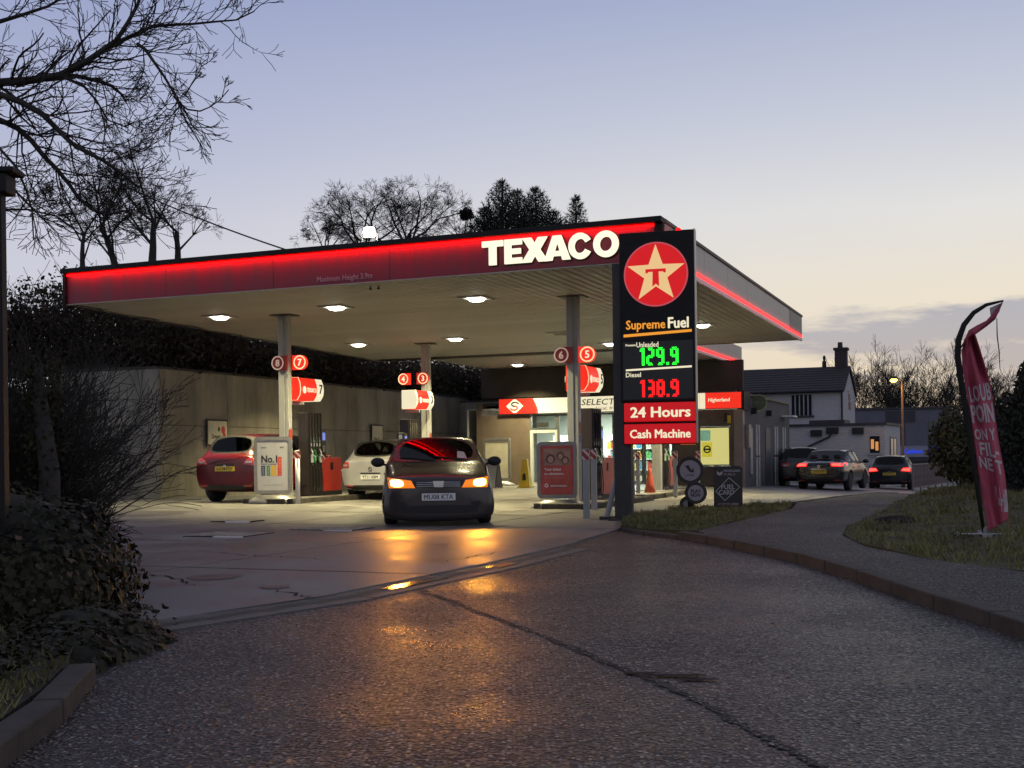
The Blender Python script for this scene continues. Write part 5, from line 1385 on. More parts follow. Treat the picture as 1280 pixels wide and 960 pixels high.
    for x0, x1, z0, z1, c in ((.05, .40, 1.55, 1.92, (.20, .42, .28)), (.10, .46, .98, 1.50, (.70, .62, .06))):
        b = MB(); b.prism([(xp0 + x0, z0), (xp0 + x1, z0), (xp0 + x1, z1), (xp0 + x0, z1)], .008, .018); p = b.build("window_poster", mat("poster_print", c, .5, nz=(7, .35), emit=c, es=.5), w)
        if x0 > .08:
            b = MB(); b.ring(xp0 + .28, 1.25, .09, .135, .004, .008, 20); b.build("printed_ring", M['letter_black'], p)
            b = MB(); b.prism([(xp0 + .16, 1.22), (xp0 + .40, 1.22), (xp0 + .40, 1.28), (xp0 + .16, 1.28)], .002, .004); b.build("printed_bar", M['letter_black'], p)
    b = MB(); b.prism([(xp0 - .66, 1.42), (xp0 - .12, 1.42), (xp0 - .12, 1.68), (xp0 - .66, 1.68)], -.03, -.002); o2 = b.build("night_notice", mat("notice_orange", (.55, .15, .03), .5, emit=(.55, .14, .03), es=.35), t)
    text("lettering", "Night Pay", M['cream_lit'], o2, (xp0 - .39, -.03, 1.60), .44, .08, .02, .003); text("lettering", "Window", M['cream_lit'], o2, (xp0 - .42, -.03, 1.49), .36, .08, .02, .003)
    # fascia light boxes
    x0, x1, x2, x3 = X(625), X(668.5), X(876.5), xr + .01
    b = MB(); b.bx(x0 + .01, x3 - .012, -.08, .018, 2.65, 3.24); b.build("fascia_backing", M['dark_metal'], t)
    def panel(xa, xb, m, name): b = MB(); b.bx(xa, xb, -.14, -.082, 2.67, 3.22); return b.build(name, m, t)
    a = panel(x0 + .04, x1, M['red_lit_hot'], "red_fascia_panel"); panel(x1 + .02, x2 - .02, M['cream_lit'], "cream_fascia_panel"); r = panel(x2 + .2, x3 - .05, M['red_lit_hot'], "red_fascia_panel"); panel(x2, x2 + .18, M['cream_lit'], "cream_fascia_panel")
    b = MB(); b.prism([(x1 - .22, 2.665), (x1 + .13, 2.665), (x1 + .13, 2.80), (x1 + .07, 3.0), (x1 - .05, 3.225), (x1 - .22, 3.225)], -.146, -.141); b.build("curved_end", M['red_lit_hot'], a)
    b = MB(); b.prism([(x1 + .135, 2.665), (x1 + .20, 2.665), (x1 + .19, 2.82), (x1 + .10, 3.06), (x1 - .0, 3.225), (x1 - .045, 3.225), (x1 + .075, 3.0), (x1 + .135, 2.80)], -.150, -.146); b.build("dark_curve", M['red_mid'], a)
    cx = (x0 + x1) / 2 - .03; b = MB(); b.prism([(cx - .34, 2.95), (cx - .05, 2.70), (cx + .06, 2.70), (cx + .34, 2.95), (cx + .06, 3.20), (cx - .05, 3.20)], -.146, -.141); em = b.build("emblem", M['cream_lit'], a)
    for z, m, sgn in ((3.02, M['letter_black'], 1), (2.88, M['letter_red'], -1)):
        b = MB(); pts = [(cx + sgn * (.02 + .14 * math.cos(R(q))), z + sgn * .075 * math.sin(R(q)) - .0) for q in range(0, 271, 30)]
        for i in range(len(pts) - 1):
            (xa, za), (xb, zb_) = pts[i], pts[i + 1]; dx, dz = xb - xa, zb_ - za; l = math.hypot(dx, dz) or 1; nx, nz_ = -dz / l * .028, dx / l * .028
            b.prism([(xa + nx, za + nz_), (xb + nx, zb_ + nz_), (xb - nx, zb_ - nz_), (xa - nx, za - nz_)], -.152 - .0005 * i, -.147)
        b.build("emblem_letter", m, em)
    text("lettering", "SELECT", M['letter_green'], t, ((X(729) + X(771)) / 2, -.142, 3.02), X(771) - X(729), .22, .006, .004, shear=.18)
    text("lettering", "local, fresh", M['letter_green'], t, ((X(747) + X(778)) / 2, -.142, 2.78), X(778) - X(747), .13, .0, .003, shear=.15)
    text("lettering", "Higherland", M['cream_lit'], r, ((X(887) + X(914)) / 2, -.141, 2.95), X(914) - X(887), .17, .02, .006, shear=.12)
    b = MB(); b.bx(xr + .012, xr + .06, -.1, 1.0, 2.6, 3.26); b.build("fascia_return", M['black'], t)
    # side wall pieces: door, narrow windows and a bulkhead lamp
    b = MB(); b.bx(xr - .002, xr + .02, 4.3, 5.3, -.35, 2.05); b.build("side_door", mat("side_door_paint", (.06, .06, .075), .5, nz=(3, .2)), t)
    for y in (2.4, 6.4, 8.3):
        for z0, z1 in ((1.05, 2.1), (-.15, .9)):
            b = MB(); b.bx(xr - .002, xr + .012, y, y + .42, z0, z1); w = b.build("narrow_window", M['glass'], t)
            b = MB(); b.bx(xr + .0, xr + .05, y - .07, y - .002, z0 - .04, z1 + .04); b.bx(xr + .0, xr + .05, y + .422, y + .49, z0 - .04, z1 + .04); b.build("frame", M['white_paint'], w)
    b = MB(); b.bx(xr + .0, xr + .05, 1.1, 1.5, .35, 2.0); b.build("side_panel", M['grey_paint'], t)
    b = MB(); b.bx(xr + .0, xr + .14, .35, .75, 1.3, 2.1); b.build("meter_box", M['silver'], t)
    b = MB(); b.bx(xr, xr + .5, 8.0, 9.0, 2.55, 2.62); b.build("lamp_hood", M['white_paint'], t)
    for y in (1.5, 4.6):
        b = MB(); b.bx(xr, xr + .2, y, y + .16, 2.5, 2.72); b.build("wall_lamp", M['trim'], t)
    b = MB(); b.bx(X(911) - .03, X(911) + .09, -.07, -.002, 2.15, 2.42); o3 = b.build("alarm_box", M['yellow_p'], t)
    b = MB(); b.bx(X(911) - .13, X(911) - .032, -.09, -.002, 2.2, 2.5); b.build("alarm_siren", M['trim'], t)
    # stock seen through the glass
    g = random.Random(5)
    for k, (x, y, l) in enumerate(((xd0 - .4, 3.2, 2.0), (xd0 + 2.2, 2.4, 2.4), (xd0 + 4.4, 3.4, 1.8))):
        s = thing("shelf_unit", ["white shop shelf unit inside behind the glass door", "white shop shelf unit inside behind the pump's window", "white shop shelf unit inside behind the price sign"][k], "shelf", t.matrix_basis @ Vector((x, y, 0)), -A, "shop shelves")
        b = MB()
        for z in (.1, .5, .9, 1.3, 1.65): b.bx(0, l, 0, .4, z, z + .03)
        b.bx(0, l, .401, .43, 0, 1.9); b.build("shelf_boards", M['white_paint'], s)
        gb = [MB() for _ in range(5)]
        for z in (.13, .53, .93, 1.33):
            xx = .03
            while xx < l - .1:
                w_ = g.uniform(.06, .15); g.choice(gb).bx(xx, xx + w_, .03, .3, z + .002, z + g.uniform(.15, .32)); xx += w_ + .012
        for q, c in zip(gb, ((.5, .08, .05), (.55, .42, .06), (.06, .25, .42), (.10, .35, .12), (.55, .5, .45))): tag(q.build("shop_goods", mat("goods", c, .5, nz=(5, .2)), s), kind="stuff")
    # wall round display goods outside the window
    return t
M['letter_green'] = mat("letter_green", (.03, .06, .03), .5)
SHOP = build_shop()
def round_sign():
    p = at(948, 503.5, 43.0)
    t = thing("round_hanging_sign", "round dark green hanging sign reading YELO on the shop's side wall", "sign", p, R(-8))
    b = MB(); b.prism(disc_poly(0, 0, .30, .30, 30), -.05, .05); b.build("disc", mat("sign_green", (.055, .075, .03), .5, nz=(4, .15)), t)
    b = MB(); b.ring(0, 0, .27, .305, -.06, -.05, 30); b.build("rim", mat("sign_rim", (.30, .32, .16), .5), t)
    text("lettering", "YELO", mat("sign_olive", (.16, .17, .07), .5), t, (0, -.051, .0), .40, .12, .02, .004)
    b = MB(); b.bx(-.75, -.29, -.015, .015, -.02, .02); b.build("arm", M['dark_metal'], t)
round_sign()

# ------------------------------------------------------------------ retaining wall with posters
def build_retaining_wall():
    t = thing("retaining_wall", "tall pale concrete retaining wall running behind the pumps on the left", "wall", (0, 0, 0))
    def run(u0, v0, u1, v1, ztop):
        a, b_ = W(u0, v0), W(u1, v1); d = b_ - a; l = d.length; ang = math.atan2(d.y, d.x); n = max(1, round(l / 2.9))
        for i in range(n):
            p0 = a + d * (i / n); w = l / n
            for z0, z1 in ((gz(p0.x, p0.y) - .3, 2.02), (2.035, ztop)):
                m = MB(); m.bx(.008, w - .008, -.01 + rnd.uniform(-.004, .004), .28, z0, z1); m.build("wall_panel", M['wall'], t, loc=(p0.x, p0.y, 0), rz=ang, bevel=.008)
            m = MB(); m.bx(0, w, -.03, .30, ztop + .002, ztop + .06); m.build("coping", M['kerb'], t, loc=(p0.x, p0.y, 0), rz=ang)
        m = MB(); m.bx(0, l, .03, .24, -.4, ztop - .02); m.build("wall_core", M['kerb'], t, loc=(a.x, a.y, 0), rz=ang)
    run(15.0, 5.7, 15.0, 26.5, 3.5)                       # each run's face looks along its local -y
    run(18.6, 5.7, 15.02, 5.7, 3.5)
    run(15.0, 24.6, 12.0, 24.6, 3.3)
build_retaining_wall()
def wall_posters():
    for px, py, w, h, word, lab in ((271, 541, .98, .75, "Dreams", "small framed white poster with red flower on the wall above the red car"), (471, 545, .85, .8, "No.1", "small framed white poster with black print on the wall above the pale hatchback")):
        # on the wall plane u = 15
        x, _ = derot(px, py); k = x / FOC; o = C0 + EU * 14.93; tt = (k * o.y - o.x) / (EV.x - k * EV.y); p = o + EV * tt; q = at(px, py, p.y)
        t = thing("wall_poster", lab, "poster", q, -A + R(90), "framed posters on the retaining wall")
        b = MB(); b.bx(-w / 2, w / 2, -.03, .0, -h / 2, h / 2); b.build("frame", M['dark_metal'], t)
        b = MB(); b.bx(-w / 2 + .05, w / 2 - .05, -.036, -.031, -h / 2 + .05, h / 2 - .05); f = b.build("sheet", M['poster_cream'], t)
        text("lettering", word, M['letter_black'], f, (-.08, -.036, -.1), w * .4, .13, .02, .003)
        if word == "Dreams":
            b = MB(); b.prism(disc_poly(.25, .08, .09, .11, 10), -.04, -.036); b.prism(disc_poly(.30, -.07, .07, .08, 8), -.0405, -.036); b.build("printed_flower", M['letter_red'], f)
            b = MB(); b.prism(disc_poly(.05, .1, .05, .07, 7), -.04, -.036); b.build("printed_mark", M['letter_black'], f)
wall_posters()

# ------------------------------------------------------------------ houses beyond
M['roof_tile'] = mat("roof_tiles", (.040, .034, .036), .75, nz=(6, .3), bump=(30, .6, .03)); M['blue_wall'] = mat("blue_grey_wall", (.115, .118, .150), .7, nz=(.8, .15)); M['dark_wall'] = mat("dark_panel_wall", (.035, .033, .042), .6, nz=(1, .2))
M['window_dark'] = mat("dark_window", (.02, .022, .03), .08, nz=(1, .2)); M['warm_window'] = glow("lit_window", (1.0, .42, .12), .55, (.3, .2, .1))
def pub():
    Y = 72.0; s = FOC / Y; gl = gz(20, 72)
    p = at(1055, 600, Y); t = thing("public_house", "old pale gabled pub with dark tiled roof, end chimney and barred window", "house", (p.x, p.y, gl), R(-22))
    def z(py, y=Y): return EYE + (570 - py - .0122 * 420) / (FOC / y) - gl
    L = 13.5; D = 6.6; ze = z(487.5); zr = z(455)
    k = 1 / s / .985
    b = MB(); b.bx(-L, 0, 0, D, -.5, ze); b.build("wall", M['pub_wall'], t)
    b = MB(); b.prismx([(0, ze + .001), (D, ze + .001), (D / 2, zr - .1)], -.24, .0); b.prismx([(0, ze + .001), (D, ze + .001), (D / 2, zr - .1)], -L, -L + .24); b.build("gable", M['pub_wall'], t)
    r = MB()
    for sgn in (0, 1):
        e = (-.35, ze - .12) if not sgn else (D + .35, ze - .12); q = (D / 2, zr)
        r.prismx([e, q, (q[0], q[1] + .10), (e[0], e[1] + .10)] if not sgn else [q, e, (e[0], e[1] + .10), (q[0], q[1] + .10)], -L - .3, .12)
    ro = r.build("roof", M['roof_tile'], t)
    nrow = 10
    for i in range(nrow):
        f = i / nrow; y0 = -.35 + (D / 2 + .35) * f; z0 = ze - .02 + (zr - ze + .12) * f
        b = MB(); b.prismx([(y0, z0 + .0), (y0 + .30, z0 + .0 + .30 * (zr - ze + .12) / (D / 2 + .35) + .02), (y0, z0 + .05)], -L - .28, .10); b.build("tile_course", M['roof_tile'], ro)
    cx = -.45
    b = MB(); b.bx(cx - .36, cx + .36, D / 2 - .4, D / 2 + .4, zr - .5, zr + 1.1); b.bx(cx - .44, cx + .44, D / 2 - .48, D / 2 + .48, zr + 1.101, zr + 1.25); ch = b.build("chimney", M['dark_brick'], t)
    b = MB(); b.lathe([(.17, zr + 1.25), (.14, zr + 1.55), (.17, zr + 1.6)], 10, (cx - .05, D / 2 - .1, 0)); b.build("chimney_pot", M['dark_brick'], ch)
    b = MB(); b.lathe([(.14, zr + .1), (.13, zr + .45), (.06, zr + .5), (.09, zr + .62), (.09, zr + .75), (.03, zr + .82)], 10, (cx - 1.05, D / 2, 0)); b.build("roof_finial", M['trim'], t)
    x0, x1 = (992 - 1055) * k, (1018 - 1055) * k; z0, z1 = z(518), z(492)
    b = MB(); b.bx(x0, x1, -.03, -.002, z0, z1); w = b.build("window", M['window_dark'], t)
    b = MB()
    n = 5
    for i in range(n + 1): xx = x0 + (x1 - x0) * i / n; b.bx(xx - .035, xx + .035, -.06, -.031, z0, z1)
    b.build("glazing_bars", M['grey_paint'], w); b = MB(); b.bx(x0 - .1, x1 + .1, -.12, -.002, z0 - .13, z0 - .01); b.build("sill", M['dark_wall'], w)
    text("painted_sign", "Tap", mat("sign_faded_red", (.34, .14, .11), .7), t, (.002, D / 2 - .1, z(494)), 1.3, .8, .02, .012, R(90)); text("painted_sign", "room", mat("sign_faded_rust", (.32, .15, .12), .7), t, (.002, D / 2 + .2, z(505)), 1.3, .5, .02, .012, R(90))
    b = MB(); b.tube([(-.06, -.08, -.4), (-.06, -.08, ze - .1)], .05, 6); b.build("drainpipe", M['trim'], t)
    b = MB(); b.tube([(-L, -.42, ze - .05), (.1, -.42, ze - .05)], .07, 6); b.build("gutter", M['trim'], t)
    # second lower wing towards the shop
    b = MB(); b.prismx([(-3.4, -.5), (-.002, -.5), (-.002, ze - .6), (-1.7, ze + .5), (-3.4, ze - .6)], -11.6, -6.2) ; b.build("wing_wall", M['pub_wall'], t)
    b = MB(); b.prismx([(-3.7, ze - .75), (-1.7, ze + .55), (-1.7, ze + .68), (-3.7, ze - .62)], -11.8, -6.0); b.prismx([(-1.7, ze + .55), (.0, ze - .55), (.0, ze - .42), (-1.7, ze + .68)], -11.8, -6.0); b.build("wing_roof", M['roof_tile'], t)
M['dark_brick'] = mat("dark_brick", (.05, .04, .038), .9, nz=(8, .3))
pub()
def extension():
    Y = 60.0; s = FOC / Y; p = at(1107, 600, Y); gl = gz(p.x, p.y); t = thing("white_outbuilding", "low flat roofed white painted brick building in front of the pub", "building", (p.x, p.y, gl), R(-26))
    def z(py): return EYE + (570 - py - 5.6) / s - gl
    k = 1 / s / .98 ; L = (1107 - 985) * k; zt = z(531)
    b = MB(); b.bx(-L, 0, 0, 5.2, -.6, zt); b.build("wall", M['pub_wall'], t)
    b = MB(); b.bx(-L - .1, .1, -.12, 5.3, zt + .002, zt + .12); b.build("roof_edge", M['dark_wall'], t)
    b = MB(); b.bx(-L * .78, -L * .42, .6, 2.2, zt + .125, zt + .32); b.build("rooflight", M['dark_wall'], t)
    x0, x1 = (1089 - 1107) * k, (1100.5 - 1107) * k
    b = MB(); b.bx(x0, x1, -.03, -.002, z(566), z(545)); w = b.build("window", M['window_dark'], t)
    b = MB(); b.bx(x0 + .05, x0 + .2, -.036, -.031, z(561), z(549)); b.bx(x0 + .27, x1 - .06, -.036, -.031, z(563), z(552)); b.build("lit_pane", M['warm_window'], w)
    b = MB(); b.bx(x0 - .1, x1 + .1, -.1, -.002, z(569), z(566.5)); b.build("sill", M['grey_paint'], w)
    for px, py, q in ((1024, 540, .28), (1044, 537, .30), (1075, 538, .28)):
        x = (px - 1107) * k; b = MB(); b.bx(x - q, x + q, -.16, -.002, z(py + 4), z(py - 4)); b.build("vent_box", M['trim'], t)
    b = MB(); b.tube([((1003 - 1107) * k, -.08, z(562)), ((1040 - 1107) * k, -.08, z(545)), ((1044 - 1107) * k, -.08, z(538))], .06, 6); b.build("drainpipe", M['dark_wall'], t)
    b = MB(); b.bx(.002, .04, 1.6, 3.6, z(575), z(548)); w = b.build("side_window", M['window_dark'], t)
    b = MB(); b.bx(.04, .06, 1.5, 1.6, z(577), z(546)); b.bx(.04, .06, 3.6, 3.7, z(577), z(546)); b.bx(.04, .06, 2.55, 2.65, z(577), z(546)); b.bx(.04, .06, 1.5, 3.7, z(578.5), z(577)); b.bx(.04, .06, 1.5, 3.7, z(546), z(544.5)); b.build("frame", M['grey_paint'], w)
extension()
def modern():
    Y = 95.0; s = FOC / Y; p = at(1200, 600, Y); gl = gz(p.x, p.y); t = thing("blue_grey_office", "long flat roofed blue grey building with dark panels behind the street lamp", "building", (p.x, p.y, gl), R(-4))
    k = 1 / s
    def z(py): return EYE + (570 - py - 6.5) / s - gl
    def x(px): return (px - 1200) * k
    b = MB(); b.bx(x(1064), x(1189), 0, 12, -1, z(511)); b.build("wall", M['blue_wall'], t)
    b = MB(); b.bx(x(1062), x(1190), -.15, 12.1, z(511) + .003, z(508.5)); b.build("roof_edge", M['dark_wall'], t)
    for a, c, d, e in ((1110, 1146, 513, 527), (1122, 1133, 528, 557)):
        q = MB(); q.bx(x(a), x(c), -.06, -.002, z(e), z(d)); q.build("dark_panel", M['dark_wall'], t)
    for d, e in ((526, 539), (541, 554)):
        q = MB(); q.bx(x(1162), x(1174), -.05, -.002, z(e), z(d)); w = q.build("window", M['window_dark'], t)
        q = MB(); q.bx(x(1168) - .04, x(1168) + .04, -.08, -.051, z(e), z(d)); q.build("frame", M['dark_wall'], w)
    q = MB(); q.bx(x(1122), x(1160), -.35, -.002, z(571), z(557)); sg = q.build("sign_board", mat("sign_pale", (.24, .245, .29), .5, nz=(3, .1)), t)
    text("lettering", "Cashews", glow("blue_neon", (.02, .06, .9), .7, (.05, .08, .5)), sg, (x(1142), -.35, z(563.5)), x(1153) - x(1131), .38, .02, .03, shear=.15)
    q = MB(); q.bx(x(1160.5), x(1180), -.32, -.002, z(571), z(557)); q.build("blue_panel", mat("blue_panel", (.04, .05, .16), .5, nz=(3, .15)), t)
    q = MB(); q.bx(x(1118), x(1190), -.8, -.36, z(576), z(572.5)); q.build("canopy_edge", M['dark_wall'], t)
    q = MB(); q.bx(x(1190), x(1214), .4, 10, -1, z(522)); q.build("brick_bay", M['dark_brick'], t); q = MB(); q.bx(x(1190.5), x(1206), .3, .398, z(541), z(524)); q.build("bay_window", M['window_grey'], t)
M['window_grey'] = mat("sky_window", (.25, .26, .28), .06, metal=.6)
modern()
def street_lamp():
    p = at(1129, 590, 58.0); gl = gz(p.x, p.y); tz = at(1127, 476, 58.0).z - gl
    t = thing("street_lamp", "tall thin street lamp with glowing orange head among the bare trees", "street lamp", (p.x, p.y, gl))
    b = MB(); b.tube([(0, 0, 0), (0, 0, 1.4), (0, 0, 1.41), (0, 0, tz)], [.10, .10, .065, .055], 8); b.build("pole", mat("rusty_pole", (.16, .09, .07), .6, nz=(4, .3)), t, smooth=True)
    b = MB(); b.tube([(0, 0, tz - .02), (-.10, 0, tz + .09), (-.28, 0, tz + .11)], .035, 6); b.build("arm", M['dark_metal'], t)
    b = MB(); b.tube([(-.22, 0, tz + .1), (-.40, 0, tz + .12), (-.62, 0, tz + .08)], [.08, .13, .06], 8); b.build("head", M['dark_metal'], t, smooth=True)
    b = MB(); b.lathe([(.04, -.14), (.15, -.08), (.19, .0), (.15, .03)], 12, (-.42, 0, tz + .06)); b.build("bowl", glow("sodium_lamp", (1.0, .52, .06), 9, (.8, .6, .2)), t, smooth=True)
    light("sodium_light", 'POINT', t, (-.42, -.1, tz - .2), 35, (1, .55, .15), size=.15)
street_lamp()
def railing():
    a = at(1141, 611, 49.0); c = at(1185, 606, 57.0)
    t = thing("guard_railing", "rust brown metal guard railing of upright bars beside the far hatchback", "railing", (a.x, a.y, gz(a.x, a.y)), math.atan2(c.y - a.y, c.x - a.x))
    L = (c - a).xy.length; h = 1.12; m = mat("rusty_rail", (.20, .15, .14), .6, nz=(5, .25))
    b = MB(); b.bx(0, L, -.025, .025, h - .05, h); b.build("top_rail", m, t); b = MB(); b.bx(0, L, -.02, .02, .10, .14); b.build("bottom_rail", m, t)
    bar = MB(); bar.bx(-.012, .012, -.012, .012, .14, h - .05); bm_ = bar.mesh("bar", m); post = MB(); post.bx(-.03, .03, -.03, .03, -.1, h + .02); pm = post.mesh("post", m)
    n = int(L / .14)
    for i in range(1, n): put("bar", bm_, t, (i * L / n, 0, 0))
    for i in range(6): put("post", pm, t, (i * L / 5, 0, 0))
railing()
# ------------------------------------------------------------------ trees
def limb(r, start, d, length, rad, depth, out, bend=.25, up=.12, maxd=4, kids=(4, 7), shrink=.62, spread=.75, tip=.25, segl=.35, minr=.004):
    n = max(2, int(length / segl)); p = start.copy(); pts = [p.copy()]; rads = [rad]; dirs = [d.copy()]
    for i in range(n):
        d = (d + Vector((r.gauss(0, bend), r.gauss(0, bend), r.gauss(0, bend) + up)) * .5).normalized()
        p = p + d * (length / n); pts.append(p.copy()); rads.append(max(minr, rad * (1 - (1 - tip) * (i + 1) / n))); dirs.append(d.copy())
    out.append((pts, rads, depth))
    if depth >= maxd: return
    k = r.randint(*kids)
    for j in range(k):
        f = .22 + .78 * (j + r.random()) / k; i = min(n, max(1, int(f * n)))
        base = dirs[i]; side = Vector((r.gauss(0, 1), r.gauss(0, 1), r.gauss(0, .6))); side = (side - base * side.dot(base))
        if side.length < .01: continue
        side.normalize(); nd = (base + side * spread * r.uniform(.6, 1.3)).normalized()
        limb(r, pts[i], nd, length * shrink * r.uniform(.65, 1.1) * (1.2 - .5 * f), rads[i] * .55, depth + 1, out, bend, up, maxd, kids, shrink, spread, tip, segl * .8, minr)
def tubes(out, sel, minsides=3):
    b = MB()
    for pts, rads, dep in out:
        if sel(dep): b.tube(pts, rads, 7 if dep == 0 else 5 if dep == 1 else minsides, caps=False)
    return b
def bare_tree(lab, base, h, r0, seed, spread=.75, lean=(0, 0), kids=(4, 6), maxd=4, minr=.012, stems=1, group="bare trees behind the station", trunk_f=.42, up=.14, shrink=.66, segl=.8, name="bare_tree", bend=.25):
    r = random.Random(seed); t = thing(name, lab, "tree", base, 0, group); out = []
    for sidx in range(stems):
        d = Vector((lean[0] + r.gauss(0, .06 + .22 * (stems > 1)), lean[1] + r.gauss(0, .06), 1)).normalized()
        tr = []; n = 5; p = Vector((r.gauss(0, .25) if stems > 1 else 0, 0, -.3)); pts = [p.copy()]; L = h * trunk_f
        for i in range(n): d = (d + Vector((r.gauss(0, .07), r.gauss(0, .07), .05))).normalized(); p = p + d * L / n; pts.append(p.copy())
        rads = [r0 * (1.25 - .6 * i / n) for i in range(n + 1)]; out.append((pts, rads, 0))
        for j in range(r.randint(4, 6)):
            a = r.uniform(0, 6.283); el = r.uniform(.5, 1.5); nd = (Vector((math.cos(a) * spread, math.sin(a) * spread, el))).normalized()
            i = r.randint(2, n); limb(r, pts[i], nd, h * (1 - trunk_f) * r.uniform(.65, 1.0), r0 * .40, 1, out, bend, up, maxd, kids, shrink, spread, .3, segl, minr)
    tubes(out, lambda q: q == 0).build("trunk", M['bark'], t, smooth=True, fixn=False)
    tubes(out, lambda q: q == 1).build("limbs", M['bark'], t, smooth=True, fixn=False)
    tubes(out, lambda q: q > 1).build("crown", M['twig'], t, fixn=False)
    return t
def place(px, py, Y, z=None):
    p = at(px, py, Y); return (p.x, p.y, p.z if z is None else z)
def back_trees():
    bare_tree("tall bare tree with forked trunk left of the canopy's roofline", place(190, 345, 52), 6.4, .17, 21, .8, kids=(3, 5), maxd=5, shrink=.72, minr=.0066)
    bare_tree("bare tree whose rounded crown reaches farthest right of the left clump", place(222, 345, 54), 5.6, .15, 28, .95, kids=(3, 5), maxd=5, shrink=.72, minr=.0066)
    bare_tree("bare tree leaning left in the middle of the left clump", place(150, 345, 50), 5.6, .14, 33, .8, (-.15, 0), kids=(3, 5), maxd=5, shrink=.72, minr=.0066)
    bare_tree("thin bare tree at the far left behind the canopy's red corner", place(104, 345, 46), 4.6, .10, 44, .8, kids=(3, 5), maxd=5, shrink=.72, minr=.0062)
    bare_tree("wide bare tree directly behind the bright floodlight", place(455, 325, 60), 5.2, .16, 51, 1.15, kids=(4, 5), maxd=5, shrink=.70, minr=.0066, trunk_f=.25, segl=.55, bend=.45)
    bare_tree("bare tree right of the floodlight with the highest crown", place(500, 325, 60), 5.6, .18, 57, .95, (.1, 0), kids=(4, 5), maxd=5, shrink=.70, minr=.0066, trunk_f=.3, segl=.55, bend=.45)
    bare_tree("low thin bare tree left of the floodlight", place(405, 325, 60), 3.4, .10, 63, 1.1, kids=(4, 5), maxd=5, shrink=.70, minr=.0066, trunk_f=.25, segl=.5, bend=.4)
    t = bare_tree("small bare tree holding a round nest beside the conifers", place(575, 315, 62), 3.2, .08, 66, .9, kids=(3, 5), minr=.008, trunk_f=.4, segl=.5)
    p = at(583, 268, 62); r = random.Random(4); b = MB()
    for _ in range(260):
        a = Vector((r.gauss(0, 1), r.gauss(0, 1), r.gauss(0, .8))).normalized() * .26; d = Vector((r.gauss(0, 1), r.gauss(0, 1), r.gauss(0, 1))).normalized() * .17
        b.tube([a - d, a + d], .02, 3, caps=False)
    b.tube([(0, 0, -.15), (-.1, 0, -.9), (-.25, 0, -2.0)], .035, 5, caps=False)
    n = b.build("bird_nest", M['twig'], fixn=False, loc=p); tag(n, "round dark bird's nest of twigs in the small bare tree", "nest")
    for i, (px, py, Y, h, lab) in enumerate(((985, 575, 112, 8.6, "bare tree just right of the canopy's far corner"), (1025, 575, 114, 9.4, "bare tree left of the pub chimney"), (1078, 575, 108, 11.0, "bare tree just right of the pub chimney"), (1108, 575, 112, 11.6, "bare tree behind the street lamp's orange head"),
                                            (1142, 575, 106, 11.8, "bare tree between street lamp and feather flag, nearest the lamp"), (1176, 575, 110, 10.8, "bare tree midway between street lamp and feather flag"), (1212, 575, 104, 10.4, "bare tree directly behind the feather flag"), (1258, 575, 96, 9.6, "bare tree right of the feather flag's hanging cord"),
                                            (1003, 575, 118, 10.6, "bare tree rising over the pub roof, second right of the canopy"), (1054, 575, 117, 11.4, "bare tree straight behind the pub chimney"), (1126, 575, 116, 12.4, "bare tree just right of the street lamp's pole"), (1192, 575, 115, 12.0, "bare tree just left of the feather flag's pole"))):
        bare_tree(lab, place(px, py, Y), h * .88, .15, 80 + i * 3, .72, (.05 + (.05 if i > 3 else 0), 0), kids=(3, 5), minr=.013, stems=3, group="bare trees beyond the far buildings", trunk_f=.30, up=.25, segl=1.2)
back_trees()
def conifer(lab, base, h, w, seed):
    r = random.Random(seed); t = thing("conifer_tree", lab, "tree", base, 0, "dark conifers behind the canopy")
    b = MB(); b.tube([(0, 0, -.5), (0, 0, h * .5), (0, 0, h)], [.14, .08, .015], 6); b.build("trunk", M['bark'], t)
    b = MB(); nw = int(h / .085)
    for k in range(nw):
        f = (k + r.random() * .6) / nw; z = h * (.03 + .93 * f)
        for q in range(r.randint(6, 9)):
            a = r.uniform(0, 6.283); l = w * (1 - f) ** .85 * r.uniform(.3, 1.2) + .10; el = r.uniform(.05, .55) + .5 * f
            p = Vector((0, 0, z)); d = Vector((math.cos(a), math.sin(a), el * .3)).normalized(); ns = max(2, int(l / .14))
            for j in range(ns):
                d = (d + Vector((r.gauss(0, .12), r.gauss(0, .12), .16))).normalized(); p = p + d * (l / ns)
                for _ in range(4):
                    u = (d + Vector((r.gauss(0, .8), r.gauss(0, .8), r.gauss(.3, .5)))).normalized() * r.uniform(.10, .27); v = u.orthogonal().normalized() * r.uniform(.012, .030)
                    b.add([p - v, p + v, p + u], [(0, 1, 2)])
    b.tube([(0, 0, h * .9), (.02, 0, h * 1.0)], .02, 4)
    b.build("crown", M['conifer'], t, fixn=False)
def conifers():
    for i, (px, ptop, Y, w, lab) in enumerate(((606, 258, 60, 1.95, "dark conifer farthest left of the group, with a low pointed top"), (629, 222, 60, 2.27, "tallest dark conifer with a thin spire, left of its neighbours"), (648, 235, 61, 2.21, "dark conifer in the middle of the group behind the capital letters"),
                                               (671, 232, 60, 2.34, "broad dark conifer right of the middle of the group"), (692, 262, 60, 1.95, "low dark conifer on the right shoulder of the group"), (721, 243, 59, 1.2, "small separate dark conifer standing alone at the right"))):
        b = at(px, 345, Y); tp = at(px, ptop, Y); conifer(lab, (b.x, b.y, b.z), tp.z - b.z, w, 10 + i)
conifers()

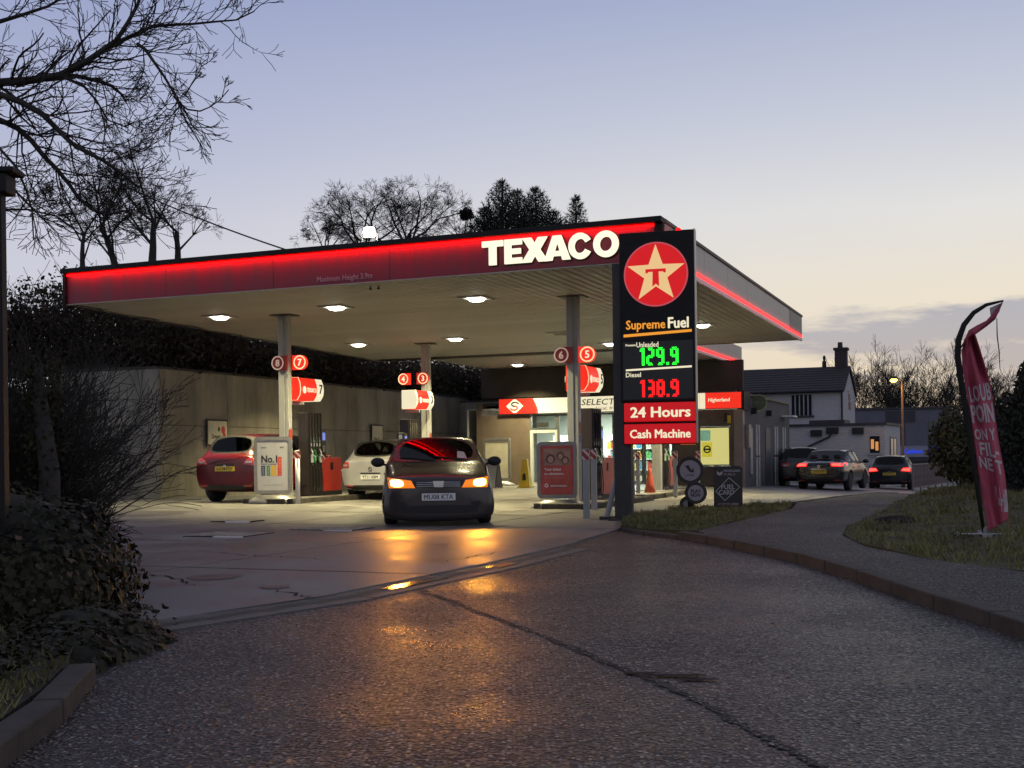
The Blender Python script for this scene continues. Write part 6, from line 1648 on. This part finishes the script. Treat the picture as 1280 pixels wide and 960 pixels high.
# the near tree whose boughs hang in from the left
def near_tree():
    r = random.Random(77); Y = 9.0; bx = at(-150, 640, Y); t = thing("overhanging_tree", "large bare tree at the left edge with black boughs reaching over the sky", "tree", (bx.x, bx.y, 0))
    o = Vector((bx.x, bx.y, 0)); out = []
    tp = [Vector((0, 0, -.3)), Vector((.02, .05, 1.0)), Vector((-.05, .1, 2.2)), Vector((.0, .05, 3.4)), Vector((.08, 0, 4.6)), Vector((.1, .1, 6.2))]
    out.append((tp, [.24, .20, .17, .14, .11, .05], 0))
    L = [([(-150, 130), (-60, 112), (0, 103), (40, 100), (75, 94), (100, 82), (117, 71), (135, 58), (146, 50), (160, 28), (172, 6), (180, -20)], .036, 0),
         ([(117, 71), (150, 52), (175, 40), (190, 33), (215, 31), (240, 30), (270, 27), (295, 25), (318, 14)], .017, .2),
         ([(172, 55), (182, 62), (193, 78), (205, 95), (215, 112), (224, 132), (230, 146), (235, 157)], .014, -.1),
         ([(222, 128), (235, 137), (250, 139), (262, 134), (275, 125), (286, 112)], .008, -.1), ([(222, 128), (214, 137), (208, 136)], .006, -.1), ([(232, 118), (240, 104), (250, 88), (252, 80)], .006, -.1),
         ([(-150, 170), (-60, 140), (0, 104), (50, 98), (95, 95), (125, 102), (140, 108), (152, 118), (158, 128)], .028, .4),
         ([(-150, 190), (-70, 150), (0, 118), (25, 127), (52, 142), (70, 160), (88, 178), (108, 190), (128, 200), (150, 215), (170, 232)], .030, -.3),
         ([(-150, 230), (-60, 170), (0, 150), (22, 160), (40, 176), (55, 195), (72, 212), (88, 232), (97, 246), (115, 262), (135, 268), (165, 262)], .028, .1),
         ([(-150, 60), (-70, 40), (0, 27), (30, 18), (60, 8), (90, -10)], .024, .3), ([(-150, 260), (-60, 235), (0, 218), (30, 250), (52, 272), (80, 283)], .016, .2),
         ([(-150, 20), (-60, 5), (0, -6), (40, -14), (80, -30)], .022, -.2), ([(75, 94), (105, 108), (120, 125), (135, 150), (160, 160)], .013, 0), ([(-120, 300), (-40, 270), (0, 262), (35, 262), (70, 270), (110, 300)], .014, .3),
         ([(-120, 330), (-40, 200), (0, 186), (20, 208), (32, 235), (40, 262), (42, 300)], .016, -.3)]
    for pl, rad, dy in L:
        pts = []
        for i, (a, c) in enumerate(pl):
            yy = Y + dy * 1.6 * min(1.0, i / 4) + dy * .5 * math.sin(i)
            pts.append(at(a, c, yy) - o)
        if pl[0][0] < -100: pts[0] = tp[min(5, max(1, int((pts[0].z) / 1.15)))].copy()
        n = len(pts); rads = [max(.004, 1.05 * rad * (1 - .72 * i / (n - 1))) for i in range(n)]; out.append((pts, rads, 1))
        for i in range(1, n):
            for q in range(3 if rad > .012 else 1):
                base = (pts[i] - pts[i - 1]).normalized(); s = Vector((r.gauss(0, 1), r.gauss(0, .8), r.gauss(.2, 1))); s = (s - base * s.dot(base)).normalized()
                st = pts[i - 1].lerp(pts[i], r.random())
                limb(r, st, (base + s * .9).normalized(), r.uniform(.28, .62) * (1.0 if rad > .012 else .45), max(.0045, rads[i] * .42), 2, out, .34, .16, 4, (2, 4), .60, .8, .45, .075, .0028)
    tubes(out, lambda q: q == 0).build("trunk", M['bark'], t, smooth=True, fixn=False); tubes(out, lambda q: q == 1).build("boughs", M['bark'], t, smooth=True, fixn=False); tubes(out, lambda q: q > 1).build("twigs", M['twig'], t, fixn=False)
near_tree()
def lamp_post():
    p = at(6, 620, 7.6); t = thing("slim_post", "dark slim post with a boxy head at the left edge", "post", (p.x - .02, p.y, 0)); zt = at(0, 212, 7.6).z
    b = MB(); b.bx(-.035, .035, -.035, .035, 0, zt - .12); b.build("pole", M['black'], t)
    b = MB(); b.bx(-.16, .135, -.10, .10, zt - .035, zt); b.bx(-.12, .085, -.08, .08, zt - .16, zt - .036); b.build("head", M['black'], t, bevel=.01)
lamp_post()
def cable():
    a, c = at(120, 215, 50), at(372, 317, 40); t = MB(); pts = []
    for i in range(15): f = i / 14; q = a.lerp(c, f); q.z -= .5 * 4 * f * (1 - f) * .35; pts.append(q)
    t.tube(pts, .028, 5); tag(t.build("overhead_cable", M['black'], smooth=True), "thin dark overhead cable sagging from the trees to the canopy roof", "cable")
cable()

# ------------------------------------------------------------------ bank, hedges and bushes
def bank():
    b = MB(); us = [15.25, 16.5, 18, 20, 23, 27, 33]; vs = [5.9, 8, 10, 13, 16, 19, 22, 26, 32, 42]
    for u in us:
        for v in vs: p = W(u, v); b.v.append((p.x, p.y, 3.42 + .30 * min(5.0, max(0, min(u - 15.25, v - 5.9))) + .15 * noise.noise(Vector((u, v, 2)))))
    n = len(vs)
    for i in range(len(us) - 1):
        for j in range(n - 1): b.f.append([i * n + j, i * n + j + 1, (i + 1) * n + j + 1, (i + 1) * n + j]); b.m.append(0)
    tag(b.build("bank", M['soil'], smooth=True), kind="structure")
    b = MB(); us = [15, 12, 9, 6, 2]; vs = [24.8, 27, 30, 36]
    b.v = []
    for u in us + [-0]:
        for v in vs: p = W(u, v); b.v.append((p.x, p.y, 3.2 + .25 * (v - 24.8)))
    n = len(vs)
    for i in range(3):
        for j in range(n - 1): b.f.append([i * n + j, i * n + j + 1, (i + 1) * n + j + 1, (i + 1) * n + j]); b.m.append(0)
    tag(b.build("bank", M['soil'], smooth=True), kind="structure")
bank()
def hedge(name, lab, line, h, depth, nst, seed, zf, leafy=0, lm=None, r0=.012):
    r = random.Random(seed); b = MB(); lf = MB(); pts = [Vector((p[0], p[1], 0)) for p in line]; seg = [(c - a).length for a, c in zip(pts, pts[1:])]; T = sum(seg)
    def pos(s):
        for a, c, l in zip(pts, pts[1:], seg):
            if s <= l: return a.lerp(c, s / l), (c - a).normalized()
            s -= l
        return pts[-1], (pts[-1] - pts[-2]).normalized()
    for _ in range(nst):
        p, d = pos(r.uniform(0, T)); nrm = Vector((-d.y, d.x, 0)); p = p + nrm * r.uniform(-.5, .5) * depth; z = zf(p.x, p.y); out = []
        hh = h * r.uniform(.55, 1.1) * (.8 + .4 * noise.noise(Vector((p.x * .3, p.y * .3, seed))))
        limb(r, Vector((p.x, p.y, z)), Vector((r.gauss(0, .35), r.gauss(0, .35), 1)).normalized(), hh, r0, 2, out, .3, .15, 3, (4, 6), .55, .8, .3, .3, r0 * .45)
        for pt, rd, _d in out: b.tube(pt, rd, 3, caps=False)
        for _k in range(leafy):
            c = Vector((p.x, p.y, z)) + Vector((r.gauss(0, .3), r.gauss(0, .3), r.random() * hh)); s = r.uniform(.04, .09); u = Vector((r.gauss(0, 1), r.gauss(0, 1), r.gauss(0, 1))).normalized() * s; v = Vector((r.gauss(0, 1), r.gauss(0, 1), r.gauss(0, 1))).normalized() * s * .7
            lf.add([c - u, c + v, c + u, c - v], [(0, 1, 2, 3)])
    t = thing(name, lab, "hedge"); b.build("stems", M['twig'], t, fixn=False)
    if leafy: tag(lf.build("leaves", lm or M['ivy'], t, fixn=False), kind="stuff")
def zb(x, y):
    q = Vector((x, y, 0)) - C0; return 3.35 + .30 * min(5.0, max(0, min(q.dot(EU) - 15.25, q.dot(EV) - 5.9)))
M['scrub'] = mat('scrub_leaf', (.050, .040, .027), .9, nz=(2, .4), spec=.1)
def hedges():
    hedge("wild_hedge", "dark tangled hedge along the top of the retaining wall under the canopy", [W(15.9, v) for v in (6.2, 12, 18, 25)], 1.7, 1.1, 300, 5, zb, 80, M['scrub'])
    hedge("wild_hedge", "tall dark scrub on the bank at the far left below the bare trees", [W(u, 8.6) for u in (15.8, 18, 21, 30)], 2.6, 4.0, 420, 6, zb, 95, M['scrub'], r0=.016)
    hedge("wild_hedge", "dark scrub high on the bank behind the canopy's back left", [W(17.6, v) for v in (8, 16, 24, 31, 40)], 2.2, 2.2, 260, 8, zb, 90, M['scrub'], r0=.016)
    hedge("wild_hedge", "dark scrub behind the shop's left wall under the back canopy", [W(u, 26.0) for u in (16.5, 13, 10, 7)], 2.5, 1.2, 200, 9, lambda x, y: 3.2, 110, M['scrub'])
hedges()
def low_bank():
    b = MB(); us = [18.65, 20, 22, 25, 30]; vs = [-9, -6, -3, 0, 2, 4, 6]
    for u in us:
        for v in vs:
            p = W(u, v); b.v.append((p.x, p.y, gz(p.x, p.y) - .05 + 3.6 * sst(18.6, 22.5, u + .25 * v) + .15 * noise.noise(Vector((u, v, 4)))))
    n = len(vs)
    for i in range(len(us) - 1):
        for j in range(n - 1): b.f.append([i * n + j, i * n + j + 1, (i + 1) * n + j + 1, (i + 1) * n + j]); b.m.append(0)
    tag(b.build("bank", M['soil'], smooth=True), kind="structure")
    hedge("wild_hedge", "dark leafless scrub on the slope left of the pale retaining wall", [W(u, v) for u, v in ((18.9, 5.2), (19.6, 3), (20.2, 0), (20.8, -4))], 2.6, 2.4, 300, 12, lambda x, y: gz(x, y) + 2.2 * sst(18.6, 22.5, (Vector((x, y, 0)) - C0).dot(EU)), 40, M['scrub'], r0=.016)
low_bank()
def twig_bush(lab, base, h, n, seed, lean, r0=.009, name="bare_bush", spread=.6):
    r = random.Random(seed); t = thing(name, lab, "bush", base, 0, "bare bushes at the left edge"); out = []
    for _ in range(n):
        d = Vector((lean[0] + r.gauss(0, spread), lean[1] + r.gauss(0, .45), 1.0)).normalized()
        limb(r, Vector((r.gauss(0, .16), r.gauss(0, .16), 0)), d, h * r.uniform(.5, 1.1), r0 * r.uniform(.6, 1.2), 2, out, .2, .02, 4, (3, 5), .55, .6, .3, .13, .0032)
    tubes(out, lambda q: True).build("stems", M['twig'], t, fixn=False)
def bushes():
    p = at(55, 640, 10.2); twig_bush("bare twiggy bush fanning out right in front of the pale wall", (p.x, p.y, .25), .70, 110, 3, (.35, 0))
    p = at(95, 632, 11.0); twig_bush("low sprawling twigs reaching right along the foot of the wall", (p.x, p.y, .3), .42, 24, 9, (.9, 0), spread=.5)
    p = at(10, 640, 10.6); twig_bush("dense dark bush behind the slim post at the left edge", (p.x, p.y, .2), 1.7, 220, 5, (.0, 0), .012, spread=.38)
    p = at(40, 640, 13.0); twig_bush("taller dark bush between slim post and wall, farther back", (p.x, p.y, .1), 2.1, 240, 15, (-.05, 0), .014, spread=.38)
    # leaning stump-like stem
    p = at(60, 612, 9.6); q = at(48, 455, 9.8); t = thing("ivy_clad_tree", "thick dark leaning trunk rising from the ivy at the left", "tree", (p.x, p.y, .2))
    b = MB(); o = Vector((p.x, p.y, .2)); b.tube([(0, 0, -.3), at(62, 590, 9.6) - o, at(54, 530, 9.7) - o, at(49, 490, 9.75) - o, q - o], [.11, .085, .07, .055, .03], 8); b.build("trunk", M['bark'], t, smooth=True)
    r = random.Random(8); lf = MB()
    for _ in range(1500):
        f = r.random(); c = Vector((0, 0, 0)).lerp(q - o, f) + Vector((r.gauss(0, .09), r.gauss(0, .09), r.gauss(0, .05))); leaf(lf, r, c, r.uniform(.012, .026), Vector((r.gauss(0, 1), -1, r.gauss(0, .5))))
    tag(lf.build("ivy_leaves", M['ivy'], t, fixn=False), kind="stuff")
def leaf(b, r, c, s, n):
    n = n.normalized(); u = n.orthogonal().normalized(); a = r.uniform(0, 6.283); v = n.cross(u); u, v = u * math.cos(a) + v * math.sin(a), v * math.cos(a) - u * math.sin(a)
    P = [(0, -1), (.75, -.7), (1.0, .0), (.5, .15), (0, 1.15), (-.5, .15), (-1.0, 0), (-.75, -.7)]
    b.add([c + u * x * s + v * y * s + n * (.22 * s * (abs(x) - .5)) for x, y in P], [(0, 1, 2, 3, 4, 5, 6, 7)])
bushes()
def ivy_mound():
    r = random.Random(31); t = thing("ivy_bush", "large mound of glossy dark ivy spilling over the kerb corner at left", "bush", (-3.58, 7.9, 0))
    core = MB(); lf = MB(); dead = MB()
    lobes = [((-.05, .3, .25), (.92, 1.1, .72)), ((.35, -.1, .1), (.58, .7, .58)), ((-.6, -.5, .15), (.9, .9, .62)), ((-.9, .8, .3), (1.0, 1.0, 1.0)), ((.62, -.35, -.05), (.50, .5, .30)), ((-.2, -1.2, .0), (.8, .8, .38)), ((.85, -.55, -.05), (.36, .40, .16)), ((-1.3, -.9, .1), (1.0, 1.0, .6)), ((1.0, -.75, -.02), (.40, .50, .26)), ((1.22, -.70, -.02), (.26, .36, .14)), ((1.36, -.72, .0), (.16, .22, .06)), ((.95, -1.15, -.02), (.34, .40, .2)), ((1.12, -1.40, -.02), (.32, .46, .20)), ((1.28, -1.05, -.02), (.25, .4, .12))]
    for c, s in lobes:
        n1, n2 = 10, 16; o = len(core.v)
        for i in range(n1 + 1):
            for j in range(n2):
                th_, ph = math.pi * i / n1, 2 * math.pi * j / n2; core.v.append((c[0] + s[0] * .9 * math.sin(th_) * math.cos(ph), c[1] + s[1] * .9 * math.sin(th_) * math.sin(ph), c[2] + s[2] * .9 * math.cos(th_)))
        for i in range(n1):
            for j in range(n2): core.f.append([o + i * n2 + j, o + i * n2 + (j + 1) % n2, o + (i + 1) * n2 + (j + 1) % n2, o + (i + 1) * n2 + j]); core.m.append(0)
        area = s[0] * s[1] + s[1] * s[2] + s[0] * s[2]
        for _ in range(int(4800 * area)):
            d = Vector((r.gauss(0, 1), r.gauss(0, 1), r.gauss(0, 1))).normalized()
            if d.z < -.3 or d.y > .75: continue
            q = 1 + max(-.2, min(.12, .10 * r.gauss(0, 1))) + .10 * noise.noise(Vector((d.x * 3, d.y * 3, d.z * 3 + c[0]))); p = Vector((c[0] + s[0] * d.x * q, c[1] + s[1] * d.y * q, (c[2] + s[2] * d.z * q) * .88))
            if p.z < .0: continue
            leaf(dead if r.random() < .035 else lf, r, p, .010 + .030 * r.random() ** 1.6, Vector((d.x / s[0], d.y / s[1], d.z / s[2])) + Vector((r.gauss(0, .45), r.gauss(0, .45), r.gauss(.1, .45))))
    # runners over the ground and kerb
    for _ in range(3000):
        x, y = r.uniform(-.4, 1.42), r.uniform(-2.9, -.2); X, Yw = -3.58 + x, 7.9 + y
        if X > -2.05 - .35 * sst(6, 7.4, Yw) + .28 * r.random(): continue
        leaf(lf, r, Vector((x, y, .12 + .05 * r.random() + (.02 if X < -2.2 else -.08))), r.uniform(.012, .026), Vector((r.gauss(0, .5), r.gauss(0, .5), 1)))
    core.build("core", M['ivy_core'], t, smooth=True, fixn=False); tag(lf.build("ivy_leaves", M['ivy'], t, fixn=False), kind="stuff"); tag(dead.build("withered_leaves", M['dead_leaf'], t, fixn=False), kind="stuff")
ivy_mound()
def leafy_bush(lab, base, rx, h, n, seed, m, name="evergreen_bush", s=(.05, .11), col=False):
    r = random.Random(seed); t = thing(name, lab, "bush", base); b = MB(); k = 0
    lob = [(Vector((r.uniform(-.6, .6) * rx, r.uniform(-.5, .5) * rx, h * r.uniform(.2, .75))), rx * r.uniform(.35, .6), h * r.uniform(.22, .36)) for _ in range(9)] + [(Vector((0, 0, h * .4)), rx * .8, h * .42)]
    if col: lob = [(Vector((r.gauss(0, .12) * rx, r.gauss(0, .12) * rx, h * (i + .5) / 9)), rx * (1.0 - .55 * max(0, (i - 4) / 5) ** 1.5), h * .11) for i in range(9)]
    for _ in range(n):
        c, a, z = r.choice(lob); d = Vector((r.gauss(0, 1), r.gauss(0, 1), r.gauss(0, 1))).normalized() * (r.random() ** .35); p = c + Vector((d.x * a, d.y * a, d.z * z)); 
        if p.z < 0: p.z = r.random() * .2
        q = r.uniform(*s); u = (Vector((r.gauss(0, 1), r.gauss(0, 1), r.gauss(.4, 1)))).normalized() * q; v = Vector((r.gauss(0, 1), r.gauss(0, 1), r.gauss(0, 1))).normalized() * q * .5
        b.add([p - u, p + v, p + u, p - v], [(0, 1, 2, 3)])
    st = MB()
    for _ in range(9): st.tube([(r.gauss(0, .1), r.gauss(0, .1), -.1), (r.gauss(0, .3) * rx, r.gauss(0, .3) * rx, h * .4), (r.gauss(0, .5) * rx, r.gauss(0, .5) * rx, h * .75)], [.03, .02, .01], 5)
    st.build("stems", M['bark'], t); tag(b.build("leaves", m, t, fixn=False), kind="stuff")
M['bush_green'] = mat("bush_green", (.060, .062, .025), .75, nz=(1.5, .5)); M['hedge_dark'] = mat("hedge_dark", (.022, .026, .018), .85, nz=(1.5, .45))
def far_hedge():
    hedge("field_hedge", "low dark field hedge far behind the right hand lawn", [(42, 70), (60, 66), (90, 60)], 2.2, 2.0, 160, 22, lambda x, y: gz(x, y), 60, M['scrub'], r0=.02)
far_hedge()
def right_bushes():
    p = at(1205, 612, 30); leafy_bush("dull green rounded bush between the railing and the feather flag", (p.x, p.y, mound_r(p.x, p.y)), .75, 2.15, 5200, 3, M['bush_green'])
    p = at(1222, 625, 28); leafy_bush("low dull green bush behind the feather flag's pole", (p.x, p.y, mound_r(p.x, p.y)), .7, 1.2, 2600, 4, M['bush_green'])
    p = at(1288, 640, 22); leafy_bush("tall dark columnar evergreen at the photo's right edge", (p.x, p.y, mound_r(p.x, p.y)), .45, 2.3, 8000, 6, M['hedge_dark'], "evergreen_column", (.04, .09), True)
    p = at(1278, 640, 24.5); leafy_bush("dark evergreen mass just left of the columnar evergreen", (p.x, p.y, mound_r(p.x, p.y)), .7, 2.0, 5200, 7, M['hedge_dark'], "evergreen_bush", (.04, .1))
    r = random.Random(3); p = gp(1122, 641, .25); b = MB()
    for i in range(500): a, q = r.uniform(0, 6.28), r.random(); b.add([(q * .3 * math.cos(a) + r.gauss(0, .02), q * .3 * math.sin(a), .05 * (1 - q * q) + r.random() * .02), (q * .3 * math.cos(a) + .03, q * .3 * math.sin(a), .05 * (1 - q * q)), (q * .3 * math.cos(a), q * .3 * math.sin(a) + .03, .05 * (1 - q * q) + .03)], [(0, 1, 2)])
    c = MB(); c.lathe([(.30, -.03), (.22, .02), (.12, .045), (.02, .05)], 14); b.v += []; o = len(b.v); b.v += c.v; b.f += [[i + o for i in f] for f in c.f]; b.m += c.m
    tag(b.build("mole_hill", M['soil'], loc=(p.x, p.y, mound_r(p.x, p.y)), fixn=False), "small mound of dark earth on the right hand lawn", "mound")
right_bushes()

# ------------------------------------------------------------------ the feather flag
def feather_flag():
    Y = 13.6; base = at(1231, 678, Y); zg = mound_r(base.x, base.y); t = thing("feather_flag", "tall torn red feather flag with white words on a curved black pole", "flag", (base.x, base.y, zg)); o = Vector((base.x, base.y, zg))
    P = [(1231, 676), (1224, 625), (1216, 570), (1208, 520), (1201, 475), (1197, 445), (1198, 425), (1205, 406), (1217, 391), (1233, 381), (1254, 376)]
    pts = [at(a, c, Y) - o for a, c in P]; b = MB(); b.tube(pts, [.017, .026, .031, .034, .036, .037, .036, .032, .027, .02, .011], 8); b.build("pole", M['black'], t, smooth=True)
    # the cloth: pole edge against fly edge, top to bottom
    LE = [(1205, 424), (1202, 440), (1203, 460), (1207, 485), (1212, 515), (1217, 548), (1222, 585), (1228, 625), (1236, 664)]
    RE = [(1218, 414), (1224, 432), (1230, 452), (1238, 478), (1243, 512), (1248, 548), (1257, 598), (1260, 634), (1260, 649)]
    nu, nv = 28, 90
    def edge(E, f):
        x = f * (len(E) - 1); i = min(len(E) - 2, int(x)); a = x - i; return (E[i][0] * (1 - a) + E[i + 1][0] * a, E[i][1] * (1 - a) + E[i + 1][1] * a)
    def cloth(f, g, off=0.0):
        l, r_ = edge(LE, f), edge(RE, f); px, py = l[0] * (1 - g) + r_[0] * g, l[1] * (1 - g) + r_[1] * g
        fold = (.060 * math.sin(10 * g - 5.0 * f + 1.2) + .028 * math.sin(17 * g + 6 * f)) * g ** .5 * (1 - .55 * f) + .014 * noise.noise(Vector((f * 9, g * 4, 1)))
        p = at(px, py, Y + fold * 1.6); d = (p - Vector((0, 0, EYE))).normalized(); return p - o - d * off
    def strip(f0, f1, g0, g1, nu, nv, off):
        b = MB()
        for j in range(nv + 1):
            for i in range(nu + 1): b.v.append(tuple(cloth(f0 + (f1 - f0) * j / nv, g0 + (g1 - g0) * i / nu, off)))
        for j in range(nv):
            for i in range(nu): k = j * (nu + 1) + i; b.f.append([k, k + 1, k + nu + 2, k + nu + 1]); b.m.append(0)
        return b
    cm = mat("flag_cloth", (.42, .068, .11), .8, nz=(3, .25))
    tr = cm.node_tree; 
    c = strip(0, 1, 0, 1, nu, nv, 0).build("cloth", cm, t, smooth=True, fixn=False); md = c.modifiers.new("s", 'SOLIDIFY'); md.thickness = .003
    # gathered neck and torn loop at the tip
    N_ = [((1199, 438), (1211, 413)), ((1207, 428), (1221, 407)), ((1219, 418), (1233, 401)), ((1233, 408), (1242, 391)), ((1244, 399), (1248, 384)), ((1253, 379), (1254, 376))]
    b = MB()
    for a, q in N_:
        b.v.append(tuple(at(*a, Y + .01) - o)); m_ = at((a[0] + q[0]) / 2, (a[1] + q[1]) / 2, Y - .05); b.v.append(tuple(m_ - o)); b.v.append(tuple(at(*q, Y + .02) - o))
    for i in range(len(N_) - 1):
        for k in (0, 1): b.f.append([3 * i + k, 3 * i + k + 1, 3 * i + 4 + k, 3 * i + 3 + k]); b.m.append(0)
    q = b.build("torn_neck", cm, t, smooth=True, fixn=False); md = q.modifiers.new("s", 'SOLIDIFY'); md.thickness = .003
    b = MB(); b.v = [tuple(at(*k, Y + .03) - o) for k in ((1237, 385), (1253, 378), (1249, 390), (1243, 398), (1238, 394))]; b.f = [[0, 1, 2, 3, 4]]; b.m = [0]
    q = b.build("white_tip", M['flag_white'], t, fixn=False); md = q.modifiers.new("s", 'SOLIDIFY'); md.thickness = .003
    b = MB(); b.tube([at(1246, 398, Y) - o, at(1246.5, 420, Y) - o, at(1249, 440, Y) - o, at(1250, 462, Y) - o], [.005, .007, .006, .004], 4); b.build("loose_cord", M['black'], t)
    b = MB(); b.tube([at(1260, 649, Y) - o, at(1262, 660, Y) - o, at(1261, 668, Y) - o, at(1265, 676, Y) - o], .006, 4); b.build("loose_thread", mat("thread_orange", (.35, .12, .06), .8), t)
    # words printed on the cloth, wrapped onto its folds
    def words(s, f0, f1, g0, g1, bold, nm="lettering"):
        vs, fs = text_mesh(s, bold, 0.0); x0 = min(v.x for v in vs); x1 = max(v.x for v in vs); y0 = min(v.y for v in vs); y1 = max(v.y for v in vs)
        bm = bmesh.new(); vv = [bm.verts.new((v.x, v.y, 0)) for v in vs]
        for f in fs:
            try: bm.faces.new([vv[i] for i in f])
            except ValueError: pass
        for k in range(1, 24): bmesh.ops.bisect_plane(bm, geom=bm.verts[:] + bm.edges[:] + bm.faces[:], plane_co=(x0 + (x1 - x0) * k / 24, 0, 0), plane_no=(1, 0, 0))
        bmesh.ops.triangulate(bm, faces=bm.faces); bm.verts.index_update()
        b = MB(); b.v = [tuple(cloth(f1 - (f1 - f0) * (v.co.y - y0) / (y1 - y0), g0 + (g1 - g0) * (v.co.x - x0) / (x1 - x0), .016)) for v in bm.verts]; b.f = [[v.index for v in f.verts] for f in bm.faces]; b.m = [0] * len(b.f); bm.free()
        b.build(nm, M['flag_white'], c, fixn=False)
    words("LOUB", .37, .455, .10, .96, .03); words("POIN", .465, .555, .06, .96, .04); words("ON Y", .580, .632, .06, .90, .03); words("FIL-", .640, .690, .18, .92, .03); words("NE T", .697, .742, .10, .96, .03)
    pn = strip(.80, .925, .56, 1.0, 5, 8, .006).build("white_patch", M['flag_white'], c, smooth=True, fixn=False)
    words("ard", .83, .88, .62, .97, .02)
    # base plates in the grass
    b = MB(); b.tube([(0, 0, .0), (0, 0, .10)], .03, 8); b.build("spigot", M['silver'], t)
    for a, l in ((-12, .30), (168, .28), (75, .24), (-105, .26)):
        b = MB(); b.bx(.02, l, -.045, .045, .02, .032); b.bx(l, l + .02, -.05, .05, .0, .05); b.build("foot", M['grey_paint'], t, rz=R(a), bevel=.004)
M['flag_white'] = mat("flag_white", (.50, .42, .42), .8, nz=(4, .15))
feather_flag()
